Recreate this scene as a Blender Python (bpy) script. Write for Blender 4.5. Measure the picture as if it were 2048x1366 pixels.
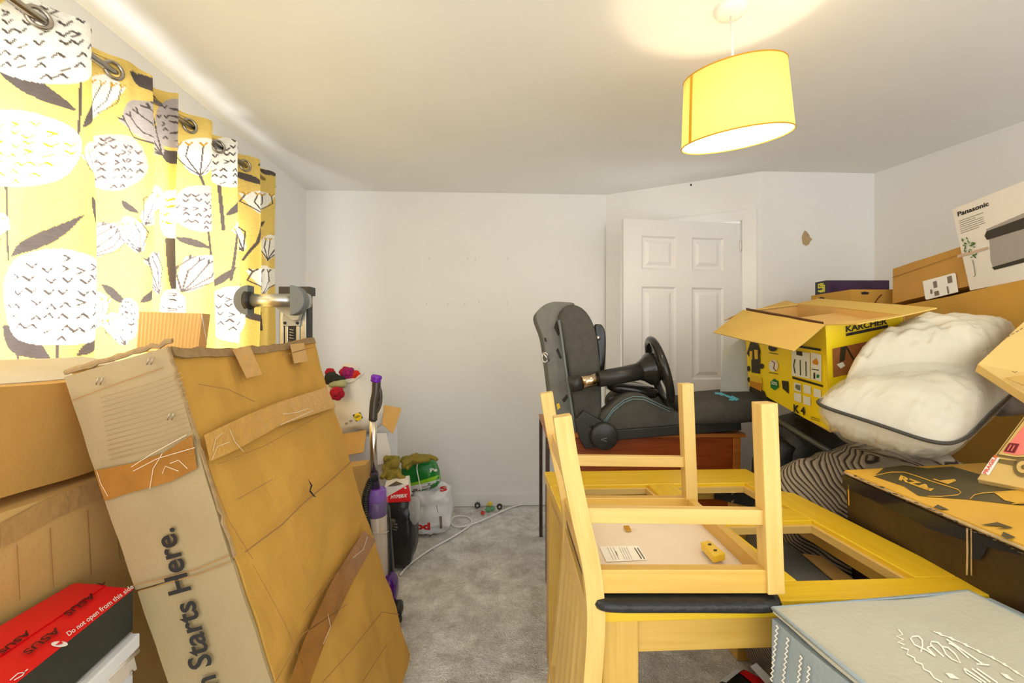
import bpy, bmesh, math, random
import numpy as np
from mathutils import Vector, Matrix, noise
from mathutils.bvhtree import BVHTree
from mathutils.geometry import tessellate_polygon

S = bpy.context.scene
COL = S.collection
for o in list(bpy.data.objects):
    bpy.data.objects.remove(o)

# ------------------------------------------------------------------ camera
FPX, CX, CY, EYE = 900.0, 1024.0, 683.0, 1.27
YAW = math.atan(43.0 / 900.0)
cs, sn = math.cos(YAW), math.sin(YAW)
camd = bpy.data.cameras.new('camera')
camd.sensor_width = 36.0
camd.lens = FPX / 2048.0 * 36.0
camd.clip_start = 0.02
cam = bpy.data.objects.new('camera', camd)
cam.location = (0, 0, EYE)
cam.rotation_euler = (math.pi / 2, 0, -YAW)
COL.objects.link(cam)
S.camera = cam

# ------------------------------------------------------------------ world, daylight, exposure
S.view_settings.view_transform = 'Standard'
S.view_settings.look = 'None'
S.view_settings.gamma = 1.0
S.view_settings.use_curve_mapping = False
S.view_settings.exposure = 0.30
WORLD_STRENGTH = 2.35
WINDOW_POWER = 72.0
BULB_POWER = 6.2
wd = bpy.data.worlds.new('overcast_sky')
S.world = wd
wd.use_nodes = True
bgn = wd.node_tree.nodes['Background']
bgn.inputs[0].default_value = (0.98, 1.0, 0.985, 1)
bgn.inputs[1].default_value = WORLD_STRENGTH
ld = bpy.data.lights.new('window_daylight', 'AREA')
ld.shape = 'RECTANGLE'
ld.size, ld.size_y = 1.98, 1.14
ld.energy = WINDOW_POWER
ld.color = (1.0, 1.0, 0.98)
lo = bpy.data.objects.new('window_daylight', ld)
lo.location = (-1.515, 1.50, 1.49)
lo.rotation_euler = (math.radians(90), 0, math.radians(-90))
COL.objects.link(lo)

# ------------------------------------------------------------------ pixel rays -> points in the room
def cw(X, Z, z):
    """camera-aligned right/forward metres + height -> world"""
    return Vector((X * cs + Z * sn, Z * cs - X * sn, z))

def W(px, py, Z):
    return cw((px - CX) / FPX * Z, Z, EYE - (py - CY) / FPX * Z)

def ray(px, py):
    return (W(px, py, 1.0) - Vector((0, 0, EYE))).normalized()

EYEV = Vector((0, 0, EYE))

def onplane(px, py, p, n):
    d = ray(px, py)
    return EYEV + d * ((Vector(p) - EYEV).dot(n) / d.dot(n))

def WZ(px, py, z):
    return onplane(px, py, Vector((0, 0, z)), Vector((0, 0, 1)))

def PX(v):
    """world -> pixel"""
    v = Vector(v)
    X = v.x * cs - v.y * sn
    Z = v.x * sn + v.y * cs
    return (CX + X / Z * FPX, CY - (v.z - EYE) / Z * FPX, Z)

def plane_hit(p0, p1, p2, eps=0.0012):
    p0, p1, p2 = Vector(p0), Vector(p1), Vector(p2)
    n = (p1 - p0).cross(p2 - p0).normalized()
    if n.dot(EYEV - p0) < 0:
        n = -n
    def h(px, py):
        return onplane(px, py, p0, n) + n * eps
    return h

def mesh_hit(ob, eps=0.003):
    bvh = BVHTree.FromPolygons([v.co.copy() for v in ob.data.vertices], [list(p.vertices) for p in ob.data.polygons])
    c = sum((v.co for v in ob.data.vertices), Vector()) / len(ob.data.vertices)
    off = ob.matrix_world.translation * 0
    def h(px, py):
        d = ray(px, py)
        loc, n, i, dist = bvh.ray_cast(EYEV, d)
        if loc is None:
            loc, n, i, dist = bvh.find_nearest(EYEV + d * (d.dot(c - EYEV)))
        return loc - d * eps
    return h

# ------------------------------------------------------------------ materials (all node-based)
MATS = {}
def rgb(r, g, b):
    f = lambda c: (c / 255.0 / 12.92) if c / 255.0 <= 0.04045 else ((c / 255.0 + 0.055) / 1.055) ** 2.4
    return (f(r), f(g), f(b))

def mk(name, col, rough=0.6, metal=0.0, var=0.10, vs=9.0, bump=0.0, bs=120.0, spec=0.4, detail=4.0, stretch=None, coord='Object'):
    if name in MATS:
        return MATS[name]
    m = bpy.data.materials.new(name)
    m.use_nodes = True
    nt = m.node_tree
    b = nt.nodes['Principled BSDF']
    b.inputs['Roughness'].default_value = rough
    b.inputs['Metallic'].default_value = metal
    b.inputs['Specular IOR Level'].default_value = spec
    tc = nt.nodes.new('ShaderNodeTexCoord')
    mp = nt.nodes.new('ShaderNodeMapping')
    if stretch:
        mp.inputs['Scale'].default_value = stretch
    nt.links.new(tc.outputs[coord], mp.inputs['Vector'])
    nz = nt.nodes.new('ShaderNodeTexNoise')
    nz.inputs['Scale'].default_value = vs
    nz.inputs['Detail'].default_value = detail
    nt.links.new(mp.outputs[0], nz.inputs['Vector'])
    mx = nt.nodes.new('ShaderNodeMix')
    mx.data_type = 'RGBA'
    mx.inputs[6].default_value = (*[max(0, c * (1 - var * 1.6)) for c in col], 1)
    mx.inputs[7].default_value = (*[min(1, c * (1 + var * 1.6)) for c in col], 1)
    nt.links.new(nz.outputs['Fac'], mx.inputs[0])
    nt.links.new(mx.outputs[2], b.inputs['Base Color'])
    if bump > 0:
        n2 = nt.nodes.new('ShaderNodeTexNoise')
        n2.inputs['Scale'].default_value = bs
        n2.inputs['Detail'].default_value = 3.0
        nt.links.new(mp.outputs[0], n2.inputs['Vector'])
        bp = nt.nodes.new('ShaderNodeBump')
        bp.inputs['Strength'].default_value = bump
        bp.inputs['Distance'].default_value = 0.01
        nt.links.new(n2.outputs['Fac'], bp.inputs['Height'])
        nt.links.new(bp.outputs[0], b.inputs['Normal'])
    MATS[name] = m
    return m

def wood(name, c1, c2, rough=0.38, scale=1.0):
    if name in MATS:
        return MATS[name]
    m = bpy.data.materials.new(name)
    m.use_nodes = True
    nt = m.node_tree
    b = nt.nodes['Principled BSDF']
    b.inputs['Roughness'].default_value = rough
    tc = nt.nodes.new('ShaderNodeTexCoord')
    mp = nt.nodes.new('ShaderNodeMapping')
    mp.inputs['Scale'].default_value = (1.6 * scale, 26 * scale, 1)
    nt.links.new(tc.outputs['UV'], mp.inputs['Vector'])
    nz = nt.nodes.new('ShaderNodeTexNoise')
    nz.inputs['Scale'].default_value = 2.2
    nz.inputs['Detail'].default_value = 6.0
    nz.inputs['Distortion'].default_value = 0.6
    nt.links.new(mp.outputs[0], nz.inputs['Vector'])
    rp = nt.nodes.new('ShaderNodeValToRGB')
    rp.color_ramp.elements[0].position = 0.28
    rp.color_ramp.elements[0].color = (*c2, 1)
    rp.color_ramp.elements[1].position = 0.66
    rp.color_ramp.elements[1].color = (*c1, 1)
    nt.links.new(nz.outputs['Fac'], rp.inputs[0])
    nt.links.new(rp.outputs[0], b.inputs['Base Color'])
    bp = nt.nodes.new('ShaderNodeBump')
    bp.inputs['Strength'].default_value = 0.12
    bp.inputs['Distance'].default_value = 0.004
    nt.links.new(nz.outputs['Fac'], bp.inputs['Height'])
    nt.links.new(bp.outputs[0], b.inputs['Normal'])
    MATS[name] = m
    return m

def stripes(name, c1, c2, scale, rough=0.9, axis='V', bump=0.6, distort=0.0):
    """striped cloth / corrugation that follows the UV map"""
    if name in MATS:
        return MATS[name]
    m = bpy.data.materials.new(name)
    m.use_nodes = True
    nt = m.node_tree
    b = nt.nodes['Principled BSDF']
    b.inputs['Roughness'].default_value = rough
    b.inputs['Specular IOR Level'].default_value = 0.2
    tc = nt.nodes.new('ShaderNodeTexCoord')
    wv = nt.nodes.new('ShaderNodeTexWave')
    wv.bands_direction = 'Y' if axis == 'V' else 'X'
    wv.inputs['Scale'].default_value = scale
    wv.inputs['Distortion'].default_value = distort
    wv.inputs['Detail Scale'].default_value = 1.5
    nt.links.new(tc.outputs['UV'], wv.inputs['Vector'])
    rp = nt.nodes.new('ShaderNodeValToRGB')
    rp.color_ramp.elements[0].position = 0.08
    rp.color_ramp.elements[0].color = (*c2, 1)
    rp.color_ramp.elements[1].position = 0.42
    rp.color_ramp.elements[1].color = (*c1, 1)
    nt.links.new(wv.outputs['Fac'], rp.inputs[0])
    nt.links.new(rp.outputs[0], b.inputs['Base Color'])
    bp = nt.nodes.new('ShaderNodeBump')
    bp.inputs['Strength'].default_value = bump
    bp.inputs['Distance'].default_value = 0.006
    nt.links.new(wv.outputs['Fac'], bp.inputs['Height'])
    nt.links.new(bp.outputs[0], b.inputs['Normal'])
    MATS[name] = m
    return m

def film(name, col=(1, 1, 1), alpha=0.15, rough=0.12):
    """thin clear plastic: mostly see-through with a sheen"""
    if name in MATS:
        return MATS[name]
    m = bpy.data.materials.new(name)
    m.use_nodes = True
    nt = m.node_tree
    nt.nodes.clear()
    out = nt.nodes.new('ShaderNodeOutputMaterial')
    t = nt.nodes.new('ShaderNodeBsdfTransparent')
    g = nt.nodes.new('ShaderNodeBsdfPrincipled')
    g.inputs['Base Color'].default_value = (*col, 1)
    g.inputs['Roughness'].default_value = rough
    nz = nt.nodes.new('ShaderNodeTexNoise')
    nz.inputs['Scale'].default_value = 14
    bp = nt.nodes.new('ShaderNodeBump')
    bp.inputs['Strength'].default_value = 0.6
    bp.inputs['Distance'].default_value = 0.02
    nt.links.new(nz.outputs['Fac'], bp.inputs['Height'])
    nt.links.new(bp.outputs[0], g.inputs['Normal'])
    mx = nt.nodes.new('ShaderNodeMixShader')
    mx.inputs[0].default_value = alpha
    nt.links.new(t.outputs[0], mx.inputs[1])
    nt.links.new(g.outputs[0], mx.inputs[2])
    nt.links.new(mx.outputs[0], out.inputs[0])
    MATS[name] = m
    return m

# ------------------------------------------------------------------ object helpers
def tag(o, label=None, cat=None, group=None, kind=None):
    if label: o['label'] = label
    if cat: o['category'] = cat
    if group: o['group'] = group
    if kind: o['kind'] = kind
    return o

def thing(name, label, cat, loc, group=None):
    o = bpy.data.objects.new(name, None)
    o.empty_display_size = 0.05
    o.location = loc
    COL.objects.link(o)
    return tag(o, label, cat, group)

def setparent(o, parent):
    if parent is not None:
        o.parent = parent
        T = Vector(parent.location)
        q = parent.parent
        o.matrix_parent_inverse = Matrix.Translation(-T) if q is None and parent.type == 'EMPTY' else Matrix.Identity(4)

def mobj(name, verts, faces, mat, parent=None, smooth=False, uvs=None, label=None):
    me = bpy.data.meshes.new(name)
    me.from_pydata([tuple(v) for v in verts], [], faces)
    if uvs is not None:
        ul = me.uv_layers.new(name='UVMap')
        for lp in me.loops:
            ul.data[lp.index].uv = uvs[lp.vertex_index]
    if mat: me.materials.append(mat)
    if smooth:
        for p in me.polygons: p.use_smooth = True
    me.update()
    o = bpy.data.objects.new(name, me)
    COL.objects.link(o)
    setparent(o, parent)
    if label: o['label'] = label
    return o

def bmobj(name, bm, mat, parent=None, smooth=False, label=None):
    bmesh.ops.recalc_face_normals(bm, faces=bm.faces)
    me = bpy.data.meshes.new(name)
    bm.to_mesh(me)
    bm.free()
    if mat: me.materials.append(mat)
    if smooth:
        for p in me.polygons: p.use_smooth = True
    o = bpy.data.objects.new(name, me)
    COL.objects.link(o)
    setparent(o, parent)
    if label: o['label'] = label
    return o

random.seed(4)
def hexa(name, c, mat, parent=None, bevel=0.0, seg=2, label=None):
    """c: 8 corners, 0-3 one end ring, 4-7 the other end ring; UV u runs from ring 0-3 to ring 4-7"""
    bm = bmesh.new()
    v = [bm.verts.new(p) for p in c]
    for f in ((0, 1, 2, 3), (7, 6, 5, 4), (0, 4, 5, 1), (1, 5, 6, 2), (2, 6, 7, 3), (3, 7, 4, 0)):
        bm.faces.new([v[i] for i in f])
    bmesh.ops.recalc_face_normals(bm, faces=bm.faces)
    if bevel > 0:
        bmesh.ops.bevel(bm, geom=list(bm.edges), offset=bevel, segments=seg, affect='EDGES', profile=0.5)
    c0 = sum((Vector(p) for p in c[:4]), Vector()) / 4
    c1 = sum((Vector(p) for p in c[4:]), Vector()) / 4
    ax = (c1 - c0).normalized()
    s = (Vector(c[1]) - Vector(c[0]))
    s = (s - ax * s.dot(ax)).normalized()
    t = ax.cross(s)
    uv = bm.loops.layers.uv.new('UVMap')
    ou, ov = random.random() * 7, random.random() * 7
    for f in bm.faces:
        use_t = abs(f.normal.dot(s)) > abs(f.normal.dot(t))
        for l in f.loops:
            d = l.vert.co - c0
            l[uv].uv = (d.dot(ax) + ou, (d.dot(t) if use_t else d.dot(s)) + ov)
    return bmobj(name, bm, mat, parent, smooth=False, label=label)

def bar(name, p0, p1, w, h, mat, parent=None, up=(0, 0, 1), bevel=0.003, w1=None, h1=None, label=None):
    p0, p1 = Vector(p0), Vector(p1)
    ax = (p1 - p0).normalized()
    up = Vector(up)
    s = ax.cross(up)
    if s.length < 1e-4:
        s = ax.cross(Vector((0, 1, 0)))
    s.normalize()
    t = s.cross(ax).normalized()
    w1 = w if w1 is None else w1
    h1 = h if h1 is None else h1
    def ring(p, w, h):
        return [p - s * w / 2 - t * h / 2, p + s * w / 2 - t * h / 2, p + s * w / 2 + t * h / 2, p - s * w / 2 + t * h / 2]
    return hexa(name, ring(p0, w, h) + ring(p1, w1, h1), mat, parent, bevel, label=label)

def abox(name, x0, x1, y0, y1, z0, z1, mat, parent=None, bevel=0.003, along='x', label=None):
    if along == 'x':
        c = [(x0, y0, z0), (x0, y1, z0), (x0, y1, z1), (x0, y0, z1), (x1, y0, z0), (x1, y1, z0), (x1, y1, z1), (x1, y0, z1)]
    elif along == 'y':
        c = [(x0, y0, z0), (x1, y0, z0), (x1, y0, z1), (x0, y0, z1), (x0, y1, z0), (x1, y1, z0), (x1, y1, z1), (x0, y1, z1)]
    else:
        c = [(x0, y0, z0), (x1, y0, z0), (x1, y1, z0), (x0, y1, z0), (x0, y0, z1), (x1, y0, z1), (x1, y1, z1), (x0, y1, z1)]
    return hexa(name, c, mat, parent, bevel, label=label)

def softbox(name, o, eu, ev, ew, lu, lv, lw, mat, parent=None, n=14, amp=0.004, fr=5.0, seed=0.0, label=None, dent=None, open_top=False):
    """closed carton skin with gently buckled panels; o corner, e* unit axes, l* lengths"""
    o, eu, ev, ew = Vector(o), Vector(eu).normalized(), Vector(ev).normalized(), Vector(ew).normalized()
    bm = bmesh.new()
    L = max(lu, lv, lw)
    nu, nv, nw = [max(2, int(round(n * l / L))) for l in (lu, lv, lw)]
    cache = {}
    def vert(i, j, k):
        key = (i, j, k)
        if key not in cache:
            p = o + eu * (lu * i / nu) + ev * (lv * j / nv) + ew * (lw * k / nw)
            d = noise.noise_vector(p * fr + Vector((seed, seed * 1.7, -seed)))
            d2 = noise.noise_vector(p * fr * 3.1 + Vector((seed * 2, seed, seed)))
            p2 = p + d * amp + d2 * amp * 0.35
            if dent: p2 = p2 + dent(i / nu, j / nv, k / nw)
            cache[key] = bm.verts.new(p2)
        return cache[key]
    def quad(a, b, c, d):
        try: bm.faces.new((a, b, c, d))
        except ValueError: pass
    for i in range(nu):
        for j in range(nv):
            for k in ((nw,) if open_top else (0, nw)):
                quad(vert(i, j, k), vert(i + 1, j, k), vert(i + 1, j + 1, k), vert(i, j + 1, k))
    for i in range(nu):
        for k in range(nw):
            for j in (0, nv):
                quad(vert(i, j, k), vert(i + 1, j, k), vert(i + 1, j, k + 1), vert(i, j, k + 1))
    for j in range(nv):
        for k in range(nw):
            for i in (0, nu):
                quad(vert(i, j, k), vert(i, j + 1, k), vert(i, j + 1, k + 1), vert(i, j, k + 1))
    return bmobj(name, bm, mat, parent, label=label)

def panel(name, p0, p1, p2, p3, mat, parent=None, th=0.005, n=6, m=6, amp=0.0, fr=6.0, seed=0.0, label=None, bend=None, smooth=False):
    """thin slab p0-p1 (u) / p3-p2, p0-p3 (v); UV in metres"""
    P = [Vector(p) for p in (p0, p1, p2, p3)]
    nrm = (P[1] - P[0]).cross(P[3] - P[0]).normalized()
    lu, lv = (P[1] - P[0]).length, (P[3] - P[0]).length
    vs, uvs, fs = [], [], []
    for side in (0, 1):
        for j in range(m + 1):
            for i in range(n + 1):
                u, v = i / n, j / m
                p = P[0] * (1 - u) * (1 - v) + P[1] * u * (1 - v) + P[2] * u * v + P[3] * (1 - u) * v
                d = noise.noise(p * fr + Vector((seed, seed, 0))) * amp
                if bend: d += bend(u, v)
                vs.append(p + nrm * (d - side * th))
                uvs.append((u * lu, v * lv))
    K = (n + 1) * (m + 1)
    ix = lambda s, i, j: s * K + j * (n + 1) + i
    for j in range(m):
        for i in range(n):
            fs.append((ix(0, i, j), ix(0, i + 1, j), ix(0, i + 1, j + 1), ix(0, i, j + 1)))
            fs.append((ix(1, i, j), ix(1, i, j + 1), ix(1, i + 1, j + 1), ix(1, i + 1, j)))
    for i in range(n):
        fs.append((ix(0, i, 0), ix(1, i, 0), ix(1, i + 1, 0), ix(0, i + 1, 0)))
        fs.append((ix(0, i, m), ix(0, i + 1, m), ix(1, i + 1, m), ix(1, i, m)))
    for j in range(m):
        fs.append((ix(0, 0, j), ix(0, 0, j + 1), ix(1, 0, j + 1), ix(1, 0, j)))
        fs.append((ix(0, n, j), ix(1, n, j), ix(1, n, j + 1), ix(0, n, j + 1)))
    return mobj(name, vs, fs, mat, parent, smooth, uvs, label)

def catmull(pts, n=6, closed=False):
    pts = [Vector(p) for p in pts]
    out = []
    N = len(pts)
    rng = range(N) if closed else range(N - 1)
    for i in rng:
        if closed:
            a, b, c, d = pts[(i - 1) % N], pts[i], pts[(i + 1) % N], pts[(i + 2) % N]
        else:
            a, b, c, d = pts[max(i - 1, 0)], pts[i], pts[i + 1], pts[min(i + 2, N - 1)]
        for k in range(n):
            t = k / n
            out.append(0.5 * ((2 * b) + (c - a) * t + (2 * a - 5 * b + 4 * c - d) * t * t + (3 * b - a - 3 * c + d) * t ** 3))
    if not closed: out.append(pts[-1])
    return out

def tube_data(path, r, seg=10, caps=True, flat=1.0, upv=None):
    path = [Vector(p) for p in path]
    if not isinstance(r, (list, tuple)): r = [r] * len(path)
    vs, fs = [], []
    up = Vector(upv) if upv else Vector((0.13, 0.21, 0.97))
    prev = None
    for i, p in enumerate(path):
        t = (path[min(i + 1, len(path) - 1)] - path[max(i - 1, 0)]).normalized()
        if prev is None:
            s = t.cross(up)
            if s.length < 1e-3: s = t.cross(Vector((1, 0, 0)))
        else:
            s = prev - t * prev.dot(t)
        s.normalize()
        prev = s
        b = t.cross(s)
        for k in range(seg):
            a = 2 * math.pi * k / seg
            vs.append(p + s * math.cos(a) * r[i] + b * math.sin(a) * r[i] * flat)
    for i in range(len(path) - 1):
        for k in range(seg):
            k2 = (k + 1) % seg
            fs.append((i * seg + k, i * seg + k2, (i + 1) * seg + k2, (i + 1) * seg + k))
    if caps:
        fs.append(tuple(range(seg - 1, -1, -1)))
        fs.append(tuple(range((len(path) - 1) * seg, len(path) * seg)))
    return vs, fs

def tube(name, path, r, mat, parent=None, seg=10, smooth=True, flat=1.0, label=None, upv=None):
    vs, fs = tube_data(path, r, seg, True, flat, upv)
    return mobj(name, vs, fs, mat, parent, smooth, label=label)

def multi(name, datas, mat, parent=None, smooth=True, label=None):
    vs, fs = [], []
    for v, f in datas:
        k = len(vs)
        vs += list(v)
        fs += [tuple(i + k for i in q) for q in f]
    return mobj(name, vs, fs, mat, parent, smooth, label=label)

def lathe_data(base, axis, prof, seg=24):
    base, axis = Vector(base), Vector(axis).normalized()
    s = axis.cross(Vector((0.3, 0.9, 0.1))).normalized()
    t = axis.cross(s)
    vs, fs = [], []
    for (r, h) in prof:
        for k in range(seg):
            a = 2 * math.pi * k / seg
            vs.append(base + axis * h + s * math.cos(a) * r + t * math.sin(a) * r)
    for i in range(len(prof) - 1):
        for k in range(seg):
            k2 = (k + 1) % seg
            fs.append((i * seg + k, i * seg + k2, (i + 1) * seg + k2, (i + 1) * seg + k))
    return vs, fs

def lathe(name, base, axis, prof, mat, parent=None, seg=24, smooth=True, label=None):
    vs, fs = lathe_data(base, axis, prof, seg)
    return mobj(name, vs, fs, mat, parent, smooth, label=label)

def blob_data(c, r, ex=(0.8, 0.8), nu=40, nv=24, amp=0.02, fr=4.0, seed=0.0, rot=None, fn=None, ridge=0.0):
    c = Vector(c)
    vs, fs, uvs = [], [], []
    sp = lambda v, e: math.copysign(abs(v) ** e, v)
    R = rot if rot is not None else Matrix.Identity(3)
    for j in range(nv + 1):
        la = -math.pi / 2 + math.pi * j / nv
        for i in range(nu):
            lo_ = 2 * math.pi * i / nu
            q = Vector((sp(math.cos(la), ex[1]) * sp(math.cos(lo_), ex[0]), sp(math.cos(la), ex[1]) * sp(math.sin(lo_), ex[0]), sp(math.sin(la), ex[1])))
            if fn: q = fn(q)
            p = Vector((q.x * r[0], q.y * r[1], q.z * r[2]))
            nn = q.normalized() if q.length > 1e-5 else Vector((0, 0, 1))
            d = noise.noise(p * fr + Vector((seed, seed * 2, seed * 3))) * amp + noise.noise(p * fr * 2.7 + Vector((seed * 5, 0, seed))) * amp * 0.45
            if ridge:
                d -= ridge * abs(noise.noise(p * fr * 1.7 + Vector((seed * 2, seed * 9, 1)))) 
            p = p + nn * d
            vs.append(c + R @ p)
            uvs.append((i / nu, j / nv))
    for j in range(nv):
        for i in range(nu):
            i2 = (i + 1) % nu
            fs.append((j * nu + i, j * nu + i2, (j + 1) * nu + i2, (j + 1) * nu + i))
    return vs, fs, uvs

def blob(name, c, r, mat, parent=None, label=None, uvscale=None, **k):
    vs, fs, uvs = blob_data(c, r, **k)
    return mobj(name, vs, fs, mat, parent, True, uvs, label)

def extrude(name, outline, depthvec, mat, parent=None, bevel=0.0, seg=2, smooth=False, label=None):
    """solid with thickness: world outline swept along depthvec"""
    bm = bmesh.new()
    d = Vector(depthvec)
    a = [bm.verts.new(p) for p in outline]
    b = [bm.verts.new(Vector(p) + d) for p in outline]
    N = len(a)
    bm.faces.new(a)
    bm.faces.new(list(reversed(b)))
    for i in range(N):
        bm.faces.new((a[i], a[(i + 1) % N], b[(i + 1) % N], b[i]))
    bmesh.ops.recalc_face_normals(bm, faces=bm.faces)
    if bevel > 0:
        ed = [e for e in bm.edges if len(e.link_faces) == 2 and any(len(f.verts) == N for f in e.link_faces)]
        bmesh.ops.bevel(bm, geom=ed, offset=bevel, segments=seg, affect='EDGES', profile=0.5)
    return bmobj(name, bm, mat, parent, smooth, label=label)

def exp_px(name, pts, Z, depth, mat, parent=None, bevel=0.0, sm=0, smooth=False, label=None, seg=2):
    pw = [W(x, y, Z) for x, y in pts]
    if sm: pw = catmull(pw, sm, True)
    return extrude(name, pw, cw(0, depth, 0), mat, parent, bevel, seg, smooth, label)

# ---- flat print: polygons / strokes / lettering laid on a surface
def prints(name, parent, mat, hit, polys, sub=0, label=None):
    vs, fs = [], []
    for poly in polys:
        k = len(vs)
        if sub:
            poly = [(a[0] + (b[0] - a[0]) * t / sub, a[1] + (b[1] - a[1]) * t / sub) for a, b in zip(poly, poly[1:] + poly[:1]) for t in range(sub)]
        tris = tessellate_polygon([[Vector((x, y, 0)) for x, y in poly]])
        if sub:
            bm = bmesh.new()
            bv = [bm.verts.new((x, y, 0)) for x, y in poly]
            for t in tris:
                try: bm.faces.new([bv[i] for i in t])
                except ValueError: pass
            bmesh.ops.subdivide_edges(bm, edges=list(bm.edges), cuts=2, use_grid_fill=True)
            bm.verts.index_update()
            vs += [hit(v.co.x, v.co.y) for v in bm.verts]
            fs += [tuple(v.index + k for v in f.verts) for f in bm.faces]
            bm.free()
        else:
            vs += [hit(x, y) for x, y in poly]
            fs += [tuple(i + k for i in t) for t in tris]
    return mobj(name, vs, fs, mat, parent, label=label)

def stroke(pts, w):
    out = []
    for a, b in zip(pts[:-1], pts[1:]):
        dx, dy = b[0] - a[0], b[1] - a[1]
        L = math.hypot(dx, dy) or 1
        nx, ny = -dy / L * w / 2, dx / L * w / 2
        ex, ey = dx / L * w * 0.3, dy / L * w * 0.3
        out.append([(a[0] - ex + nx, a[1] - ey + ny), (b[0] + ex + nx, b[1] + ey + ny), (b[0] + ex - nx, b[1] + ey - ny), (a[0] - ex - nx, a[1] - ey - ny)])
    return out

def ribbon(name, parent, mat, hit, pts, w, label=None):
    L, R = [], []
    for i, q in enumerate(pts):
        a, b = pts[max(i - 1, 0)], pts[min(i + 1, len(pts) - 1)]
        dx, dy = b[0] - a[0], b[1] - a[1]
        n = math.hypot(dx, dy) or 1
        L.append(hit(q[0] - dy / n * w / 2, q[1] + dx / n * w / 2)); R.append(hit(q[0] + dy / n * w / 2, q[1] - dx / n * w / 2))
    k = len(pts)
    return mobj(name, L + R, [(i, i + 1, k + i + 1, k + i) for i in range(k - 1)], mat, parent, label=label)

def cushion_data(c, hu, hd, n=40, seed=0.0, pinch=.06, amp=.006, fr=9.0, p=2.6, grow=0.0):
    """stuffed pillow between four corners: edges meet in a seam, top and bottom bulge"""
    C = [Vector(x) for x in c]
    mid = sum(C, Vector()) / 4
    C = [x + (x - mid) * grow for x in C]
    N = (C[1] - C[0]).cross(C[3] - C[0]).normalized()
    if N.z < 0: N = -N
    vs, fs, seam = [], [], []
    def pos(u, v):
        x, y = 2 * u - 1, 2 * v - 1
        u2 = .5 + .5 * x * (1 - pinch * (1 - y * y)) * math.sqrt(1 - .22 * y ** 6); v2 = .5 + .5 * y * (1 - pinch * (1 - x * x)) * math.sqrt(1 - .22 * x ** 6)
        return C[0] * (1 - u2) * (1 - v2) + C[1] * u2 * (1 - v2) + C[2] * u2 * v2 + C[3] * (1 - u2) * v2, x, y
    for side in (1, -1):
        for j in range(n + 1):
            for i in range(n + 1):
                q, x, y = pos(i / n, j / n)
                b = max(0.0, (1 - abs(x) ** p) * (1 - abs(y) ** p)) ** .5
                ed = 1 - b
                wr = amp * noise.noise(q * fr + Vector((seed, side, seed * 2))) + amp * .8 * noise.noise(Vector((x * 3.2 + seed, y * 9.0, side * 2.0 + seed)) * (1 + ed)) * (.3 + ed)
                wr -= amp * .9 * abs(noise.noise(q * fr * 2.1 + Vector((seed * 3, 0, side))))
                an_ = math.atan2(y, x)
                wr += amp * .55 * noise.noise(Vector((an_ * 14 + seed, ed * 1.5, side))) * min(1.0, ed * 2.0) * (1 if b > .12 else b / .12)
                vs.append(q + N * side * ((hu if side > 0 else hd) * b + (wr if b > 0 else 0)))
    K = (n + 1) ** 2
    for s, rev in ((0, False), (K, True)):
        for j in range(n):
            for i in range(n):
                f = (s + j * (n + 1) + i, s + j * (n + 1) + i + 1, s + (j + 1) * (n + 1) + i + 1, s + (j + 1) * (n + 1) + i)
                fs.append(f[::-1] if rev else f)
    for k in range(n + 1): seam.append(pos(k / n, 0)[0])
    for k in range(1, n + 1): seam.append(pos(1, k / n)[0])
    for k in range(1, n + 1): seam.append(pos(1 - k / n, 1)[0])
    for k in range(1, n + 1): seam.append(pos(0, 1 - k / n)[0])
    return vs, fs, seam

def circ(x, y, rx, ry=None, n=14):
    ry = ry or rx
    return [(x + rx * math.cos(2 * math.pi * k / n), y + ry * math.sin(2 * math.pi * k / n)) for k in range(n)]

def rect(x0, y0, x1, y1):
    return [(x0, y0), (x1, y0), (x1, y1), (x0, y1)]

def tr(polys, ox, oy, sc):
    return [[(ox + x / sc, oy + y / sc) for x, y in p] for p in polys]

def lettering(name, parent, mat, hit, txt, p0, p1, vpx, bold=0.0, sub=False, shear=0.0):
    """baseline p0 -> p1 and cap-height vector vpx, given where the letters sit in the photo; laid on the surface"""
    cu = bpy.data.curves.new('t', 'FONT')
    cu.body = txt
    cu.size = 1.0
    cu.offset = bold
    cu.shear = shear
    cu.resolution_u = 3
    to = bpy.data.objects.new('t', cu)
    COL.objects.link(to)
    dg = bpy.context.evaluated_depsgraph_get()
    me = bpy.data.meshes.new_from_object(to.evaluated_get(dg))
    bpy.data.objects.remove(to)
    bpy.data.curves.remove(cu)
    xs = [v.co.x for v in me.vertices]
    x0, x1 = min(xs), max(xs)
    cap = 0.69
    bm = bmesh.new()
    bm.from_mesh(me)
    bpy.data.meshes.remove(me)
    if sub:
        bmesh.ops.triangulate(bm, faces=bm.faces)
        bmesh.ops.subdivide_edges(bm, edges=list(bm.edges), cuts=1)
    bm.verts.index_update()
    vs = []
    for v in bm.verts:
        u = (v.co.x - x0) / (x1 - x0)
        w = v.co.y / cap
        vs.append(hit(p0[0] + (p1[0] - p0[0]) * u + vpx[0] * w, p0[1] + (p1[1] - p0[1]) * u + vpx[1] * w))
    fs = [tuple(v.index for v in f.verts) for f in bm.faces]
    bm.free()
    return mobj(name, vs, fs, mat, parent)
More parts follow.
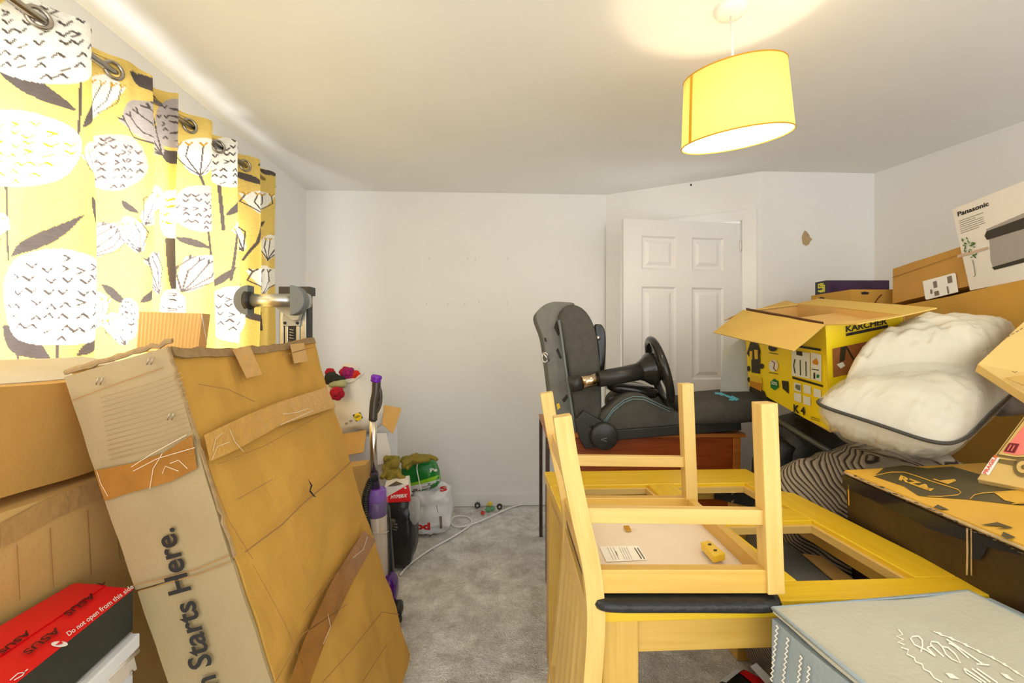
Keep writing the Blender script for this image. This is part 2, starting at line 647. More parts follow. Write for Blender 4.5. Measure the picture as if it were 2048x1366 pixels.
# ================================================================== THE ROOM
CEIL = 2.42
m_wall = mk('wall_paint', (0.80, 0.785, 0.755), 0.85, var=0.02, vs=3, bump=0.05, bs=220)
m_ceil = mk('ceiling_paint', (0.83, 0.82, 0.79), 0.9, var=0.02, vs=2, bump=0.03, bs=200)
m_gloss = mk('white_gloss_paint', (0.80, 0.785, 0.76), 0.35, var=0.02, vs=4)
m_dark = mk('black_plastic', (0.018, 0.018, 0.018), 0.4, var=0.2)
XL = -1.40
PB0 = WZ(612, 380, CEIL); PB1 = WZ(1212, 390, CEIL)
YB = 0.5 * (PB0.y + PB1.y)
PD = WZ(1525, 342, CEIL); PS = WZ(1747.6, 347.5, CEIL); PR = WZ(2048, 242, CEIL)
YS = 0.5 * (PD.y + PS.y)
A1 = Vector((PB1.x, YB, 0)); A2 = Vector((PD.x, YS, 0)); A3 = Vector((PS.x, YS, 0))
rd = (Vector((PR.x, PR.y, 0)) - A3).normalized()
YN = -1.3
A4 = A3 + rd * ((YN - A3.y) / rd.y)

def st(o):
    o['kind'] = 'structure'
    return o

def wallslab(name, a, b, mat, th=0.1, z0=0.0, z1=CEIL, out=None):
    a, b = Vector(a), Vector(b)
    n = (b - a).cross(Vector((0, 0, 1))).normalized()
    if out is not None and n.dot(Vector(out)) < 0: n = -n
    A = Vector((a.x, a.y, 0)); B = Vector((b.x, b.y, 0))
    c = []
    for p in (A, B):
        c += [p + Vector((0, 0, z0)), p + n * th + Vector((0, 0, z0)), p + n * th + Vector((0, 0, z1)), p + Vector((0, 0, z1))]
    return hexa(name, c, mat)

# floor: carpet with real pile relief where it shows, flat beyond
m_carpet = bpy.data.materials.new('grey_carpet')
m_carpet.use_nodes = True
nt = m_carpet.node_tree
b = nt.nodes['Principled BSDF']
b.inputs['Roughness'].default_value = 1.0
b.inputs['Specular IOR Level'].default_value = 0.05
tc = nt.nodes.new('ShaderNodeTexCoord')
n1 = nt.nodes.new('ShaderNodeTexNoise'); n1.inputs['Scale'].default_value = 7.0; n1.inputs['Detail'].default_value = 7.0; n1.inputs['Roughness'].default_value = 0.7; n1.inputs['Distortion'].default_value = 0.25
n2 = nt.nodes.new('ShaderNodeTexNoise'); n2.inputs['Scale'].default_value = 140.0; n2.inputs['Detail'].default_value = 3.0
nt.links.new(tc.outputs['Object'], n1.inputs['Vector']); nt.links.new(tc.outputs['Object'], n2.inputs['Vector'])
r1 = nt.nodes.new('ShaderNodeValToRGB')
r1.color_ramp.elements[0].position = 0.33; r1.color_ramp.elements[0].color = (0.54, 0.51, 0.46, 1)
r1.color_ramp.elements[1].position = 0.66; r1.color_ramp.elements[1].color = (0.97, 0.955, 0.92, 1)
nt.links.new(n1.outputs['Fac'], r1.inputs[0])
r2 = nt.nodes.new('ShaderNodeValToRGB')
r2.color_ramp.elements[0].position = 0.3; r2.color_ramp.elements[0].color = (0.80, 0.80, 0.80, 1)
r2.color_ramp.elements[1].position = 0.62; r2.color_ramp.elements[1].color = (1, 1, 1, 1)
nt.links.new(n2.outputs['Fac'], r2.inputs[0])
mxn = nt.nodes.new('ShaderNodeMix'); mxn.data_type = 'RGBA'; mxn.blend_type = 'MULTIPLY'; mxn.inputs[0].default_value = 1.0
nt.links.new(r1.outputs[0], mxn.inputs[6]); nt.links.new(r2.outputs[0], mxn.inputs[7])
nt.links.new(mxn.outputs[2], b.inputs['Base Color'])
bp = nt.nodes.new('ShaderNodeBump'); bp.inputs['Strength'].default_value = 0.9; bp.inputs['Distance'].default_value = 0.012
nt.links.new(n2.outputs['Fac'], bp.inputs['Height']); nt.links.new(bp.outputs[0], b.inputs['Normal'])

flo = mobj('floor', [(-1.6, YN, -0.02), (3.8, YN, -0.02), (3.8, 3.8, -0.02), (-1.6, 3.8, -0.02), (-1.6, YN, -0.1), (3.8, YN, -0.1), (3.8, 3.8, -0.1), (-1.6, 3.8, -0.1)],
           [(0, 1, 2, 3), (7, 6, 5, 4), (0, 4, 5, 1), (1, 5, 6, 2), (2, 6, 7, 3), (3, 7, 4, 0)], m_carpet)
st(flo)
nx, ny = 260, 330
gx = np.linspace(XL, 2.0, nx); gy = np.linspace(0.9, YB, ny)
rng = np.random.default_rng(3)
zz = rng.uniform(-0.006, 0.0, (ny, nx))
vs = [(float(gx[i]) + float(rng.uniform(-.004, .004)), float(gy[j]) + float(rng.uniform(-.004, .004)), float(zz[j, i])) for j in range(ny) for i in range(nx)]
fs = [(j * nx + i, j * nx + i + 1, (j + 1) * nx + i + 1, (j + 1) * nx + i) for j in range(ny - 1) for i in range(nx - 1)]
pile = mobj('carpet_pile', vs, fs, m_carpet, flo, True)
pile['kind'] = 'stuff'

cei = mobj('ceiling', [(-1.6, YN, CEIL), (3.8, YN, CEIL), (3.8, 3.8, CEIL), (-1.6, 3.8, CEIL), (-1.6, YN, CEIL + .1), (3.8, YN, CEIL + .1), (3.8, 3.8, CEIL + .1), (-1.6, 3.8, CEIL + .1)],
           [(0, 3, 2, 1), (4, 5, 6, 7), (0, 1, 5, 4), (1, 2, 6, 5), (2, 3, 7, 6), (3, 0, 4, 7)], m_ceil)
st(cei)
st(wallslab('wall_back', (XL - .1, YB, 0), A1, m_wall, out=(0, 1, 0)))
st(wallslab('wall_stub', A2, A3, m_wall, out=(0, 1, 0)))
st(wallslab('wall_right', A3, A4, m_wall, out=(1, 0, 0)))

# ---- left wall with its window opening
WY0, WY1, WZ0, WZ1 = 0.50, 2.50, 0.92, 2.06
bm = bmesh.new()
def qbox(bm, x0, x1, y0, y1, z0, z1):
    v = [bm.verts.new(p) for p in ((x0, y0, z0), (x1, y0, z0), (x1, y1, z0), (x0, y1, z0), (x0, y0, z1), (x1, y0, z1), (x1, y1, z1), (x0, y1, z1))]
    for f in ((3, 2, 1, 0), (4, 5, 6, 7), (0, 1, 5, 4), (1, 2, 6, 5), (2, 3, 7, 6), (3, 0, 4, 7)):
        bm.faces.new([v[i] for i in f])
qbox(bm, XL - .12, XL, YN, WY0, 0, CEIL)
qbox(bm, XL - .12, XL, WY1, YB + .1, 0, CEIL)
qbox(bm, XL - .12, XL, WY0, WY1, 0, WZ0)
qbox(bm, XL - .12, XL, WY0, WY1, WZ1, CEIL)
st(bmobj('wall_left', bm, m_wall))
win = st(bmobj('window_1', (lambda bm: (qbox(bm, XL - .10, XL - .05, WY0, WY0 + .05, WZ0, WZ1), qbox(bm, XL - .10, XL - .05, WY1 - .05, WY1, WZ0, WZ1), qbox(bm, XL - .10, XL - .05, WY0 + .05, WY1 - .05, WZ0, WZ0 + .05), qbox(bm, XL - .10, XL - .05, WY0 + .05, WY1 - .05, WZ1 - .05, WZ1), qbox(bm, XL - .10, XL - .05, 1.42, 1.48, WZ0 + .05, WZ1 - .05), bm)[-1])(bmesh.new()), m_gloss))
abox('window_sill', XL - .05, XL + .03, WY0 - .03, WY1 + .03, WZ0 - .03, WZ0, m_gloss, win, along='y')
m_pane = film('window_glass', (1, 1, 1), 0.05, 0.02)
for a, c in ((WY0 + .05, 1.42), (1.48, WY1 - .05)):
    abox('pane', XL - .08, XL - .074, a, c, WZ0 + .05, WZ1 - .05, m_pane, win, bevel=0)

# ---- diagonal wall with the door opening
dl = (A2 - A1).length
du = (A2 - A1).normalized()
dn = Vector((du.y, -du.x, 0))          # towards the room
if dn.dot(Vector((0, -1, 0))) < 0: dn = -dn
def diag_s(px):
    p = onplane(px, 683, A1 + Vector((0, 0, 1)), dn)
    return (p - A1).dot(du)
s_l0, s_l1, s_r0, s_r1 = diag_s(1212), diag_s(1243), diag_s(1484), diag_s(1513)
HZ = 2.10
def dg(s, off, z):
    return A1 + du * s + dn * off + Vector((0, 0, z))
def dbox(name, s0, s1, o0, o1, z0, z1, mat, parent=None, bevel=0.002, along='z'):
    a = [dg(s0, o0, z0), dg(s1, o0, z0), dg(s1, o1, z0), dg(s0, o1, z0)]
    c = [dg(s0, o0, z1), dg(s1, o0, z1), dg(s1, o1, z1), dg(s0, o1, z1)]
    if along == 's':
        return hexa(name, [a[0], a[3], c[3], c[0], a[1], a[2], c[2], c[1]], mat, parent, bevel)
    return hexa(name, a + c, mat, parent, bevel)
bm = bmesh.new()
def dq(bm, s0, s1, z0, z1):
    v = [bm.verts.new(dg(*p)) for p in ((s0, 0, z0), (s1, 0, z0), (s1, -.1, z0), (s0, -.1, z0), (s0, 0, z1), (s1, 0, z1), (s1, -.1, z1), (s0, -.1, z1))]
    for f in ((3, 2, 1, 0), (4, 5, 6, 7), (0, 1, 5, 4), (1, 2, 6, 5), (2, 3, 7, 6), (3, 0, 4, 7)):
        bm.faces.new([v[i] for i in f])
dq(bm, 0, s_l1 - .01, 0, CEIL); dq(bm, s_r0 + .01, dl, 0, CEIL); dq(bm, s_l1 - .01, s_r0 + .01, HZ, CEIL)
st(bmobj('wall_diagonal', bm, m_wall))
# landing beyond the door, painted like the room
st(wallslab('wall_landing', dg(-.3, -1.0, 0), dg(dl + .3, -1.0, 0), m_wall, out=(0, 1, 0)))
arch = st(dbox('trim_1', s_l0 + .004, s_l1, 0, .018, 0, HZ, m_gloss))
dbox('architrave', s_r0, s_r1, 0, .018, 0, HZ + .075, m_gloss, arch)
dbox('architrave', s_l0 + .004, s_r1, .0005, .0185, HZ, HZ + .07, m_gloss, arch, along='s')
dbox('door_lining', s_l1 - .010, s_l1 + .012, -.1, .004, 0, HZ, m_gloss, arch)
dbox('door_lining', s_r0 - .012, s_r0 + .010, -.1, .004, 0, HZ, m_gloss, arch)
# ---- the door, ajar
Hd = dg(s_r0 - .012, .012, 0)
best = None
for k in range(0, 800):
    an = math.radians(k * 0.1)
    d = Vector((-du.x * math.cos(an) - 0, -du.y * math.cos(an), 0)) + dn * math.sin(an)
    e = Hd + d * 0.838
    q = abs(PX(e + Vector((0, 0, 1)))[0] - 1247)
    if best is None or q < best[0]: best = (q, an, d.normalized())
dd = best[2]
dnn = Vector((dd.y, -dd.x, 0))
if dnn.dot(-Hd) < 0: dnn = -dnn
DW, DT = 0.838, 0.035
def dp(u, off, z):                      # u from the free edge (left) to hinge (right)
    return Hd + dd * (DW * (1 - u)) + dnn * off + Vector((0, 0, z))
def door_z(px, py):
    p = onplane(px, py, Hd + dnn * 0.0, dnn)
    return p.z, 1 - (p - Hd).dot(dd) / DW
DTOP = door_z(1360, 442)[0]
pan = []
for (x0, x1, y0, y1) in ((1283, 1352, 471, 540), (1384, 1447, 472, 540), (1283, 1352, 573, 760), (1384, 1447, 573, 757)):
    z1, u0 = door_z(x0, y0); z0, u1 = door_z(x1, y1)
    pan.append([u0, u1, z0, z1])
for a, c in ((0, 2), (1, 3)):
    pan.append([pan[c][0], pan[c][1], 0.22, pan[c][2] - 0.16])
us = sorted(set([0, 1] + [round((pan[0][0] + pan[2][0]) / 2, 4), round(pan[0][1], 4), round(pan[1][0], 4), round(pan[1][1], 4)]))
for p in pan:
    left = p[0] < 0.4
    p[0], p[1] = (us[1], us[2]) if left else (us[3], us[4])
zt1 = pan[0][3]; zt0 = pan[0][2]; zm1 = pan[2][3]; zm0 = pan[2][2]; zb1 = pan[4][3]; zb0 = 0.22
for i in (0, 1): pan[i][2], pan[i][3] = zt0, zt1
for i in (2, 3): pan[i][2], pan[i][3] = zm0, zm1
door = tag(bpy.data.objects.new('door_1', None), kind='structure')
door.location = Hd
COL.objects.link(door)
def dbx(name, u0, u1, z0, z1, o0, o1, parent, bevel=0.0):
    a = [dp(u0, o0, z0), dp(u1, o0, z0), dp(u1, o1, z0), dp(u0, o1, z0)]
    c = [dp(u0, o0, z1), dp(u1, o0, z1), dp(u1, o1, z1), dp(u0, o1, z1)]
    return hexa(name, a + c, m_gloss, parent, bevel)
bm = bmesh.new()
zs = [0.012, zb0, zb1, zm0, zm1, zt0, zt1, DTOP]
for ui in range(5):
    for zi in range(7):
        if ui in (1, 3) and zi in (1, 3, 5): continue
        q = [dp(us[ui], 0, zs[zi]), dp(us[ui + 1], 0, zs[zi]), dp(us[ui + 1], 0, zs[zi + 1]), dp(us[ui], 0, zs[zi + 1])]
        v = [bm.verts.new(p) for p in q] + [bm.verts.new(p - dnn * DT) for p in q]
        for f in ((0, 1, 2, 3), (7, 6, 5, 4), (0, 4, 5, 1), (1, 5, 6, 2), (2, 6, 7, 3), (3, 7, 4, 0)):
            bm.faces.new([v[i] for i in f])
bmesh.ops.remove_doubles(bm, verts=list(bm.verts), dist=1e-5)
bmobj('door_frame', bm, m_gloss, door)
for u0, u1, z0, z1 in pan:
    bm = bmesh.new()
    rings = []
    for ins, off in ((0, 0.0), (0.012, -.011), (0.03, -.011), (0.052, -.002)):
        iu = ins / DW
        rings.append([bm.verts.new(dp(u0 + iu, off, z0 + ins)), bm.verts.new(dp(u1 - iu, off, z0 + ins)), bm.verts.new(dp(u1 - iu, off, z1 - ins)), bm.verts.new(dp(u0 + iu, off, z1 - ins))])
    for r0, r1 in zip(rings, rings[1:]):
        for k in range(4):
            bm.faces.new((r0[k], r0[(k + 1) % 4], r1[(k + 1) % 4], r1[k]))
    bm.faces.new(rings[-1])
    back = [bm.verts.new(dp(u, -.02, z)) for u, z in ((u0, z0), (u1, z0), (u1, z1), (u0, z1))]
    for k in range(4):
        bm.faces.new((rings[0][k], back[k], back[(k + 1) % 4], rings[0][(k + 1) % 4]))
    bm.faces.new(list(reversed(back)))
    bmobj('door_panel', bm, m_gloss, door)
m_steel = mk('brushed_steel', (0.55, 0.53, 0.50), 0.3, 1.0, var=0.08)
for z in (DTOP - .19, 0.3, 1.05):
    lathe('hinge', Hd + dnn * .006 + Vector((0, 0, z)), (0, 0, 1), [(0, 0), (.006, 0), (.006, .075), (0, .075)], m_gloss, door, 10)
hz = 1.0
lathe('door_handle', dp(0.07, 0, hz), dnn, [(0, 0), (.024, 0), (.024, .008), (.009, .012), (.009, .045), (0, .045)], m_steel, door, 16)

# ---- skirting
st(abox('baseboard_back', XL, A1.x, YB - .016, YB, 0, .095, m_gloss, along='x'))
b2 = st(abox('baseboard_stub', A2.x, A3.x, YS - .016, YS, 0, .095, m_gloss, along='x'))
st(abox('baseboard_left', XL, XL + .016, YN, YB - .016, 0, .095, m_gloss, along='y'))
# torn paint patch on the stub wall, nail hole over the door
m_plaster = mk('bare_plaster', rgb(178, 152, 112), 0.95, var=0.12, vs=40)
wst = bpy.data.objects['wall_stub']
hs = plane_hit((A2.x, YS, 0), (A3.x, YS, 0), (A2.x, YS, 1), 0.0015)
prints('paint_chip', wst, m_plaster, hs, [[(1603, 474), (1606, 466), (1609, 461), (1613, 463), (1618, 469), (1620, 476), (1623, 476), (1624, 480), (1620, 483), (1618, 489), (1611, 492), (1605, 488)]])
wdg = bpy.data.objects['wall_diagonal']
hd_ = plane_hit(A1, A2, A1 + Vector((0, 0, 1)), 0.0015)
prints('nail_hole', wdg, m_dark, hd_, [circ(1382, 370, 2, 2.4, 8)])
wbk = bpy.data.objects['wall_back']
hb = plane_hit((0, YB, 0), (1, YB, 0), (0, YB, 1), 0.0012)
m_mark = mk('wall_mark', (0.72, 0.70, 0.67), 0.9, var=0.05)
prints('wall_mark', wbk, m_mark, hb, [circ(x, y, 1.8, 4, 8) for x, y in ((859, 518), (935, 517), (951, 519), (1015, 518), (853, 607), (896, 609), (929, 608), (958, 604), (1015, 606))])

# ================================================================== CURTAIN
RODX, RODZ = -1.30, 2.20
def cy_at(px, x):
    r = (px - CX) / FPX
    return x * (cs - sn * r * 0 - 0) / ((r * cs + sn)) * (cs - r * sn) / cs if False else x * (cs - r * sn) / (r * cs + sn)
PK, TG = -1.252, -1.345
ctrl = [(0.78, TG), (0.90, PK), (1.02, TG + .01)]
ctrl += [(cy_at(20, -1.31) , -1.325), (cy_at(75, RODX), RODX), (cy_at(150, -1.262), -1.262), (cy_at(183, PK), PK), (cy_at(183, PK) + .035, -1.285), (cy_at(183, PK) + .045, TG)]
ctrl += [(cy_at(222, RODX), RODX + .005), (cy_at(275, -1.275), -1.272), (cy_at(305, PK), PK), (cy_at(305, PK) + .03, -1.30), (cy_at(330, -1.285), -1.285), (cy_at(355, PK + .004), PK + .004), (cy_at(355, PK) + .03, -1.31), (cy_at(355, PK) + .05, TG)]
ctrl += [(cy_at(378, RODX), RODX), (cy_at(425, PK), PK), (cy_at(425, PK) + .03, -1.31), (cy_at(425, PK) + .05, TG)]
ctrl += [(cy_at(436, RODX), RODX), (cy_at(476, PK), PK), (cy_at(476, PK) + .035, -1.32), (cy_at(476, PK) + .06, TG)]
ctrl += [(cy_at(489, RODX), RODX), (cy_at(521, PK), PK), (cy_at(521, PK) + .03, -1.30), (cy_at(532, -1.29), -1.285), (cy_at(549, -1.27), -1.262)]
clean = [ctrl[0]]
for c in ctrl[1:]:
    clean.append((max(c[0], clean[-1][0] + .012), c[1]))
path = catmull([Vector((x, y, 0)) for y, x in clean], 12)
# resample evenly
acc = [0.0]
for a, c in zip(path, path[1:]): acc.append(acc[-1] + (c - a).length)
NU = 760
tt = np.linspace(0, acc[-1], NU)
ax_ = np.interp(tt, acc, [p.x for p in path]); ay_ = np.interp(tt, acc, [p.y for p in path])
zt = RODZ + .055
NV = 400
zrow = np.concatenate([np.linspace(zt, 1.05, NV - 24), np.linspace(1.04, 0.60, 24)])
Yg, Zg = np.meshgrid(ay_, zrow); Xg = np.repeat(ax_[None, :], NV, 0)
# folds relax a little downwards and lean
drop = (zt - Zg)
Xg = Xg + 0.010 * np.sin(Yg * 23 + Zg * 3.1) * np.clip(drop, 0, 1) + 0.004 * np.sin(Yg * 61 - Zg * 5)
Zg = Zg + 0.006 * np.sin(Yg * 31) * (drop < 0.02)
# --- the print, drawn on the cloth laid flat in its hanging plane
u_ = RODX * cs - Yg * sn; w_ = RODX * sn + Yg * cs
PU = CX + u_ / w_ * FPX; PV = CY - (Zg - EYE) / w_ * FPX
YEL = np.array(rgb(238, 208, 118)); WHT = np.array(rgb(250, 248, 240)); GRY = np.array(rgb(186, 176, 172)); DRK = np.array(rgb(96, 88, 85)); LIN = np.array(rgb(205, 160, 50))
colr = np.tile(YEL, (NV, NU, 1))
rs = np.random.default_rng(11)
def sub_(x0, x1, y0, y1):
    m = (PU > x0) & (PU < x1) & (PV > y0) & (PV < y1)
    return m
def seg_mask(x, y, a, bb, w):
    dx, dy = bb[0] - a[0], bb[1] - a[1]
    L2 = dx * dx + dy * dy + 1e-9
    t = np.clip(((x - a[0]) * dx + (y - a[1]) * dy) / L2, 0, 1)
    return ((x - a[0] - t * dx) ** 2 + (y - a[1] - t * dy) ** 2) < w * w
def paint_seg(pts, w, c):
    for a, bb in zip(pts, pts[1:]):
        m = sub_(min(a[0], bb[0]) - w, max(a[0], bb[0]) + w, min(a[1], bb[1]) - w, max(a[1], bb[1]) + w)
        ii = np.where(m)
        if len(ii[0]) == 0: continue
        k = seg_mask(PU[ii], PV[ii], a, bb, w)
        colr[ii[0][k], ii[1][k]] = c
def leaf(a, bb, w, c=None):
    c = DRK if c is None else c
    a, bb = np.array(a, float), np.array(bb, float)
    L = np.linalg.norm(bb - a); d = (bb - a) / L; n = np.array((-d[1], d[0]))
    m = sub_(min(a[0], bb[0]) - w, max(a[0], bb[0]) + w, min(a[1], bb[1]) - w, max(a[1], bb[1]) + w)
    ii = np.where(m)
    if len(ii[0]) == 0: return
    x = PU[ii] - a[0]; y = PV[ii] - a[1]
    t = (x * d[0] + y * d[1]) / L; s = x * n[0] + y * n[1]
    k = (t > 0) & (t < 1) & (np.abs(s - 0.15 * w * np.sin(t * 3.1)) < w * np.sin(np.pi * np.clip(t, 0, 1)) ** 0.8 * (1.15 - 0.5 * t))
    colr[ii[0][k], ii[1][k]] = c
def head(x0, x1, y0, y1, base, mark, sz=1.0):
    cx, cy_ = (x0 + x1) / 2, (y0 + y1) / 2; rx, ry = (x1 - x0) / 2, (y1 - y0) / 2
    ii = np.where(sub_(x0 - 2, x1 + 2, y0 - 2, y1 + 2))
    if len(ii[0]) == 0: return
    X = (PU[ii] - cx) / rx; Y = (PV[ii] - cy_) / ry
    ang = np.arctan2(Y, X)
    k = (np.abs(X) ** 2.3 + np.abs(Y) ** 2.3) < 1 + 0.05 * np.sin(ang * 5 + cx)
    colr[ii[0][k], ii[1][k]] = base
    n = 8 if rx > 60 else 7
    for a in range(n):
        for bq in range(n):
            u = (a + .5 + rs.uniform(-.25, .25)) / n * 2 - 1; v = (bq + .5 + rs.uniform(-.25, .25)) / n * 2 - 1
            if u * u + v * v > 0.78: continue
            px, py = cx + u * rx, cy_ + v * ry
            sx, sy = rx / n * .62, ry / n * .62
            di = 1 if v < 0.1 else -1
            if rs.random() < .25:
                paint_seg([(px - sx, py - sy * .8 * di), (px + sx * .4, py), (px - sx, py + sy * .8)], 0.13 * (sx + sy) , mark)
            else:
                paint_seg([(px - sx, py - sy * .6 * di), (px, py + sy * .6 * di), (px + sx * .9, py - sy * .6 * di)], 0.13 * (sx + sy), mark)
def tulip(bx, by, tx, ty, w, base, ln):
    """cup from base point to top centre, opening width w"""
    a, bb = np.array((bx, by), float), np.array((tx, ty), float)
    L = np.linalg.norm(bb - a); d = (bb - a) / L; n = np.array((-d[1], d[0]))
    ii = np.where(sub_(min(bx, tx) - w, max(bx, tx) + w, min(by, ty) - w, max(by, ty) + w))
    if len(ii[0]) == 0: return
    x = PU[ii] - bx; y = PV[ii] - by
    t = (x * d[0] + y * d[1]) / L; s = x * n[0] + y * n[1]
    half = w * 0.5 * np.clip(t, 0, 1) ** 0.55
    k = (t > 0) & (t < 1 + 0.10 * np.cos(s / w * 6.0)) & (np.abs(s) < half)
    colr[ii[0][k], ii[1][k]] = base
    for q in (-.38, -.2, 0, .2, .38):
        mid = a + d * L * .55 + n * w * q * 1.15; top = a + d * L * .86 + n * w * q
        paint_seg([tuple(a), tuple(mid), tuple(top)], max(.8, w * .012), DRK)
        for sg in (-1, 1):
            paint_seg([tuple(top), tuple(top + d * L * .09 + n * w * .05 * sg)], max(.8, w * .018), ln)
for st_ in ([(130, 150), (128, 230), (124, 300)], [(30, 370), (33, 520)], [(190, 375), (184, 430)], [(437, 370), (440, 460)], [(388, 350), (393, 374)], [(508, 318), (506, 382)], [(508, 428), (500, 485), (488, 520)], [(106, 655), (106, 725)], [(38, 640), (52, 725)], [(326, 478), (329, 592)], [(398, 460), (401, 512)], [(188, 245), (190, 268)], [(345, 295), (340, 360)], [(515, 590), (518, 660)], [(455, 460), (448, 560)], [(288, 590), (285, 640)]):
    paint_seg(st_, 2.6 if st_[0][0] < 350 else 1.6, DRK)
for a, bb, w in (((5, 106), (124, 222), 19), ((134, 254), (186, 182), 13), ((40, 514), (138, 428), 14), ((150, 392), (186, 488), 11), ((18, 650), (98, 722), 24), ((130, 712), (178, 655), 12), ((246, 142), (312, 196), 12), ((316, 296), (358, 352), 10), ((208, 568), (252, 612), 9), ((264, 606), (292, 568), 8), ((332, 586), (369, 528), 8), ((364, 474), (402, 497), 7), ((478, 342), (511, 372), 6), ((442, 431), (478, 384), 8), ((459, 512), (486, 570), 7), ((428, 576), (453, 533), 6), ((507, 462), (526, 442), 5), ((488, 624), (517, 648), 6), ((-4, 508), (18, 476), 6), ((518, 338), (544, 352), 5), ((236, 400), (262, 428), 6), ((415, 610), (426, 636), 4), ((-10, 160), (8, 182), 5), ((500, 330), (522, 322), 5)):
    leaf(a, bb, w)
tulip(188, 246, 214, 158, 62, WHT, LIN); tulip(318, 310, 252, 212, 74, GRY, DRK); tulip(186, 370, 150, 292, 52, WHT, LIN)
tulip(388, 351, 392, 282, 66, WHT, LIN); tulip(266, 450, 306, 378, 60, WHT, LIN); tulip(186, 518, 236, 456, 62, GRY, DRK)
tulip(262, 505, 246, 440, 40, WHT, LIN); tulip(312, 588, 286, 505, 52, GRY, DRK); tulip(370, 584, 402, 518, 60, GRY, DRK)
tulip(508, 430, 512, 384, 58, WHT, LIN); tulip(488, 502, 462, 446, 40, WHT, LIN); tulip(530, 522, 534, 474, 34, WHT, LIN)
tulip(518, 592, 520, 536, 60, WHT, DRK); tulip(-10, 475, 26, 435, 50, WHT, LIN); tulip(-6, 126, 18, 92, 40, WHT, LIN); tulip(244, 690, 222, 632, 48, WHT, LIN); tulip(346, 215, 366, 200, 40, GRY, DRK); tulip(196, 660, 200, 590, 44, WHT, LIN); tulip(506, 320, 512, 306, 26, GRY, DRK)
head(-2, 192, -12, 166, WHT, DRK); head(-62, 130, 222, 374, WHT, LIN); head(22, 186, 500, 692, WHT, DRK)
head(182, 270, 268, 380, GRY, DRK); head(311, 360, 194, 298, GRY, DRK); head(314, 364, 376, 482, WHT, LIN); head(360, 430, 370, 463, GRY, DRK)
head(422, 480, 274, 374, WHT, DRK); head(424, 492, 572, 684, WHT, DRK); head(314, 374, 572, 660, WHT, DRK); head(236, 262, 596, 680, WHT, DRK); head(538, 560, 380, 440, GRY, DRK)

me = bpy.data.meshes.new('curtain_cloth')
vs = np.stack([Xg, Yg, Zg], -1).reshape(-1, 3)
idx = np.arange(NV * NU).reshape(NV, NU)
q = np.stack([idx[:-1, :-1], idx[:-1, 1:], idx[1:, 1:], idx[1:, :-1]], -1).reshape(-1, 4)
me.vertices.add(len(vs)); me.vertices.foreach_set('co', vs.astype(np.float32).ravel())
me.loops.add(q.size); me.loops.foreach_set('vertex_index', q.astype(np.int32).ravel())
me.polygons.add(len(q)); me.polygons.foreach_set('loop_start', np.arange(0, q.size, 4, dtype=np.int32))
me.update(calc_edges=True)
ca = me.color_attributes.new('print', 'FLOAT_COLOR', 'POINT')
ca.data.foreach_set('color', np.concatenate([colr.reshape(-1, 3), np.ones((NV * NU, 1))], 1).astype(np.float32).ravel())
me.polygons.foreach_set('use_smooth', np.ones(len(q), bool))
m_cur = bpy.data.materials.new('printed_cotton')
m_cur.use_nodes = True
nt = m_cur.node_tree
nt.nodes.clear()
out = nt.nodes.new('ShaderNodeOutputMaterial')
at = nt.nodes.new('ShaderNodeAttribute'); at.attribute_name = 'print'
tcn = nt.nodes.new('ShaderNodeTexCoord')
nzz = nt.nodes.new('ShaderNodeTexNoise'); nzz.inputs['Scale'].default_value = 60; nzz.inputs['Detail'].default_value = 4
mpp = nt.nodes.new('ShaderNodeMapping'); mpp.inputs['Scale'].default_value = (1, 1, 5)
nt.links.new(tcn.outputs['Object'], mpp.inputs[0]); nt.links.new(mpp.outputs[0], nzz.inputs['Vector'])
rpp = nt.nodes.new('ShaderNodeValToRGB'); rpp.color_ramp.elements[0].position = .3; rpp.color_ramp.elements[0].color = (.82, .82, .82, 1); rpp.color_ramp.elements[1].position = .7
nt.links.new(nzz.outputs['Fac'], rpp.inputs[0])
mm = nt.nodes.new('ShaderNodeMix'); mm.data_type = 'RGBA'; mm.blend_type = 'MULTIPLY'; mm.inputs[0].default_value = 1
nt.links.new(at.outputs['Color'], mm.inputs[6]); nt.links.new(rpp.outputs[0], mm.inputs[7])
df = nt.nodes.new('ShaderNodeBsdfDiffuse'); tl = nt.nodes.new('ShaderNodeBsdfTranslucent')
nt.links.new(mm.outputs[2], df.inputs[0]); nt.links.new(mm.outputs[2], tl.inputs[0])
ms = nt.nodes.new('ShaderNodeMixShader'); ms.inputs[0].default_value = 0.26
nt.links.new(df.outputs[0], ms.inputs[1]); nt.links.new(tl.outputs[0], ms.inputs[2]); nt.links.new(ms.outputs[0], out.inputs[0])
me.materials.append(m_cur)
curt = thing('curtain', 'yellow and grey floral eyelet curtain drawn across the window', 'curtain', (RODX, 1.7, 0.60))
oc = bpy.data.objects.new('cloth', me); COL.objects.link(oc); setparent(oc, curt)
m_ring = mk('eyelet_nickel', (0.42, 0.39, 0.35), 0.25, 1.0, var=0.05)
for px in (75, 222, 378, 436, 489):
    y = cy_at(px, RODX)
    i = int(np.argmin(np.abs(ay_ - y)))
    t = Vector((ax_[min(i + 4, NU - 1)] - ax_[max(i - 4, 0)], ay_[min(i + 4, NU - 1)] - ay_[max(i - 4, 0)], 0)).normalized()
    n = Vector((t.y, -t.x, 0))
    c = Vector((ax_[i], ay_[i], RODZ)) + n * .004
    ringp = [c + t * (.027 * math.cos(a)) + Vector((0, 0, .027 * math.sin(a))) for a in [2 * math.pi * k / 24 for k in range(25)]]
    v_, f_ = tube_data(ringp, .0065, 8, False)
    mobj('eyelet_ring', v_, f_, m_ring, curt, True)
pole = thing('curtain_pole', 'brushed steel curtain pole threaded through the curtain eyelets', 'curtain pole', (RODX, 1.6, RODZ))
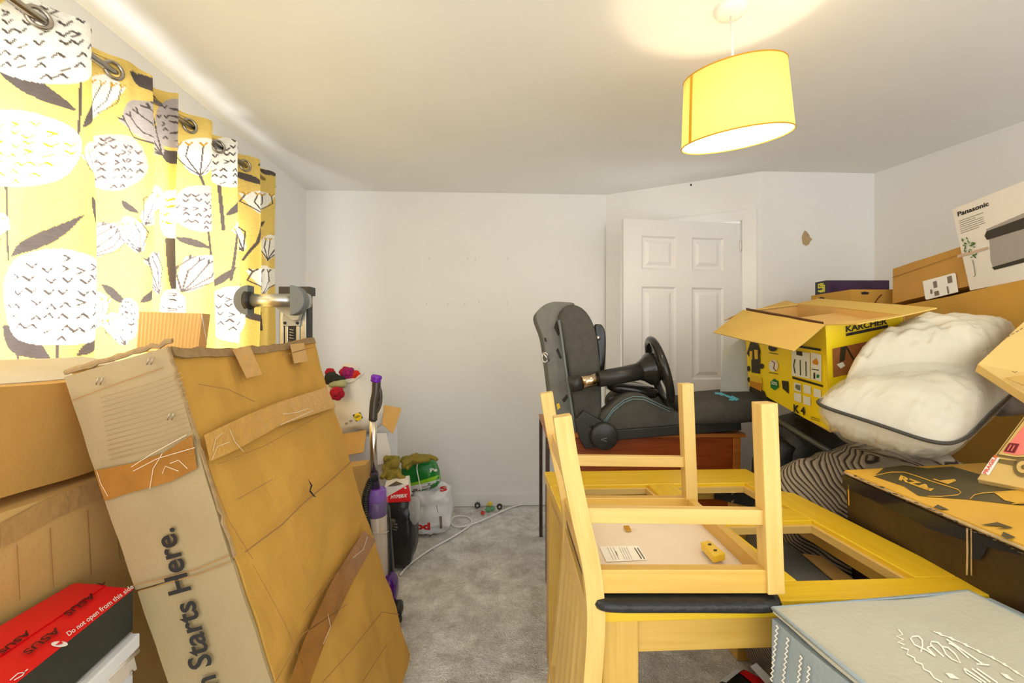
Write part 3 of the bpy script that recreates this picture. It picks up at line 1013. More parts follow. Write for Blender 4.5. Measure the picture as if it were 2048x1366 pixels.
tube('pole', [(RODX, 0.5, RODZ), (RODX, 2.72, RODZ)], .0125, m_ring, pole, 14)
lathe('finial', (RODX, 2.72, RODZ), (0, 1, 0), [(0, 0), (.018, 0), (.02, .03), (.012, .05), (0, .055)], m_ring, pole, 16)
for y in (0.6, 2.69):
    bar('bracket', (XL, y, RODZ - .005), (RODX, y, RODZ - .012), .012, .012, m_ring, pole)

# ================================================================== PENDANT LAMP
lampc = cw(.754, 1.55, 0)
lamp = thing('pendant_lamp', 'yellow fabric drum shade pendant hanging from the ceiling, lit', 'pendant lamp', (lampc.x, lampc.y, CEIL))
m_wp = mk('white_plastic', (0.80, 0.78, 0.74), 0.35, var=0.03)
lathe('ceiling_rose', (lampc.x, lampc.y, CEIL), (0, 0, -1), [(.052, 0), (.052, .012), (.042, .026), (.012, .03), (0, .03)], m_wp, lamp, 28)
tilt = Matrix.Rotation(math.radians(9), 3, Vector((cs, -sn, 0))) @ Matrix.Rotation(math.radians(-6.5), 3, Vector((sn, cs, 0)))
sc_ = W(1469, 214, 1.55)
ax3 = tilt @ Vector((0, 0, 1))
m_shade = bpy.data.materials.new('shade_fabric')
m_shade.use_nodes = True
nt = m_shade.node_tree; nt.nodes.clear()
out = nt.nodes.new('ShaderNodeOutputMaterial')
df = nt.nodes.new('ShaderNodeBsdfDiffuse'); tl = nt.nodes.new('ShaderNodeBsdfTranslucent')
nz_ = nt.nodes.new('ShaderNodeTexNoise'); nz_.inputs['Scale'].default_value = 150
mx_ = nt.nodes.new('ShaderNodeMix'); mx_.data_type = 'RGBA'; mx_.inputs[6].default_value = (.85, .62, .19, 1); mx_.inputs[7].default_value = (.93, .70, .25, 1)
nt.links.new(nz_.outputs['Fac'], mx_.inputs[0])
nt.links.new(mx_.outputs[2], df.inputs[0]); nt.links.new(mx_.outputs[2], tl.inputs[0])
ms = nt.nodes.new('ShaderNodeMixShader'); ms.inputs[0].default_value = .36
nt.links.new(df.outputs[0], ms.inputs[1]); nt.links.new(tl.outputs[0], ms.inputs[2]); nt.links.new(ms.outputs[0], out.inputs[0])
m_lining = bpy.data.materials.new('shade_lining')
m_lining.use_nodes = True
nt = m_lining.node_tree; nt.nodes.clear()
out = nt.nodes.new('ShaderNodeOutputMaterial')
df = nt.nodes.new('ShaderNodeBsdfDiffuse'); tl = nt.nodes.new('ShaderNodeBsdfTranslucent')
nz_ = nt.nodes.new('ShaderNodeTexNoise'); nz_.inputs['Scale'].default_value = 90
mx_ = nt.nodes.new('ShaderNodeMix'); mx_.data_type = 'RGBA'; mx_.inputs[6].default_value = (.90, .88, .82, 1); mx_.inputs[7].default_value = (.96, .94, .88, 1)
nt.links.new(nz_.outputs['Fac'], mx_.inputs[0])
nt.links.new(mx_.outputs[2], df.inputs[0]); nt.links.new(mx_.outputs[2], tl.inputs[0])
ms = nt.nodes.new('ShaderNodeMixShader'); ms.inputs[0].default_value = .45
nt.links.new(df.outputs[0], ms.inputs[1]); nt.links.new(tl.outputs[0], ms.inputs[2]); nt.links.new(ms.outputs[0], out.inputs[0])
m_seam = mk('shade_seam', rgb(226, 170, 40), .8, var=.04)
m_trim = mk('shade_trim', rgb(205, 150, 20), .7, var=.05)
SH, R0, R1 = .216, .159, .177          # height, top and bottom radius
def shade_ring(r, h, seg=64):
    s = ax3.cross(Vector((0, 1, 0))).normalized(); t = ax3.cross(s)
    return [sc_ + ax3 * h + s * r * math.cos(2 * math.pi * k / seg) + t * r * math.sin(2 * math.pi * k / seg) for k in range(seg)]
def loft(rings):
    vs = [p for r in rings for p in r]; n = len(rings[0]); fs = []
    for i in range(len(rings) - 1):
        for k in range(n):
            fs.append((i * n + k, i * n + (k + 1) % n, (i + 1) * n + (k + 1) % n, (i + 1) * n + k))
    return vs, fs
v_, f_ = loft([shade_ring(R1, -SH / 2), shade_ring((R0 + R1) / 2, 0), shade_ring(R0, SH / 2)])
shd = mobj('shade', v_, f_, m_shade, lamp, True)
for r, h in ((R1, -SH / 2), (R0, SH / 2)):
    rr = shade_ring(r, h)
    v_, f_ = tube_data(rr + [rr[0]], .0022, 6, False)
    mobj('rim', v_, f_, m_trim, shd, True)
# the overlapped seam
ks = [k for k in range(256)]
s64b = shade_ring(R1 + .001, -SH / 2 + .002, 256); s64t = shade_ring(R0 + .001, SH / 2 - .002, 256)
kb = min(ks, key=lambda k: abs(PX(s64b[k])[0] - 1379) + (0 if PX(s64b[k])[2] < 1.56 else 1e3))
v_, f_ = loft([[s64b[(kb + j) % 256] for j in range(-2, 3)], [s64t[(kb + j) % 256] for j in range(-2, 3)]])
mobj('seam', v_, [f for f in f_ if 4 not in f or 3 in f], m_seam, shd)
v_, f_ = loft([shade_ring(R1 - .003, -SH / 2 + .001), shade_ring((R0 + R1) / 2 - .003, 0), shade_ring(R0 - .003, SH / 2 - .001)])
mobj('lining', v_, f_, m_lining, shd, True)
# spider ring and holder
top = sc_ + ax3 * (SH / 2 - .02)
for a in range(3):
    d = tilt @ Vector((math.cos(a * 2.094 + .4), math.sin(a * 2.094 + .4), 0))
    tube('spoke', [top + d * .02, top + d * (R0 - .003)], .0022, m_wp, lamp, 6)
lathe('lamp_holder', top + ax3 * .045, -ax3, [(0, -.0), (.012, 0), (.019, .02), (.019, .06), (.016, .075), (0, .075)], m_wp, lamp, 16)
tube('flex', [(lampc.x, lampc.y, CEIL - .028), top + ax3 * .04], .0035, m_wp, lamp, 8)
m_bulb = bpy.data.materials.new('bulb_glow'); m_bulb.use_nodes = True
nt = m_bulb.node_tree; nt.nodes.clear()
out = nt.nodes.new('ShaderNodeOutputMaterial'); em = nt.nodes.new('ShaderNodeEmission')
em.inputs[0].default_value = (1, .84, .6, 1); em.inputs[1].default_value = 9.0
nt.links.new(em.outputs[0], out.inputs[0])
bc = sc_ + ax3 * (-.005)
lathe('bulb', bc + ax3 * .055, -ax3, [(0, 0), (.013, 0), (.016, .02), (.03, .05), (.026, .075), (.012, .088), (0, .09)], m_bulb, lamp, 18)
pl = bpy.data.lights.new('bulb_light', 'POINT'); pl.energy = BULB_POWER; pl.color = (1, .80, .49); pl.shadow_soft_size = .03
plo = bpy.data.objects.new('bulb_light', pl); plo.location = bc + ax3 * -.062
COL.objects.link(plo); setparent(plo, lamp)
# ================================================================== CARTONS ON THE LEFT
m_card = mk('brown_cardboard', rgb(188, 142, 70), 0.85, var=0.10, vs=5, bump=0.10, bs=160, detail=6)
m_card2 = mk('tan_cardboard', rgb(200, 160, 94), 0.85, var=0.08, vs=6, bump=0.10, bs=150, detail=6)
m_card3 = mk('orange_brown_cardboard', rgb(194, 148, 64), 0.85, var=0.10, vs=5, bump=0.10, bs=150, detail=6)
m_cardin = mk('cardboard_inside', rgb(206, 164, 96), 0.9, var=0.07, vs=8, bump=0.08, bs=150)
m_pcard = mk('pale_cardboard', rgb(190, 178, 156), 0.85, var=0.06, vs=6)
m_dimcard = mk('dim_lit_cardboard', rgb(162, 140, 100), 0.85, var=0.08, vs=6, bump=0.12, bs=150, detail=6)  # weaker warm light on the end face put into a greyer colour
m_torn = mk('torn_cardboard_edge', rgb(150, 122, 82), 0.95, var=0.25, vs=60)
m_tape = mk('brown_parcel_tape', rgb(152, 102, 42), 0.22, var=0.22, vs=16, spec=0.6, bump=0.3, bs=40)
m_tapec = mk('clear_parcel_tape', rgb(196, 149, 72), 0.16, var=0.10, vs=20, spec=0.7, bump=0.35, bs=45)
m_ink = mk('black_ink', (0.022, 0.018, 0.014), 0.7, var=0.15)
m_white = mk('white_print', (0.82, 0.80, 0.76), 0.6, var=0.03)
m_crease = mk('cardboard_crease', rgb(156, 114, 62), 0.9, var=0.15, vs=30)

# ---- the tall leaning carton
LA = math.radians(16.3)
T0 = W(355, 690, .962)
fwd = (W(632, 674, 1.64) - T0).normalized()
ew = cw(-math.cos(LA), 0, -math.sin(LA)).normalized()
ew = (ew - fwd * ew.dot(fwd)).normalized()
el = ew.cross(fwd).normalized()
if el.z > 0: el = -el
LW, LD = .236, .690
LL = (T0.z + ew.z * LW) / -el.z - .002
tall = thing('tall_carton', 'tall battered brown cardboard carton leaning towards the window with black lettering', 'cardboard box', T0 + el * LL)
def crumple(u, v, w):
    d = Vector()
    if w < .001:
        d += el * (.003 * math.sin(v * 21))
        if u < .12: d += el * (.016 * math.sin(min(1, v * 1.15) * math.pi) ** .6)
        if u > .80: d -= el * (.004 + .004 * math.sin(v * 13))
    return d
softbox('body', T0 + ew * .018 + el * .0, ew, fwd, el, LW - .018, LD, LL, m_card3, tall, n=64, amp=.008, fr=6.5, seed=2.0, dent=crumple, open_top=True)
# end panel flap that stands proud of the end face
e0 = T0 - fwd * .004
panel('end_flap', e0 + ew * .012 - fwd * .010, e0 + ew * (LW + .004) - fwd * .012, e0 + ew * (LW + .004) + el * .48 - fwd * .008, e0 + ew * .020 + el * .48 - fwd * .012, m_dimcard, tall, th=.008, n=12, m=22, amp=.004, fr=12, seed=1.0)
panel('end_flap', e0 + ew * .020 + el * .478 - fwd * .010, e0 + ew * (LW + .002) + el * .485 - fwd * .006, e0 + ew * (LW) + el * (LL - .01) - fwd * .004, e0 + ew * .016 + el * (LL - .01) - fwd * .010, m_dimcard, tall, th=.008, n=12, m=30, amp=.003, fr=10, seed=5.0)
# ragged top rim: two crumpled cardboard edges along the open top
for k, (off, mt) in enumerate(((0.004, m_torn), (LW - .035, m_card))):
    pts, rr = [], []
    for i in range(27):
        f = i / 26
        p = T0 + fwd * (LD * f) + ew * (.010 + off) + el * ((.016 * math.sin(min(1, f * 1.15) * math.pi) ** .6 if k == 0 else -.006) + .004 * noise.noise(Vector((f * 11, k * 3.0, 0))))
        pts.append(p)
    vs, fs = [], []
    for i, p in enumerate(pts):
        hgt = (.001 + .006 * abs(noise.noise(Vector((i * .5, k, 4))))) if k == 0 else .006
        a = ew * .003
        vs += [p + el * .02 - a, p + el * .02 + a, p - el * hgt + a * .6 + ew * .004 * noise.noise(Vector((i * .7, 3, k))), p - el * hgt - a * .6 + ew * .004 * noise.noise(Vector((i * .7, 3, k)))]
    for i in range(len(pts) - 1):
        for q in range(4):
            fs.append((i * 4 + q, i * 4 + (q + 1) % 4, i * 4 + 4 + (q + 1) % 4, i * 4 + 4 + q))
    fs += [(3, 2, 1, 0), tuple(len(vs) - 4 + q for q in range(4))]
    mobj('torn_rim', vs, fs, mt, tall)
pts = [T0 + ew * (.0 + (LW + .004) * i / 16) - fwd * .010 + el * (-.010 + .006 * noise.noise(Vector((i * .8, 0, 9)))) for i in range(17)]
tube('torn_rim', pts, [.0035 + .003 * abs(noise.noise(Vector((i * 1.3, 2, 2)))) for i in range(17)], m_torn, tall, 6, smooth=False, flat=1.6)
# torn corner: ragged strips down the edge between the two faces
pts = [T0 - fwd * .012 + ew * .012 + el * (.47 * i / 30) + ew * .005 * noise.noise(Vector((i * .9, 1, 1))) for i in range(31)]
tube('torn_edge', pts, [.0035 + .003 * abs(noise.noise(Vector((i * 1.9, 5, 2)))) for i in range(31)], m_torn, tall, 5, smooth=False)
h_end = plane_hit(e0 - fwd * .012, e0 + ew - fwd * .012, e0 + el - fwd * .012, .0055)
h_side = plane_hit(T0, T0 + fwd, T0 + el, .0065)
lettering('printed_lettering', tall, m_ink, h_end, 'm Starts Here.', (444, 1384), (350, 1052), (-43, 12), bold=.020)
# tape strips
prints('parcel_tape', tall, m_tape, h_end, [[(193, 940), (268, 925), (330, 905), (388, 868), (398, 935), (345, 962), (260, 985), (214, 1000)]])
prints('parcel_tape', tall, m_tape, h_side, [[(724, 1062), (748, 1082), (702, 1165), (654, 1262), (614, 1370), (572, 1370), (602, 1285), (656, 1170)]])
prints('clear_tape', tall, m_tapec, h_side, [[(402, 872), (470, 840), (540, 810), (650, 775), (668, 815), (560, 850), (470, 900), (414, 925)], [(460, 700), (495, 692), (520, 750), (488, 758)], [(576, 690), (604, 686), (612, 724), (584, 728)]])
# creases pressed into the board
m_cr = m_crease
for p, w in (([(484, 1106), (560, 1050), (600, 1010), (660, 960), (698, 925)], 3), ([(392, 770), (450, 780), (505, 805)], 2), ([(545, 1366), (600, 1270), (690, 1210)], 2), ([(640, 1366), (700, 1300), (760, 1225), (795, 1230)], 2), ([(540, 960), (470, 1000)], 1.6), ([(625, 695), (560, 712)], 1.6), ([(420, 960), (450, 1040), (500, 1120)], 1.6), ([(700, 1120), (640, 1175), (600, 1230)], 1.4), ([(430, 930), (520, 895), (640, 830)], 1.4), ([(770, 1290), (720, 1366)], 1.6), ([(500, 1130), (560, 1240), (600, 1330)], 1.2)):
    ribbon('crease', tall, m_cr, h_side, p, w)
for p in ([(270, 1168), (340, 1152), (400, 1135), (462, 1108)], [(280, 1180), (400, 1146), (465, 1120)], [(150, 800), (215, 775), (330, 735)]):
    ribbon('crease', tall, m_cr, h_end, p, 2)
prints('puncture', tall, m_ink, h_side, [[(611, 958), (617, 972), (614, 984), (622, 994), (628, 996), (617, 982), (621, 972)]])
m_staple = mk('staple_wire', (.42, .36, .28), .35, .8, var=.1)
for (x, y) in ((203, 762), (304, 722), (345, 832)):
    for dx in (-4, 4):
        tube('staple', [h_end(x + dx - 2, y + 7), h_end(x + dx, y), h_end(x + dx + 3, y - 7)], .0013, m_staple, tall, 6)
# fluted imprint on the end panel, groove shade painted as darker lines
for i in range(14):
    ribbon('flute_mark', tall, mk('flute_shadow', rgb(146, 122, 82), .9, var=.08), h_end, [(205 + i * 1.4, 795 + i * 9.5), (300 + i * 2.4, 768 + i * 9.5), (366 + i * 2.2, 745 + i * 9.5)], 1.5)

# ---- carton stack along the window
def cb(X0, X1, Z0, Z1, z0, z1):
    return cw(X0, Z0, z0)
ex_, ez_ = cw(1, 0, 0), cw(0, 1, 0)
up_ = Vector((0, 0, 1))
cB = thing('carton', 'wide brown cardboard carton on the window-side stack, left of the leaning carton', 'cardboard box', cw(-1.15, .9, .96))
tl_ = Vector((-.994, 0, .112))
eb = (cw(-1, 0, 0) * .994 + up_ * .112).normalized()
ub = ez_.cross(eb); ub = ub if ub.z > 0 else -ub
softbox('body', cw(-1.0, .35, .962), eb, ez_, ub, .25, 1.0, .222, m_card, cB, n=30, amp=.005, fr=4, seed=7)
panel('lid_flap', cw(-1.002, .35, 1.186), cw(-1.002, 1.33, 1.188), cw(-1.27, 1.33, 1.226), cw(-1.27, .35, 1.224), m_pcard, cB, th=.004, n=22, m=6, amp=.004, fr=7, seed=3)
cC = thing('carton', 'large brown cardboard carton with a tape band at the bottom of the window-side stack', 'cardboard box', cw(-1.15, .9, 0))
softbox('body', cw(-.975, .3, 0), cw(-1, 0, 0), ez_, up_, .26, 1.20, .945, m_card2, cC, n=34, amp=.005, fr=3.5, seed=11)
hC = plane_hit(cw(-.975, .5, 0), cw(-.975, 1, 0), cw(-.975, .5, 1), .006)
prints('parcel_tape', cC, mk('grey_brown_tape', rgb(178, 140, 86), .3, var=.12, vs=14, bump=.3, bs=45), hC, [[(-5, 1048), (80, 1002), (205, 952), (222, 985), (100, 1040), (-5, 1098)]])
for p in ([(28, 1090), (34, 1200)], [(95, 1055), (102, 1175)], [(170, 1020), (178, 1150)], [(222, 1000), (236, 1120)]):
    ribbon('crease', cC, m_cr, hC, p, 1.5)
# carton behind, seen just above the leaning one, and the fluted box on it
cD = thing('carton', 'tan cardboard carton against the curtain behind the leaning carton', 'cardboard box', cw(-1.15, 1.7, 0))
softbox('body', cw(-1.0, 1.53, 0), cw(-1, 0, 0), ez_, up_, .25, .45, 1.225, m_card2, cD, n=26, amp=.003, fr=4, seed=4)
panel('lid_flap', cw(-1.01, 1.52, 1.232), cw(-1.01, 1.99, 1.232), cw(-1.27, 1.99, 1.240), cw(-1.27, 1.52, 1.240), m_cardin, cD, th=.004, n=6, m=4, amp=.003)
m_flute = stripes('fluted_card', rgb(222, 186, 128), rgb(184, 142, 82), 34, .85, 'U', .5)
fb = thing('fluted_box', 'small fluted cardboard box standing upright against the curtain', 'cardboard box', W(340, 694, 1.62))
vs, fs, uv = [], [], []
P0, P1, P2, P3 = W(273, 699, 1.60), W(396, 699, 1.62), W(405, 627, 1.62), W(278, 623, 1.60)
N = 120
nrm = (P1 - P0).cross(P3 - P0).normalized()
nrm = nrm if nrm.dot(EYEV - P0) > 0 else -nrm
for side in (0, 1):
    for v in (0, 1):
        for i in range(N + 1):
            u = i / N
            p = (P0.lerp(P1, u)) * (1 - v) + (P3.lerp(P2, u)) * v
            vs.append(p + nrm * (.0012 * math.sin(u * 2 * math.pi * 17) - side * .05)); uv.append((u * .22, v * .14))
K = 2 * (N + 1)
for i in range(N):
    fs += [(i, i + 1, N + 2 + i, N + 1 + i), (K + i + 1, K + i, K + N + 1 + i, K + N + 2 + i), (N + 1 + i, N + 2 + i, K + N + 2 + i, K + N + 1 + i), (i + 1, i, K + i, K + i + 1)]
fs += [(0, N + 1, K + N + 1, K), (N, K + N, K + 2 * N + 1, 2 * N + 1)]
mobj('body', vs, fs, mk('fluted_card_board', rgb(214, 176, 118), .85, var=.06, vs=10), fb)
panel('lid_flap', P2 + nrm * .002, W(415, 690, 1.60), W(416, 697, 1.56), P2 + nrm * .004 - up_ * .01, m_white, fb, th=.003, n=2, m=2)

# ---- red and black electronics box, lying flat on the white unit
dz = .742
d0, d1, d2, d3 = cw(-.952, .975, dz), cw(-.806, .957, dz), cw(-.735, .50, dz), cw(-.93, .50, dz)
rb = thing('electronics_box', 'flat red and black electronics box with white warning lettering', 'box', cw(-.86, .72, .655))
m_red = mk('red_print', rgb(222, 18, 24), .45, var=.06, vs=6)
m_gunmetal = mk('dark_olive_card', rgb(50, 52, 44), .6, var=.18, vs=6)
dn_ = Vector((0, 0, -.085))
hexa('body', [d0 + dn_, d1 + dn_, d2 + dn_, d3 + dn_, d0, d1, d2, d3], m_gunmetal, rb, .002)
hr = plane_hit(d0, d1, d2, .0042)
panel('lid', d3 + up_ * .003, d2 + up_ * .003, d1 + up_ * .003, d0 + up_ * .003, m_red, rb, th=.0025, n=3, m=3)
panel('tuck_flap', d3.lerp(d2, .05) + up_ * .005, d3.lerp(d2, .52) + up_ * .006, d0.lerp(d1, .55) + up_ * .006, d0.lerp(d1, .05) + up_ * .005, m_red, rb, th=.002, n=3, m=3)
hr2 = plane_hit(d0 + up_ * .006, d1 + up_ * .006, d2 + up_ * .006, .0015)
lettering('warning_lettering', rb, m_white, hr, 'Do not open from this side', (138, 1277), (268, 1179), (-6, -7), bold=.012)
prints('warning_icon', rb, m_white, hr, [circ(119, 1293, 17, 6, 16)])
ribbon('warning_icon', rb, m_white, hr, [(20, 1366), (36, 1352), (48, 1350), (56, 1343)], 2.0)
ribbon('warning_icon', rb, m_white, hr, [(28, 1366), (45, 1356), (50, 1348)], 2.0)
prints('warning_icon', rb, m_red, plane_hit(d0, d1, d2, .0055), [[(110, 1297), (122, 1287), (126, 1293)]])
m_dkred = mk('dark_ink_on_red', rgb(70, 10, 20), .5, var=.1)
lettering('brand_lettering', rb, m_dkred, hr2, 'ASUS', (112, 1256), (44, 1306), (13, 5), bold=.02)
lettering('brand_lettering', rb, m_dkred, hr2, 'ASUS', (183, 1187), (126, 1229), (11, 5), bold=.02)
lettering('brand_lettering', rb, m_dkred, hr2, 'ASUS', (54, 1262), (-6, 1306), (11, 4), bold=.02)
lettering('brand_lettering', rb, m_dkred, hr2, 'A', (212, 1165), (192, 1168), (4, 5), bold=.02)
# ---- white cabinet / unit below it
m_whlam = mk('white_laminate', (.78, .785, .79), .4, var=.03, vs=12, bump=.05, bs=60, stretch=(1, 1, 20))
wu = thing('white_cabinet', 'white ribbed laminate cabinet with a steel hinge below the red electronics box', 'cabinet', cw(-.87, .65, 0))
hexa('carcass', [p + up_ * (z - p.z) for z in (0, .652) for p in (d0 + ex_ * .02, d1 + ex_ * .0, d2, d3 + ex_ * .02)], m_whlam, wu, .002)
h_w = plane_hit(d1, d2, d1 - up_, .002)
bar('top_rail', cw(-.795, .950, .640), cw(-.722, .52, .640), .018, .030, m_whlam, wu)
m_hinge = mk('painted_hinge', rgb(226, 214, 196), .35, var=.05)
ph0, ph1 = h_w(208, 1366), h_w(264, 1310)
out_ = (ex_ * .97 + ez_ * .2).normalized()
panel('hinge_plate', h_w(205, 1346), h_w(262, 1296), h_w(272, 1338), h_w(228, 1380), m_hinge, wu, th=-.004, n=2, m=2)
tube('hinge_knuckle', [h_w(196, 1362) + out_ * .006, h_w(266, 1303) + out_ * .006], .0055, m_hinge, wu, 10)
for (x, y) in ((222, 1329), (203, 1347), (258, 1346)):
    lathe('screw', h_w(x, y) + out_ * .004, out_, [(0, .002), (.003, .002), (.0045, 0)], m_steel, wu, 10)

# ================================================================== UPRIGHT EXERCISE MACHINE (rail with roller)
gz = 2.08
gym = thing('exercise_machine', 'upright grey exercise machine with a steel roller bar and half-round end caps', 'exercise machine', cw(-1.0, gz, 0))
m_alu = mk('satin_aluminium', (.50, .51, .49), .32, .9, var=.08)
m_gpl = mk('grey_plastic', rgb(112, 118, 120), .5, var=.06)
m_lgpl = mk('light_grey_paint', rgb(178, 178, 168), .4, var=.05)
def gp(px, z=None, py=None, Z=gz):
    return W(px, py, Z)
def gbar(name, x0, x1, y0, y1, Z, d, mat):
    a, b_ = W(x0, y1, Z), W(x1, y0, Z)
    c = [a, W(x1, y1, Z), W(x1, y1, Z) + ez_ * d, a + ez_ * d]
    t = [W(x0, y0, Z), b_, b_ + ez_ * d, W(x0, y0, Z) + ez_ * d]
    return hexa(name, c + t, mat, gym, .002)
def gpost(name, x0, x1, ytop, Z, d, mat):
    a0, a1 = W(x0, ytop, Z), W(x1, ytop, Z)
    f0, f1 = Vector((a0.x, a0.y, 0)), Vector((a1.x, a1.y, 0))
    return hexa(name, [f0, f1, f1 + ez_ * d, f0 + ez_ * d, a0, a1, a1 + ez_ * d, a0 + ez_ * d], mat, gym, .002)
gpost('rail', 559, 616, 588, gz + .02, .05, m_dark)
gpost('rail_face', 560, 567, 590, gz + .012, .01, m_alu)
gpost('rail_face', 601, 612, 590, gz + .012, .01, m_alu)
gpost('rail_face', 570, 576, 650, gz + .014, .01, m_alu)
gpost('rail_face', 592, 599, 650, gz + .014, .01, m_alu)
gbar('end_cap', 557, 620, 573, 590, gz + .01, .06, mk('dark_brown_plastic', (.035, .03, .026), .4, var=.1))
gbar('slider_plate', 565, 600, 630, 652, gz, .012, m_lgpl)
for x in (570, 595):
    lathe('bolt', W(x, 646, gz), -ez_, [(0, .006), (.006, .006), (.007, 0)], m_dark, gym, 12)
sp_ = [W(584 + 4 * math.cos(a), 655 + a * .9, gz + .015) + ez_ * (.01 * math.sin(a)) for a in [k * .5 for k in range(60)]]
tube('spring', sp_, .0022, m_steel, gym, 6)
exp_px('bracket', [(548, 613), (566, 628), (585, 642), (596, 640), (602, 622), (592, 612), (575, 612)], gz - .02, .03, m_lgpl, gym, .004)
rl = gz - .06
tube('roller_tube', [W(500, 601, rl), W(598, 601, rl)], 13.5 / FPX * rl, m_alu, gym, 24)
for x, sgn, dz_ in ((495, -1, -.02), (579, 1, -.062)):
    arc = [(x + sgn * 29.5 * math.cos(t), 600 - 30 * math.sin(t)) for t in [math.pi / 2 - math.pi * k / 20 for k in range(21)]]
    exp_px('roller_end_cap', arc, rl + dz_, .055, m_gpl, gym, .004)
lathe('roller_collar', W(494, 601, rl), ex_, [(0, 0), (.045, 0), (.040, .02), (.034, .026), (0, .026)], m_dark, gym, 24)
lathe('roller_end_knob', W(606, 602, rl + .035), ex_, [(0, 0), (.036, 0), (.036, .02), (.03, .03), (0, .032)], m_lgpl, gym, 24)
gbar('foot', 520, 640, 1118, 1138, gz - .02, .12, m_dark) if False else abox('foot', cw(-1.10, gz, 0).x, cw(-.90, gz, 0).x, cw(-1.0, gz, 0).y - .05, cw(-1.0, gz, 0).y + .12, 0, .05, m_dark, gym, .004)

# frayed strands of clear tape
m_str = mk('tape_strand', rgb(232, 214, 182), .2, var=.05, spec=.7)
for pts in ([(268, 932), (310, 905), (378, 868)], [(272, 940), (320, 915), (395, 893)], [(305, 975), (312, 935), (330, 905)], [(330, 945), (336, 930), (362, 940)], [(345, 925), (362, 918), (380, 935)], [(200, 940), (208, 965), (222, 990)]):
    ribbon('tape_strand', tall, m_str, lambda x, y: h_end(x, y) - fwd * .002, pts, 1.1)
for pts in ([(418, 905), (424, 880), (438, 868)], [(416, 922), (428, 895), (452, 886)], [(452, 860), (462, 885), (480, 905)], [(555, 852), (585, 838), (622, 822)], [(560, 830), (590, 826), (612, 818)], [(730, 1075), (722, 1100), (700, 1118)], [(640, 1290), (655, 1255), (650, 1230)]):
    ribbon('tape_strand', tall, m_str, lambda x, y: h_side(x, y) - ew * .002, pts, 1.1)
# ================================================================== DINING TABLE (glass panels out of its frame)
m_oak = wood('golden_beech', rgb(216, 174, 84), rgb(202, 156, 64), .33)
m_oakd = wood('golden_beech_top', rgb(236, 197, 42), rgb(226, 178, 26), .28)
m_oakl = wood('pale_beech', rgb(220, 184, 106), rgb(208, 168, 86), .4)
TX0, TX1, TY0, TY1, TZ = .218, 1.062, .892, 1.825, .74
tb = thing('dining_table', 'golden wooden dining table frame with its four glass panels missing', 'table', ((TX0 + TX1) / 2, (TY0 + TY1) / 2, 0))
TT = .034
RW = .098                                     # border width
def tw(px, py): return WZ(px, py, TZ)
cx0, cx1 = tw(1312, 985).x, tw(1400, 990).x  # centre rail
cx0, cx1 = .585, .680
ry0, ry1 = tw(1637, 1040).y, tw(1551, 1017).y
iy0 = tw(1700, 1158).y; iy1 = tw(1440, 966).y
ix1 = tw(1827, 1152).x; ix0 = TX0 + (TX1 - ix1)
abox('top_rail', TX0, TX1, TY0, iy0, TZ - TT, TZ, m_oakd, tb, .003, 'x')
abox('top_rail', TX0, TX1, iy1, TY1, TZ - TT, TZ, m_oakd, tb, .003, 'x')
abox('top_stile', TX0, ix0, iy0, iy1, TZ - TT, TZ, m_oakd, tb, .003, 'y')
abox('top_stile', ix1, TX1, iy0, iy1, TZ - TT, TZ, m_oakd, tb, .003, 'y')
abox('centre_rail', cx0, cx1, iy0, iy1, TZ - TT, TZ, m_oakd, tb, .003, 'y')
for a, c in ((ix0, cx0), (cx1, ix1)):
    abox('cross_rail', a, c, ry0, ry1, TZ - TT, TZ, m_oakd, tb, .003, 'x')
    for y0, y1 in ((iy0, ry0), (ry1, iy1)):    # rebate lips that carried the glass
        abox('glass_rebate', a, a + .012, y0, y1, TZ - TT, TZ - .012, m_oakl, tb, .001, 'y')
        abox('glass_rebate', c - .012, c, y0, y1, TZ - TT, TZ - .012, m_oakl, tb, .001, 'y')
        abox('glass_rebate', a + .012, c - .012, y0, y0 + .012, TZ - TT, TZ - .012, m_oakl, tb, .001, 'x')
        abox('glass_rebate', a + .012, c - .012, y1 - .012, y1, TZ - TT, TZ - .012, m_oakl, tb, .001, 'x')
LG = .075
for x in (TX0 + .008, TX1 - .008 - LG):
    for y in (TY0 + .008, TY1 - .008 - LG):
        abox('leg', x, x + LG, y, y + LG, 0, TZ - TT, m_oak, tb, .004, 'z')
AP = .075
abox('apron', TX0 + .01 + LG, TX1 - .01 - LG, TY0 + .020, TY0 + .042, TZ - TT - AP, TZ - TT, m_oak, tb, .002, 'x')
abox('apron', TX0 + .01 + LG, TX1 - .01 - LG, TY1 - .042, TY1 - .020, TZ - TT - AP, TZ - TT, m_oak, tb, .002, 'x')
abox('apron', TX0 + .020, TX0 + .042, TY0 + .01 + LG, TY1 - .01 - LG, TZ - TT - AP, TZ - TT, m_oak, tb, .002, 'y')
abox('apron', TX1 - .042, TX1 - .020, TY0 + .01 + LG, TY1 - .01 - LG, TZ - TT - AP, TZ - TT, m_oak, tb, .002, 'y')
# corner brace bolts at the far-right leg
m_blk = mk('black_steel', (.02, .02, .02), .3, .6, var=.2)
q = Vector((TX1 - .10, TY1 - .10, TZ - TT - .04))
panel('corner_brace', q + Vector((-.06, .05, .03)), q + Vector((.05, -.06, .03)), q + Vector((.05, -.06, -.03)), q + Vector((-.06, .05, -.03)), m_blk, tb, th=.003, n=1, m=1)
for dz_ in (-.015, .015):
    tube('brace_bolt', [q + Vector((-.03, -.03, dz_)), q + Vector((.02, .02, dz_))], .004, m_steel, tb, 8)

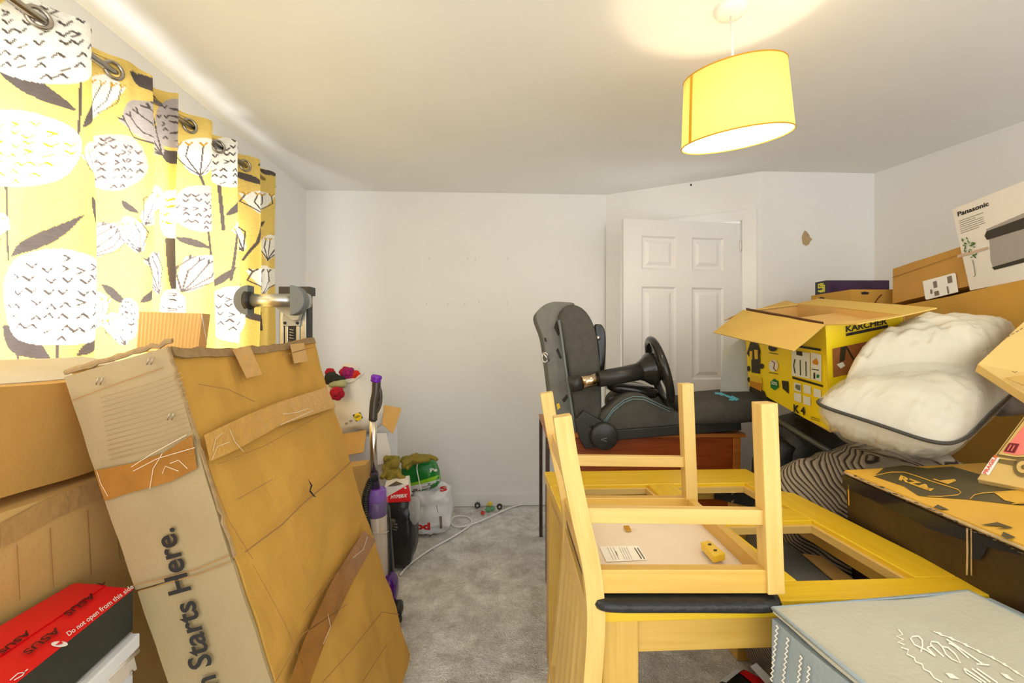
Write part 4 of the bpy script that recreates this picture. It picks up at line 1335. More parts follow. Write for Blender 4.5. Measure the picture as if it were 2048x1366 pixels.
# ================================================================== CHAIR, upside down on the table
ch = thing('dining_chair', 'pale wooden dining chair with black seat turned upside down on the table', 'chair', cw(.33, 1.08, TZ + .002))
ZN, ZF = .888, 1.292                          # centre planes of the two side frames
LGW = .033
SB = TZ + .040                                # seat-frame plane (rests on pad)
def cpt(X, Z, z): return cw(X, Z, z)
for Zc in (ZN, ZF):
    # front leg: tapers a touch, leans back
    bar('leg', cpt(.512, Zc, SB), cpt(.498, Zc, 1.150), LGW, .037, m_oakl, ch, up=cw(0, 1, 0), bevel=.002)
    # rear leg flowing into the back post: swept profile
    prof = [(.098, 1.124), (.113, 1.03), (.133, .93), (.150, .855), (.160, .79), (.163, .72), (.158, .63), (.148, .52), (.135, .40), (.118, .28)]
    pw_ = catmull([Vector((a, b_, 0)) for a, b_ in prof], 5)
    vs, fs, uv = [], [], []
    for i, p in enumerate(pw_):
        t = (pw_[min(i + 1, len(pw_) - 1)] - pw_[max(i - 1, 0)]).normalized()
        n2 = Vector((t.y, -t.x, 0))
        hw = .0175
        for (a, bq) in ((-1, -1), (1, -1), (1, 1), (-1, 1)):
            e = p + n2 * hw * a
            vs.append(cpt(e.x, Zc + bq * LGW / 2, e.y)); uv.append((i * .03, .3 + .03 * a + .02 * bq))
    for i in range(len(pw_) - 1):
        for q_ in range(4):
            fs.append((i * 4 + q_, i * 4 + (q_ + 1) % 4, i * 4 + 4 + (q_ + 1) % 4, i * 4 + 4 + q_))
    fs += [(3, 2, 1, 0), tuple(len(vs) - 4 + k for k in range(4))]
    o = mobj('rear_leg_post', vs, fs, m_oakl, ch, False, uv)
    # side stretcher and side seat rail
    zs_ = .930
    bar('stretcher', cpt(.140, Zc, zs_), cpt(.492, Zc, zs_ - .004), .020, .030, m_oakl, ch, bevel=.002)
    bar('seat_rail', cpt(.170, Zc, SB + .022), cpt(.497, Zc, SB + .022), .024, .046, m_oak, ch, bevel=.002)
bar('seat_rail', cpt(.506, ZN + .016, SB + .022), cpt(.506, ZF - .016, SB + .022), .022, .046, m_oak, ch, bevel=.002)
bar('seat_rail', cpt(.160, ZN + .016, SB + .022), cpt(.160, ZF - .016, SB + .022), .022, .046, m_oak, ch, bevel=.002)
bar('stretcher', cpt(.122, ZN + .016, .985), cpt(.122, ZF - .016, .985), .018, .045, m_oakl, ch, bevel=.002)
# back slats and rails (hang down beside the table)
slp = [(.158, .70), (.150, .62), (.141, .52), (.130, .42), (.121, .33)]
for Zs in (.955, 1.015, 1.075, 1.14, 1.205):
    pp = catmull([Vector((a, b_, 0)) for a, b_ in slp], 4)
    vs, fs, uv = [], [], []
    for i, p in enumerate(pp):
        for a, bq in ((-1, -1), (1, -1), (1, 1), (-1, 1)):
            vs.append(cpt(p.x - .004 + .006 * a, Zs + bq * .012, p.y)); uv.append((i * .03, .02 * bq))
    for i in range(len(pp) - 1):
        for q_ in range(4):
            fs.append((i * 4 + q_, i * 4 + (q_ + 1) % 4, i * 4 + 4 + (q_ + 1) % 4, i * 4 + 4 + q_))
    fs += [(3, 2, 1, 0), tuple(len(vs) - 4 + k for k in range(4))]
    mobj('back_slat', vs, fs, m_oakl, ch, False, uv)
bar('back_rail', cpt(.158, ZN + .016, .715), cpt(.158, ZF - .016, .715), .020, .05, m_oakl, ch, bevel=.002)
bar('back_rail', cpt(.118, ZN + .016, .315), cpt(.118, ZF - .016, .315), .020, .07, m_oakl, ch, bevel=.002)
# padded seat and its underside board
m_leather = mk('black_leather', (.016, .015, .015), .35, var=.25, vs=30, bump=.25, bs=90)
pc = cpt(.342, (ZN + ZF) / 2, SB - .019)
R3 = Matrix(((cs, sn, 0), (-sn, cs, 0), (0, 0, 1)))
blob('seat_pad', pc, (.190, .238, .0185), m_leather, ch, ex=(.18, .55), nu=80, nv=14, amp=.0015, fr=14, rot=R3)
m_board = mk('seat_underside_board', rgb(232, 214, 190), .8, var=.05, vs=6)
panel('seat_board', cpt(.172, ZN + .012, SB + .012), cpt(.495, ZN + .012, SB + .012), cpt(.495, ZF - .012, SB + .012), cpt(.172, ZF - .012, SB + .012), m_board, ch, th=.008, n=4, m=4, amp=.001)
h_bd = plane_hit(cpt(0, 1, SB + .0125), cpt(1, 1, SB + .0125), cpt(0, 2, SB + .0125), .0008)
h_bd2 = plane_hit(cpt(0, 1, SB + .0125), cpt(1, 1, SB + .0125), cpt(0, 2, SB + .0125), .0016)
prints('care_label', ch, mk('label_paper', rgb(244, 236, 220), .7, var=.02), h_bd, [tr([[(195, 785), (600, 778), (690, 925), (270, 945)]], 1160, 940, 5.12)[0]])
m_txt = mk('grey_print', rgb(120, 108, 96), .7, var=.05)
for a in (400, 425, 450, 475, 280, 310, 340):
    prints('label_print', ch, m_txt, h_bd2, tr(stroke([(a, 800), (a + 62, 925)], 3.0), 1160, 940, 5.12))
for a in (560, 590):
    prints('label_print', ch, m_ink, h_bd2, tr(stroke([(a, 805), (a + 70, 915)], 8), 1160, 940, 5.12))
prints('label_print', ch, m_ink, h_bd2, tr(stroke([(365, 840), (385, 885)], 6), 1160, 940, 5.12))
# corner block and clip
h_bl = lambda x, y, z: onplane(x, y, Vector((0, 0, z)), up_)
bl = [(1235, 735), (1325, 715), (1490, 850), (1365, 880)]
tp = [h_bl(1160 + x / 5.12, 940 + y / 5.12, SB + .034) for x, y in bl]
hexa('corner_block', [p - up_ * .016 for p in tp] + tp, m_oakd, ch, .002)
h_bk = plane_hit(tp[0], tp[1], tp[2], .001)
for q_ in (circ(1328, 765, 20, 9), circ(1385, 825, 20, 9)):
    prints('screw_hole', ch, m_ink, h_bk, tr([q_], 1160, 940, 5.12))
m_brass = mk('brass', rgb(212, 170, 70), .25, .9, var=.08)
bar('seat_clip', onplane(1252, 1052, Vector((0, 0, SB + .02)), up_), onplane(1258, 1062, Vector((0, 0, SB + .016)), up_), .014, .004, m_brass, ch, bevel=.001)

# ================================================================== DESK behind the table
m_mah = wood('red_brown_wood', rgb(158, 76, 28), rgb(122, 50, 16), .3)
m_mahl = wood('orange_wood_edge', rgb(196, 118, 48), rgb(170, 92, 34), .35)
m_dkw = wood('dark_wood', rgb(70, 48, 30), rgb(48, 32, 20), .5)
DZ = 2.36
dk = thing('wooden_desk', 'red-brown wooden desk behind the dining table under the racing seat', 'desk', cw(.70, DZ + .3, 0))
dtop = EYE - (866 - CY) / FPX * DZ
def dkb(name, X0, X1, Z0, Z1, z0, z1, mat, bev=.003):
    c = [cw(X0, Z0, z0), cw(X0, Z1, z0), cw(X0, Z1, z1), cw(X0, Z0, z1), cw(X1, Z0, z0), cw(X1, Z1, z0), cw(X1, Z1, z1), cw(X1, Z0, z1)]
    return hexa(name, c, mat, dk, bev)
DX0, DX1 = (1092 - CX) / FPX * DZ, (1482 - CX) / FPX * DZ
dkb('desk_top', DX0 + .0, DX1 + .02, DZ - .012, DZ + .62, dtop - .022, dtop, m_mahl)
dkb('front_panel', DX0 + .05, DX1 - .04, DZ + .004, DZ + .022, .30, dtop - .022, m_mah)
dkb('stile', DX1 - .04, DX1, DZ, DZ + .6, 0, dtop - .022, m_mahl)
dkb('leg', DX0, DX0 + .02, DZ, DZ + .04, 0, dtop - .022, m_dkw)
dkb('leg', DX0, DX0 + .02, DZ + .56, DZ + .6, 0, dtop - .022, m_dkw)
# ================================================================== FOLDING RACING SEAT on the desk
sz_ = 2.45
rs_ = thing('racing_seat', 'black folding racing simulator seat lying on the wooden desk', 'gaming seat', W(1290, 872, sz_))
m_alc = mk('charcoal_suede', rgb(84, 82, 76), .95, var=.16, vs=30, bump=.25, bs=160, spec=.15)
m_alc2 = mk('worn_grey_fabric', rgb(116, 116, 110), .95, var=.14, vs=22, bump=.3, bs=120, spec=.15)
m_fr = mk('black_powder_coat', (.028, .026, .024), .35, var=.15)
m_shiny = mk('black_gloss', (.02, .018, .016), .12, var=.1)
m_stitch = mk('pale_blue_stitch', rgb(130, 170, 180), .8, var=.05)
def rp_(name, pts, Z, d, mat, bev=.01, sm=4, seg=3, smooth=True):
    return exp_px(name, pts, Z, d, mat, rs_, bev, sm, smooth, seg=seg)
# backrest: band, rear shell, rim
rp_('backrest', [(1118, 640), (1128, 616), (1148, 609), (1172, 622), (1190, 655), (1199, 710), (1204, 790), (1203, 850), (1196, 892), (1172, 896), (1155, 880), (1146, 800), (1134, 720)], sz_ - .06, .30, m_alc, .02, 4)
bk = rp_('backrest_cover', [(1071, 634), (1083, 614), (1104, 604), (1130, 604), (1150, 609), (1128, 640), (1134, 720), (1146, 800), (1154, 892), (1128, 886), (1108, 858), (1103, 810), (1096, 750), (1086, 680)], sz_ - .02, .30, m_alc2, .012, 4)
hk = mesh_hit(bk, .004)
for q_ in ([(1108, 655), (1113, 640), (1120, 668), (1116, 672)], [(1112, 700), (1116, 696), (1124, 716), (1120, 718)], [(1088, 675), (1092, 676), (1094, 684), (1090, 683)], [(1124, 800), (1134, 788), (1136, 796), (1128, 806)]):
    prints('cover_hole', rs_, m_ink, hk, [q_])
for q_ in ([(1113, 808), (1118, 806), (1121, 815), (1115, 820)], [(1138, 840), (1146, 846), (1148, 852), (1141, 850)]):
    prints('warning_tag', rs_, mk('yellow_tag', rgb(226, 186, 30), .6, var=.05), hk, [q_])
tube('backrest_piping', [W(x, y, sz_ - .065) for x, y in ((1118, 640), (1124, 680), (1132, 740), (1141, 800), (1150, 860), (1158, 892))], .007, m_gpl, rs_, 8)
multi('strap_buckle', [tube_data([W(1090 + 6 * math.cos(a), 715 + 10 * math.sin(a), sz_ - .03) for a in [k * .7 for k in range(10)]], .004, 6), tube_data([W(1086, 705, sz_ - .03), W(1098, 722, sz_ - .03)], .006, 6)], m_steel, rs_)
# shifter plate behind
rp_('wheel_plate', [(1189, 654), (1197, 648), (1206, 652), (1212, 672), (1211, 720), (1206, 760), (1198, 745), (1196, 700)], sz_ + .10, .05, m_shiny, .008, 3)
lathe('plate_bolt', W(1196, 676, sz_ + .09), -ez_, [(0, .006), (.012, .006), (.014, 0)], m_steel, rs_, 10)
# side hinge with round cover
rp_('hinge_arm', [(1150, 842), (1168, 822), (1200, 840), (1226, 858), (1238, 880), (1222, 896), (1170, 898), (1160, 880)], sz_ - .14, .05, m_fr, .006, 0, 2, False)
lathe('hinge_disc', W(1207, 871, sz_ - .14), -ez_, [(0, .035), (.060, .035), (.068, .030), (.070, .022), (.070, 0), (0, 0)], m_fr, rs_, 36)
hh = plane_hit(W(1207, 871, sz_ - .176), W(1250, 871, sz_ - .176), W(1207, 900, sz_ - .176), .001)
prints('hinge_mark', rs_, m_gpl, hh, stroke([(1213, 876), (1202, 879), (1213, 883)], 1.4))
lathe('pivot_hole', W(1182, 852, sz_ - .141), -ez_, [(0, .002), (.009, .002), (.010, 0)], m_ink, rs_, 12)
# base rail
bar('base_rail', W(1222, 870, sz_ - .12), W(1480, 850, sz_ - .12), .03, .05, m_fr, rs_, bevel=.004)
bar('base_rail', W(1230, 868, sz_ + .30), W(1480, 850, sz_ + .30), .03, .05, m_fr, rs_, bevel=.004)
# seat cushion: near bolster + centre panel + rear headrest end
rp_('seat_bolster', [(1200, 838), (1222, 812), (1243, 793), (1262, 786), (1282, 787), (1302, 796), (1330, 812), (1355, 825), (1395, 828), (1440, 820), (1475, 818), (1492, 826), (1488, 846), (1440, 862), (1380, 868), (1300, 872), (1235, 872)], sz_ - .10, .12, m_alc, .02, 4)
rp_('seat_cushion', [(1210, 850), (1240, 812), (1268, 800), (1300, 806), (1345, 818), (1400, 812), (1460, 806), (1490, 812), (1490, 846), (1400, 862), (1300, 868), (1230, 868)], sz_ + .02, .26, m_alc, .02, 4)
rp_('seat_bolster', [(1216, 800), (1240, 776), (1268, 766), (1300, 772), (1340, 790), (1395, 795), (1440, 790), (1470, 790), (1470, 812), (1400, 826), (1300, 830), (1230, 830)], sz_ + .28, .11, m_alc, .02, 4)
# headrest pad on the right
hp = W(1440, 812, sz_ + .02)
def hfn(q): return q
hrest = blob('headrest', hp, (.25, .20, .080), m_alc, rs_, ex=(.55, .6), nu=56, nv=20, amp=.006, fr=9, seed=3, rot=R3 @ Matrix.Rotation(math.radians(-5), 3, 'Y'))
hq = mesh_hit(hrest, .006)
m_cyan = mk('cyan_embroidery', rgb(96, 190, 214), .7, var=.05)
for p, w in (([(1430, 786), (1438, 787), (1446, 790)], 4), ([(1440, 785), (1448, 789), (1456, 793)], 3.5), ([(1455, 792), (1464, 796), (1474, 800)], 4), ([(1458, 799), (1466, 800), (1470, 796)], 3), ([(1463, 792), (1473, 797), (1477, 799)], 3)):
    ribbon('embroidered_logo', rs_, m_cyan, hq, p, w)
for dy in (0, 5):
    tube('stitching', [W(x, y + dy, sz_ - .118) for x, y in ((1208, 843), (1226, 818), (1248, 800), (1266, 793), (1288, 794), (1310, 804), (1340, 818))], .0016, m_stitch, rs_, 5)
tube('stitching', [W(x, y, sz_ - .112) for x, y in ((1376, 828), (1400, 828), (1430, 820), (1455, 812))], .0022, m_stitch, rs_, 5)
# wheel column and rim
colp = [W(1139, 770, sz_ - .16), W(1162, 765, sz_ - .16), W(1200, 758, sz_ - .14), W(1245, 750, sz_ - .12), W(1282, 742, sz_ - .10)]
tube('column_sleeve', [colp[0], colp[1]], .040, m_fr, rs_, 18)
tube('column_chrome', [colp[1], W(1197, 758, sz_ - .142)], .034, mk('copper_reflecting_chrome', (.62, .48, .33), .15, 1.0, var=.1), rs_, 18)  # copper reflection put into the chrome's base colour
tube('column', [W(1196, 758.5, sz_ - .142), colp[3], colp[4]], [.042, .044, .046], m_fr, rs_, 18)
lathe('wheel_hub', W(1276, 743, sz_ - .10), (W(1310, 736, sz_ - .08) - W(1276, 743, sz_ - .10)), [(.045, 0), (.058, .03), (.085, .065), (.088, .085), (.07, .10), (.05, .105), (0, .105)], m_shiny, rs_, 28)
wc = W(1318, 742, sz_ - .07)
wn = (W(1330, 738, sz_ - .08) - wc); wn = (ex_ * .97 + up_ * .26 - ez_ * .10).normalized()
wa = wn.cross(ez_).normalized(); wb = wn.cross(wa).normalized()
WR = .170
rim = [wc + wa * WR * math.cos(t) + wb * WR * math.sin(t) for t in [2 * math.pi * k / 48 for k in range(49)]]
v_, f_ = tube_data(rim, .021, 12, False)
mobj('wheel_rim', v_, f_, m_shiny, rs_, True)
for t in (0.2, 2.2, 4.2):
    d = wa * math.cos(t) + wb * math.sin(t)
    bar('wheel_spoke', wc + d * .03, wc + d * (WR - .01), .04, .012, m_shiny, rs_, up=wn, bevel=.003)
blob('pedal_plate', W(1262, 778, sz_ + .06), (.14, .10, .035), m_shiny, rs_, ex=(.5, .6), nu=32, nv=12, amp=.004, rot=R3 @ Matrix.Rotation(math.radians(8), 3, 'Y'))
for x, y in ((1222, 800), (1228, 798)):
    lathe('wing_nut', W(x, y, sz_ + .12), -ez_, [(0, .012), (.012, .012), (.014, 0)], m_steel, rs_, 10)
# ================================================================== RIGHT-HAND PILE
# ---- yellow pressure-washer carton, open, tilted
m_yel = mk('yellow_print', rgb(246, 214, 12), .5, var=.04, vs=6)
m_kin = m_cardin
kA = W(1487, 621, 2.28); kB = W(1651, 651, 1.60)
kl = (kB - kA); KL = kl.length; kl.normalize()
kd = cw(.045, 0, -.366); kd = (kd - kl * kd.dot(kl)).normalized()
kw = kl.cross(kd).normalized()
if kw.dot(ex_) < 0: kw = -kw
KW, KH = .262, .398
kb = thing('yellow_carton', 'open yellow pressure washer carton with flaps folded out', 'cardboard box', kA + kd * KH + kl * KL * .5 + kw * KW * .5)
def kp(u, v, w): return kA + kl * (KL * u) + kd * (KH * v) + kw * (KW * w)
def kpanel(name, a, b_, c, d, outer, inner):
    """carton wall: printed outside skin, raw card inside"""
    P = [Vector(x) for x in (a, b_, c, d)]
    o = panel(name, *P, outer, kb, th=.005, n=6, m=5, amp=.0015, fr=7)
    o.data.materials.append(inner)
    nrm = (P[1] - P[0]).cross(P[3] - P[0]).normalized()
    for p in o.data.polygons:
        if p.normal.dot(nrm) < .5: p.material_index = 1
    return o
kpanel('side_panel', kp(0, 0, 0), kp(0, 1, 0), kp(1, 1, 0), kp(1, 0, 0), m_yel, m_kin)
kpanel('side_panel', kp(1, 0, 1), kp(1, 1, 1), kp(0, 1, 1), kp(0, 0, 1), m_yel, m_kin)
kpanel('end_panel', kp(1, 0, 0), kp(1, 1, 0), kp(1, 1, 1), kp(1, 0, 1), m_yel, m_kin)
kpanel('end_panel', kp(0, 0, 1), kp(0, 1, 1), kp(0, 1, 0), kp(0, 0, 0), m_yel, m_kin)
kpanel('base_panel', kp(0, 1, 0), kp(0, 1, 1), kp(1, 1, 1), kp(1, 1, 0), m_yel, m_kin)
m_flap = mk('flap_inside', rgb(200, 166, 84), .85, var=.05, vs=6, bump=.06, bs=150)
def kflap(a, b_, va, vb, seed):
    o = panel('flap', a, b_, b_ + vb, a + va, m_flap, kb, th=.004, n=8, m=5, amp=.004, fr=6, seed=seed)
    return o
f1, f2 = W(1427, 666, 2.20) - kA, W(1587, 703, 1.52) - kp(1, 0, 0)
kflap(kp(0, 0, 0), kp(1, 0, 0), f1, f2, 1)
kflap(kp(1, 0, 0), kp(1, 0, 1), W(1716, 650, 1.42) - kp(1, 0, 0), W(1874, 619, 1.42) - kp(1, 0, 1), 2)
kflap(kp(0, 0, 0) + kl * .01, kp(0, 0, 1) + kl * .01, W(1448, 640, 2.42) - kA, W(1570, 600, 2.42) - kp(0, 0, 1), 3)
kflap(kp(1, 0, 1), kp(0, 0, 1), kw * .10 - kd * .012, kw * .10 - kd * .010, 4)
m_dkc = mk('dark_printed_card', rgb(92, 58, 24), .6, var=.12)
panel('inner_insert', kp(.03, -.035, .03), kp(.95, -.02, .05), kp(.95, .10, .07), kp(.03, .10, .05), m_dkc, kb, th=.004, n=6, m=2)
panel('inner_insert', kp(.45, .06, .28), kp(.45, .06, .98), kp(.98, .09, .98), kp(.98, .09, .28), m_kin, kb, th=.004, n=3, m=3)
hs1 = plane_hit(kp(0, 0, 0), kp(1, 0, 0), kp(0, 1, 0), .0035)
hs2 = plane_hit(kp(0, 0, 0), kp(1, 0, 0), kp(0, 1, 0), .0050)
hs3 = plane_hit(kp(0, 0, 0), kp(1, 0, 0), kp(0, 1, 0), .0065)
K = lambda polys: tr(polys, 1480, 600, 5.2545)
m_dkp = mk('dark_print', rgb(52, 44, 20), .6, var=.1)
m_org = mk('orange_print', rgb(206, 136, 20), .6, var=.08)
m_grn = mk('green_print', rgb(20, 122, 52), .6, var=.05)
m_pale = mk('pale_print', rgb(226, 226, 210), .6, var=.03)
for poly in ([(120, 430), (185, 430), (222, 540), (212, 605), (105, 600), (78, 560)], [(125, 600), (218, 600), (218, 775), (128, 760)], circ(235, 695, 22, 28), circ(97, 720, 16, 30), circ(102, 835, 18, 26), [(115, 885), (240, 945), (265, 960), (302, 1062), (236, 1040), (104, 950)]):
    prints('washer_picture', kb, m_dkp, hs1, K([poly]))
for poly in ([(112, 535), (140, 535), (140, 625), (108, 625)], [(160, 520), (196, 525), (200, 620), (165, 620)], [(118, 780), (236, 815), (246, 880), (112, 845)]):
    prints('washer_picture', kb, mk('amber_print', rgb(236, 190, 30), .5, var=.05), hs2, K([poly]))
prints('washer_picture', kb, m_org, hs2, K([[(112, 845), (242, 878), (236, 960), (120, 905)]]))
prints('badge', kb, m_dkp, hs1, K([circ(352, 500, 48, 40)]))
prints('badge', kb, m_pale, hs1, K([circ(360, 690, 50, 62, 20)]))
ribbon('badge_detail', kb, mk('dull_red_print', rgb(150, 50, 30), .6, var=.1), hs2, K([[(345, 640), (375, 660), (365, 720), (395, 745)]])[0], 2)
prints('badge', kb, m_grn, hs1, K([[(370, 825), (412, 855), (414, 915), (374, 948), (330, 918), (328, 855)]]))
lettering('badge_lettering', kb, m_pale, hs2, '20%', *K([[(338, 880), (404, 898)]])[0], (0, -6), bold=.03)
prints('badge', kb, m_dkp, hs1, K([[(447, 845), (517, 856), (520, 985), (456, 930)]]))
prints('info_panel', kb, m_pale, hs1, K([[(552, 520), (744, 558), (744, 830), (552, 792)]]))
prints('info_panel', kb, m_pale, hs1, K([[(754, 548), (866, 575), (866, 858), (754, 830)]]))
prints('info_bar', kb, m_dkp, hs1, K([[(606, 472), (860, 512), (860, 536), (604, 496)]]))
prints('info_bar', kb, m_dkp, hs1, K([[(558, 800), (880, 893), (880, 916), (560, 826)]]))
for poly in ([(606, 530), (668, 542), (668, 588), (606, 576)],):
    prints('info_picture', kb, m_dkp, hs2, K([poly]))
for a in ([(590, 620), (576, 690), (592, 768)], [(645, 630), (648, 790)], [(706, 645), (708, 800)]):
    ribbon('info_picture', kb, mk('lance_print', rgb(70, 74, 52), .6, var=.1), hs2, K([a])[0], 2)
prints('info_picture', kb, m_org, hs2, K([[(775, 640), (815, 610), (838, 650), (830, 685), (780, 668)]]))
prints('info_picture', kb, m_dkp, hs2, K([[(786, 765), (802, 760), (806, 828), (786, 825)]]))
prints('info_picture', kb, m_grn, hs2, K([circ(832, 800, 16, 20, 12)]))
prints('info_bar', kb, m_dkp, hs2, K([[(768, 720), (844, 732), (844, 742), (768, 730)]]))
for x0, y0 in ((575, 862), (678, 885), (785, 925), (578, 970), (675, 1005)):
    prints('info_tile', kb, m_pale, hs1, K([[(x0, y0), (x0 + 76, y0 + 20), (x0 + 76, y0 + 108), (x0, y0 + 86)]]))
prints('info_picture', kb, mk('mid_grey_print', rgb(120, 120, 96), .6, var=.1), hs2, K([[(600, 885), (645, 895), (645, 950), (612, 940), (590, 915)]]))
for y in (560, 768):
    prints('caption', kb, m_dkp, hs1, K([[(312, y - 10), (410, y + 6), (410, y + 13), (312, y - 3)]]))
lettering('model_lettering', kb, m_ink, hs2, 'K 4', *K([[(576, 1172), (696, 1206)]])[0], (-.3, -14.5), bold=.035)
for i in range(2):
    prints('caption', kb, m_dkp, hs1, K([[(752, 1222 + i * 20), (850, 1252 + i * 20), (850, 1257 + i * 20), (752, 1228 + i * 20)]]))
he1 = plane_hit(kp(1, 0, 0), kp(1, 1, 0), kp(1, 0, 1), .0035)
he2 = plane_hit(kp(1, 0, 0), kp(1, 1, 0), kp(1, 0, 1), .0050)
E = lambda polys: tr(polys, 1420, 520, 3.793)
lettering('brand_lettering', kb, m_ink, he1, 'KÄRCHER', *E([[(1028, 546), (1340, 482)]])[0], (-.2, -11.5), bold=.03)
prints('brand_bar', kb, m_ink, he1, E([[(1028, 556), (1345, 490), (1345, 512), (1028, 578)]]))
prints('action_picture', kb, mk('brick_picture', rgb(150, 92, 46), .6, var=.25, vs=60), he1, E([[(925, 672), (1340, 585), (1340, 800), (930, 890)]]))
prints('action_figure', kb, m_dkp, he2, E([[(985, 660), (1030, 650), (1015, 760), (975, 775)]]))
prints('action_figure', kb, m_dkp, he2, E(stroke([(1030, 660), (1080, 750)], 14)))
prints('action_figure', kb, m_pale, he2, E([[(955, 790), (1000, 772), (1020, 800), (985, 822)]]))

# ---- small brown parcel and dark game box behind it
pb = thing('brown_parcel', 'small brown parcel box against the far wall behind the yellow carton', 'cardboard box', W(1702, 640, 2.4) * 1.0)
pz = W(1702, 579, 2.40)
pe1 = (W(1622, 589, 2.72) - pz); pe1.z = 0
pe2 = (W(1790, 583, 2.52) - pz); pe2.z = 0
pe2 = pe2 - pe1.normalized() * pe2.dot(pe1.normalized())
softbox('body', Vector((pz.x, pz.y, 0.0)), pe1, pe2, up_, pe1.length, pe2.length, pz.z, m_card3, pb, n=18, amp=.002, seed=8)
hp1 = plane_hit(pz, pz + pe1, pz - up_, .004); hp2 = plane_hit(pz, pz + pe2, pz - up_, .004)
prints('parcel_print', pb, m_ink, hp1, E([[(820, 296), (845, 280), (875, 285), (870, 300), (835, 304)]]))
prints('parcel_print', pb, m_ink, hp2, E([[(1140, 248), (1165, 238), (1205, 246), (1195, 262), (1150, 262)]]))
prints('shipping_label', pb, m_white, hp1, E([[(895, 325), (960, 315), (960, 345), (895, 355)]]))
ribbon('tape_mark', pb, mk('tape_mark_brown', rgb(120, 62, 24), .6, var=.1), hp2, E([[(1300, 262), (1268, 290), (1240, 340)]])[0], 2.6)
gb = thing('game_box', 'slim dark purple printed box lying on the brown parcel', 'box', Vector((pz.x, pz.y, pz.z)) + pe1 * .5 + pe2 * .4)
g0 = onplane(1646, 585, pz, up_); g0 = Vector((g0.x, g0.y, pz.z + .001))
gu = (pe2.normalized()); gv = pe1.normalized()
glen = .36; gh = 27 / FPX * 2.5
go = pz + gv * (pe1.length * .62) + gu * .012 + up_ * .0015
m_gal = mk('galaxy_print', rgb(58, 34, 66), .35, var=.75, vs=14, detail=8)
m_navy = mk('navy_print', rgb(22, 30, 46), .35, var=.1)
hexa('body', [go, go + gv * .10, go + gv * .10 + up_ * gh, go + up_ * gh, go + gu * glen, go + gv * .10 + gu * glen, go + gv * .10 + gu * glen + up_ * gh, go + gu * glen + up_ * gh], m_gal, gb, .0015)
hg1 = plane_hit(go, go + gv, go + up_, .0015); hg2 = plane_hit(go, go + gu, go + up_, .0015)
vs_ = [go - gu * .0015, go + gv * .10 - gu * .0015, go + gv * .10 + up_ * gh - gu * .0015, go + up_ * gh - gu * .0015]
mobj('end_print', vs_, [(0, 1, 2, 3)], m_navy, gb)
m_lime = mk('lime_print', rgb(226, 214, 80), .5, var=.04)
def gpt(a, c): return go + gv * (.10 * (1 - a)) + up_ * (gh * (1 - c)) - gu * .003
def gst(pts, w):
    vs, fs = [], []
    for p in stroke(pts, w):
        k = len(vs); vs += [gpt(*q) for q in p]; fs.append((k, k + 1, k + 2, k + 3))
    return vs, fs
v_, f_ = gst([(.72, .22), (.32, .22), (.32, .48), (.70, .48), (.70, .74), (.30, .74)], .11)
mobj('end_logo', v_, f_, m_lime, gb)
v_, f_ = gst([(.50, .15), (.50, .35), (.82, .35), (.82, .82), (.45, .82)], .09)
mobj('end_logo', v_, f_, m_lime, gb)

# ---- big cartons against the right wall
def wallcarton(name, label, far_top, near_top, depth, height, mat, seed, lean=0.0, amp=.004):
    a, c = Vector(far_top), Vector(near_top)
    e1 = (c - a); L = e1.length; e1.normalize()
    e3 = Vector((-e1.y, e1.x, 0)).normalized()
    if e3.dot(ex_) < 0: e3 = -e3
    e3 = (e3 + up_ * lean).normalized(); e3 = (e3 - e1 * e3.dot(e1)).normalized()
    e2 = e1.cross(e3).normalized()
    if e2.z > 0: e2 = -e2
    t = thing(name, label, 'cardboard box', a + e1 * L * .5 + e2 * height + e3 * depth * .5)
    softbox('body', a, e1, e3, e2, L, depth, height, mat, t, n=26, amp=amp, fr=4, seed=seed)
    return t, a, e1, e2, e3
low_n = W(2048, 560, 1.70)
low_f = W(1790, 615, 2.30)
low_d = (low_n - low_f).normalized()
lc, la_, l1, l2, l3 = wallcarton('carton', 'big brown cardboard carton by the right wall holding up the labelled carton', low_f - low_d * .02, low_f + low_d * 1.15, .48, 1.40, m_card3, 21)
up_f, up_n = W(1786, 538, 2.345), W(2048, 452, 1.745)
ud = (up_n - up_f).normalized()
ub_, ua, u1, u2, u3 = wallcarton('carton', 'brown cardboard carton with a white shipping label by the right wall', up_f, up_f + ud * 1.05, .40, .185, m_card, 23, lean=-.10)
hu = plane_hit(ua, ua + u1, ua + u2, .006)
hu2 = plane_hit(ua, ua + u1, ua + u2, .0075)
Fp = lambda polys: tr(polys, 1600, 340, 3.795)
prints('shipping_label', ub_, m_white, hu, Fp([[(940, 846), (1180, 782), (1192, 790), (1212, 926), (970, 986), (960, 978)]]))
for p in ([(1020, 850), (1048, 842), (1055, 890), (1028, 897)], [(1000, 910), (1014, 906), (1018, 938), (1002, 942)], [(1030, 925), (1064, 916), (1070, 950), (1036, 958)], [(1128, 812), (1162, 802), (1170, 852), (1135, 862)], [(1124, 886), (1136, 884), (1146, 938), (1134, 942)]):
    prints('label_print', ub_, m_txt, hu2, Fp([p]))
ribbon('carton_seam', ub_, m_crease, hu, Fp([[(700, 818), (950, 735), (1190, 650)]])[0], 1)

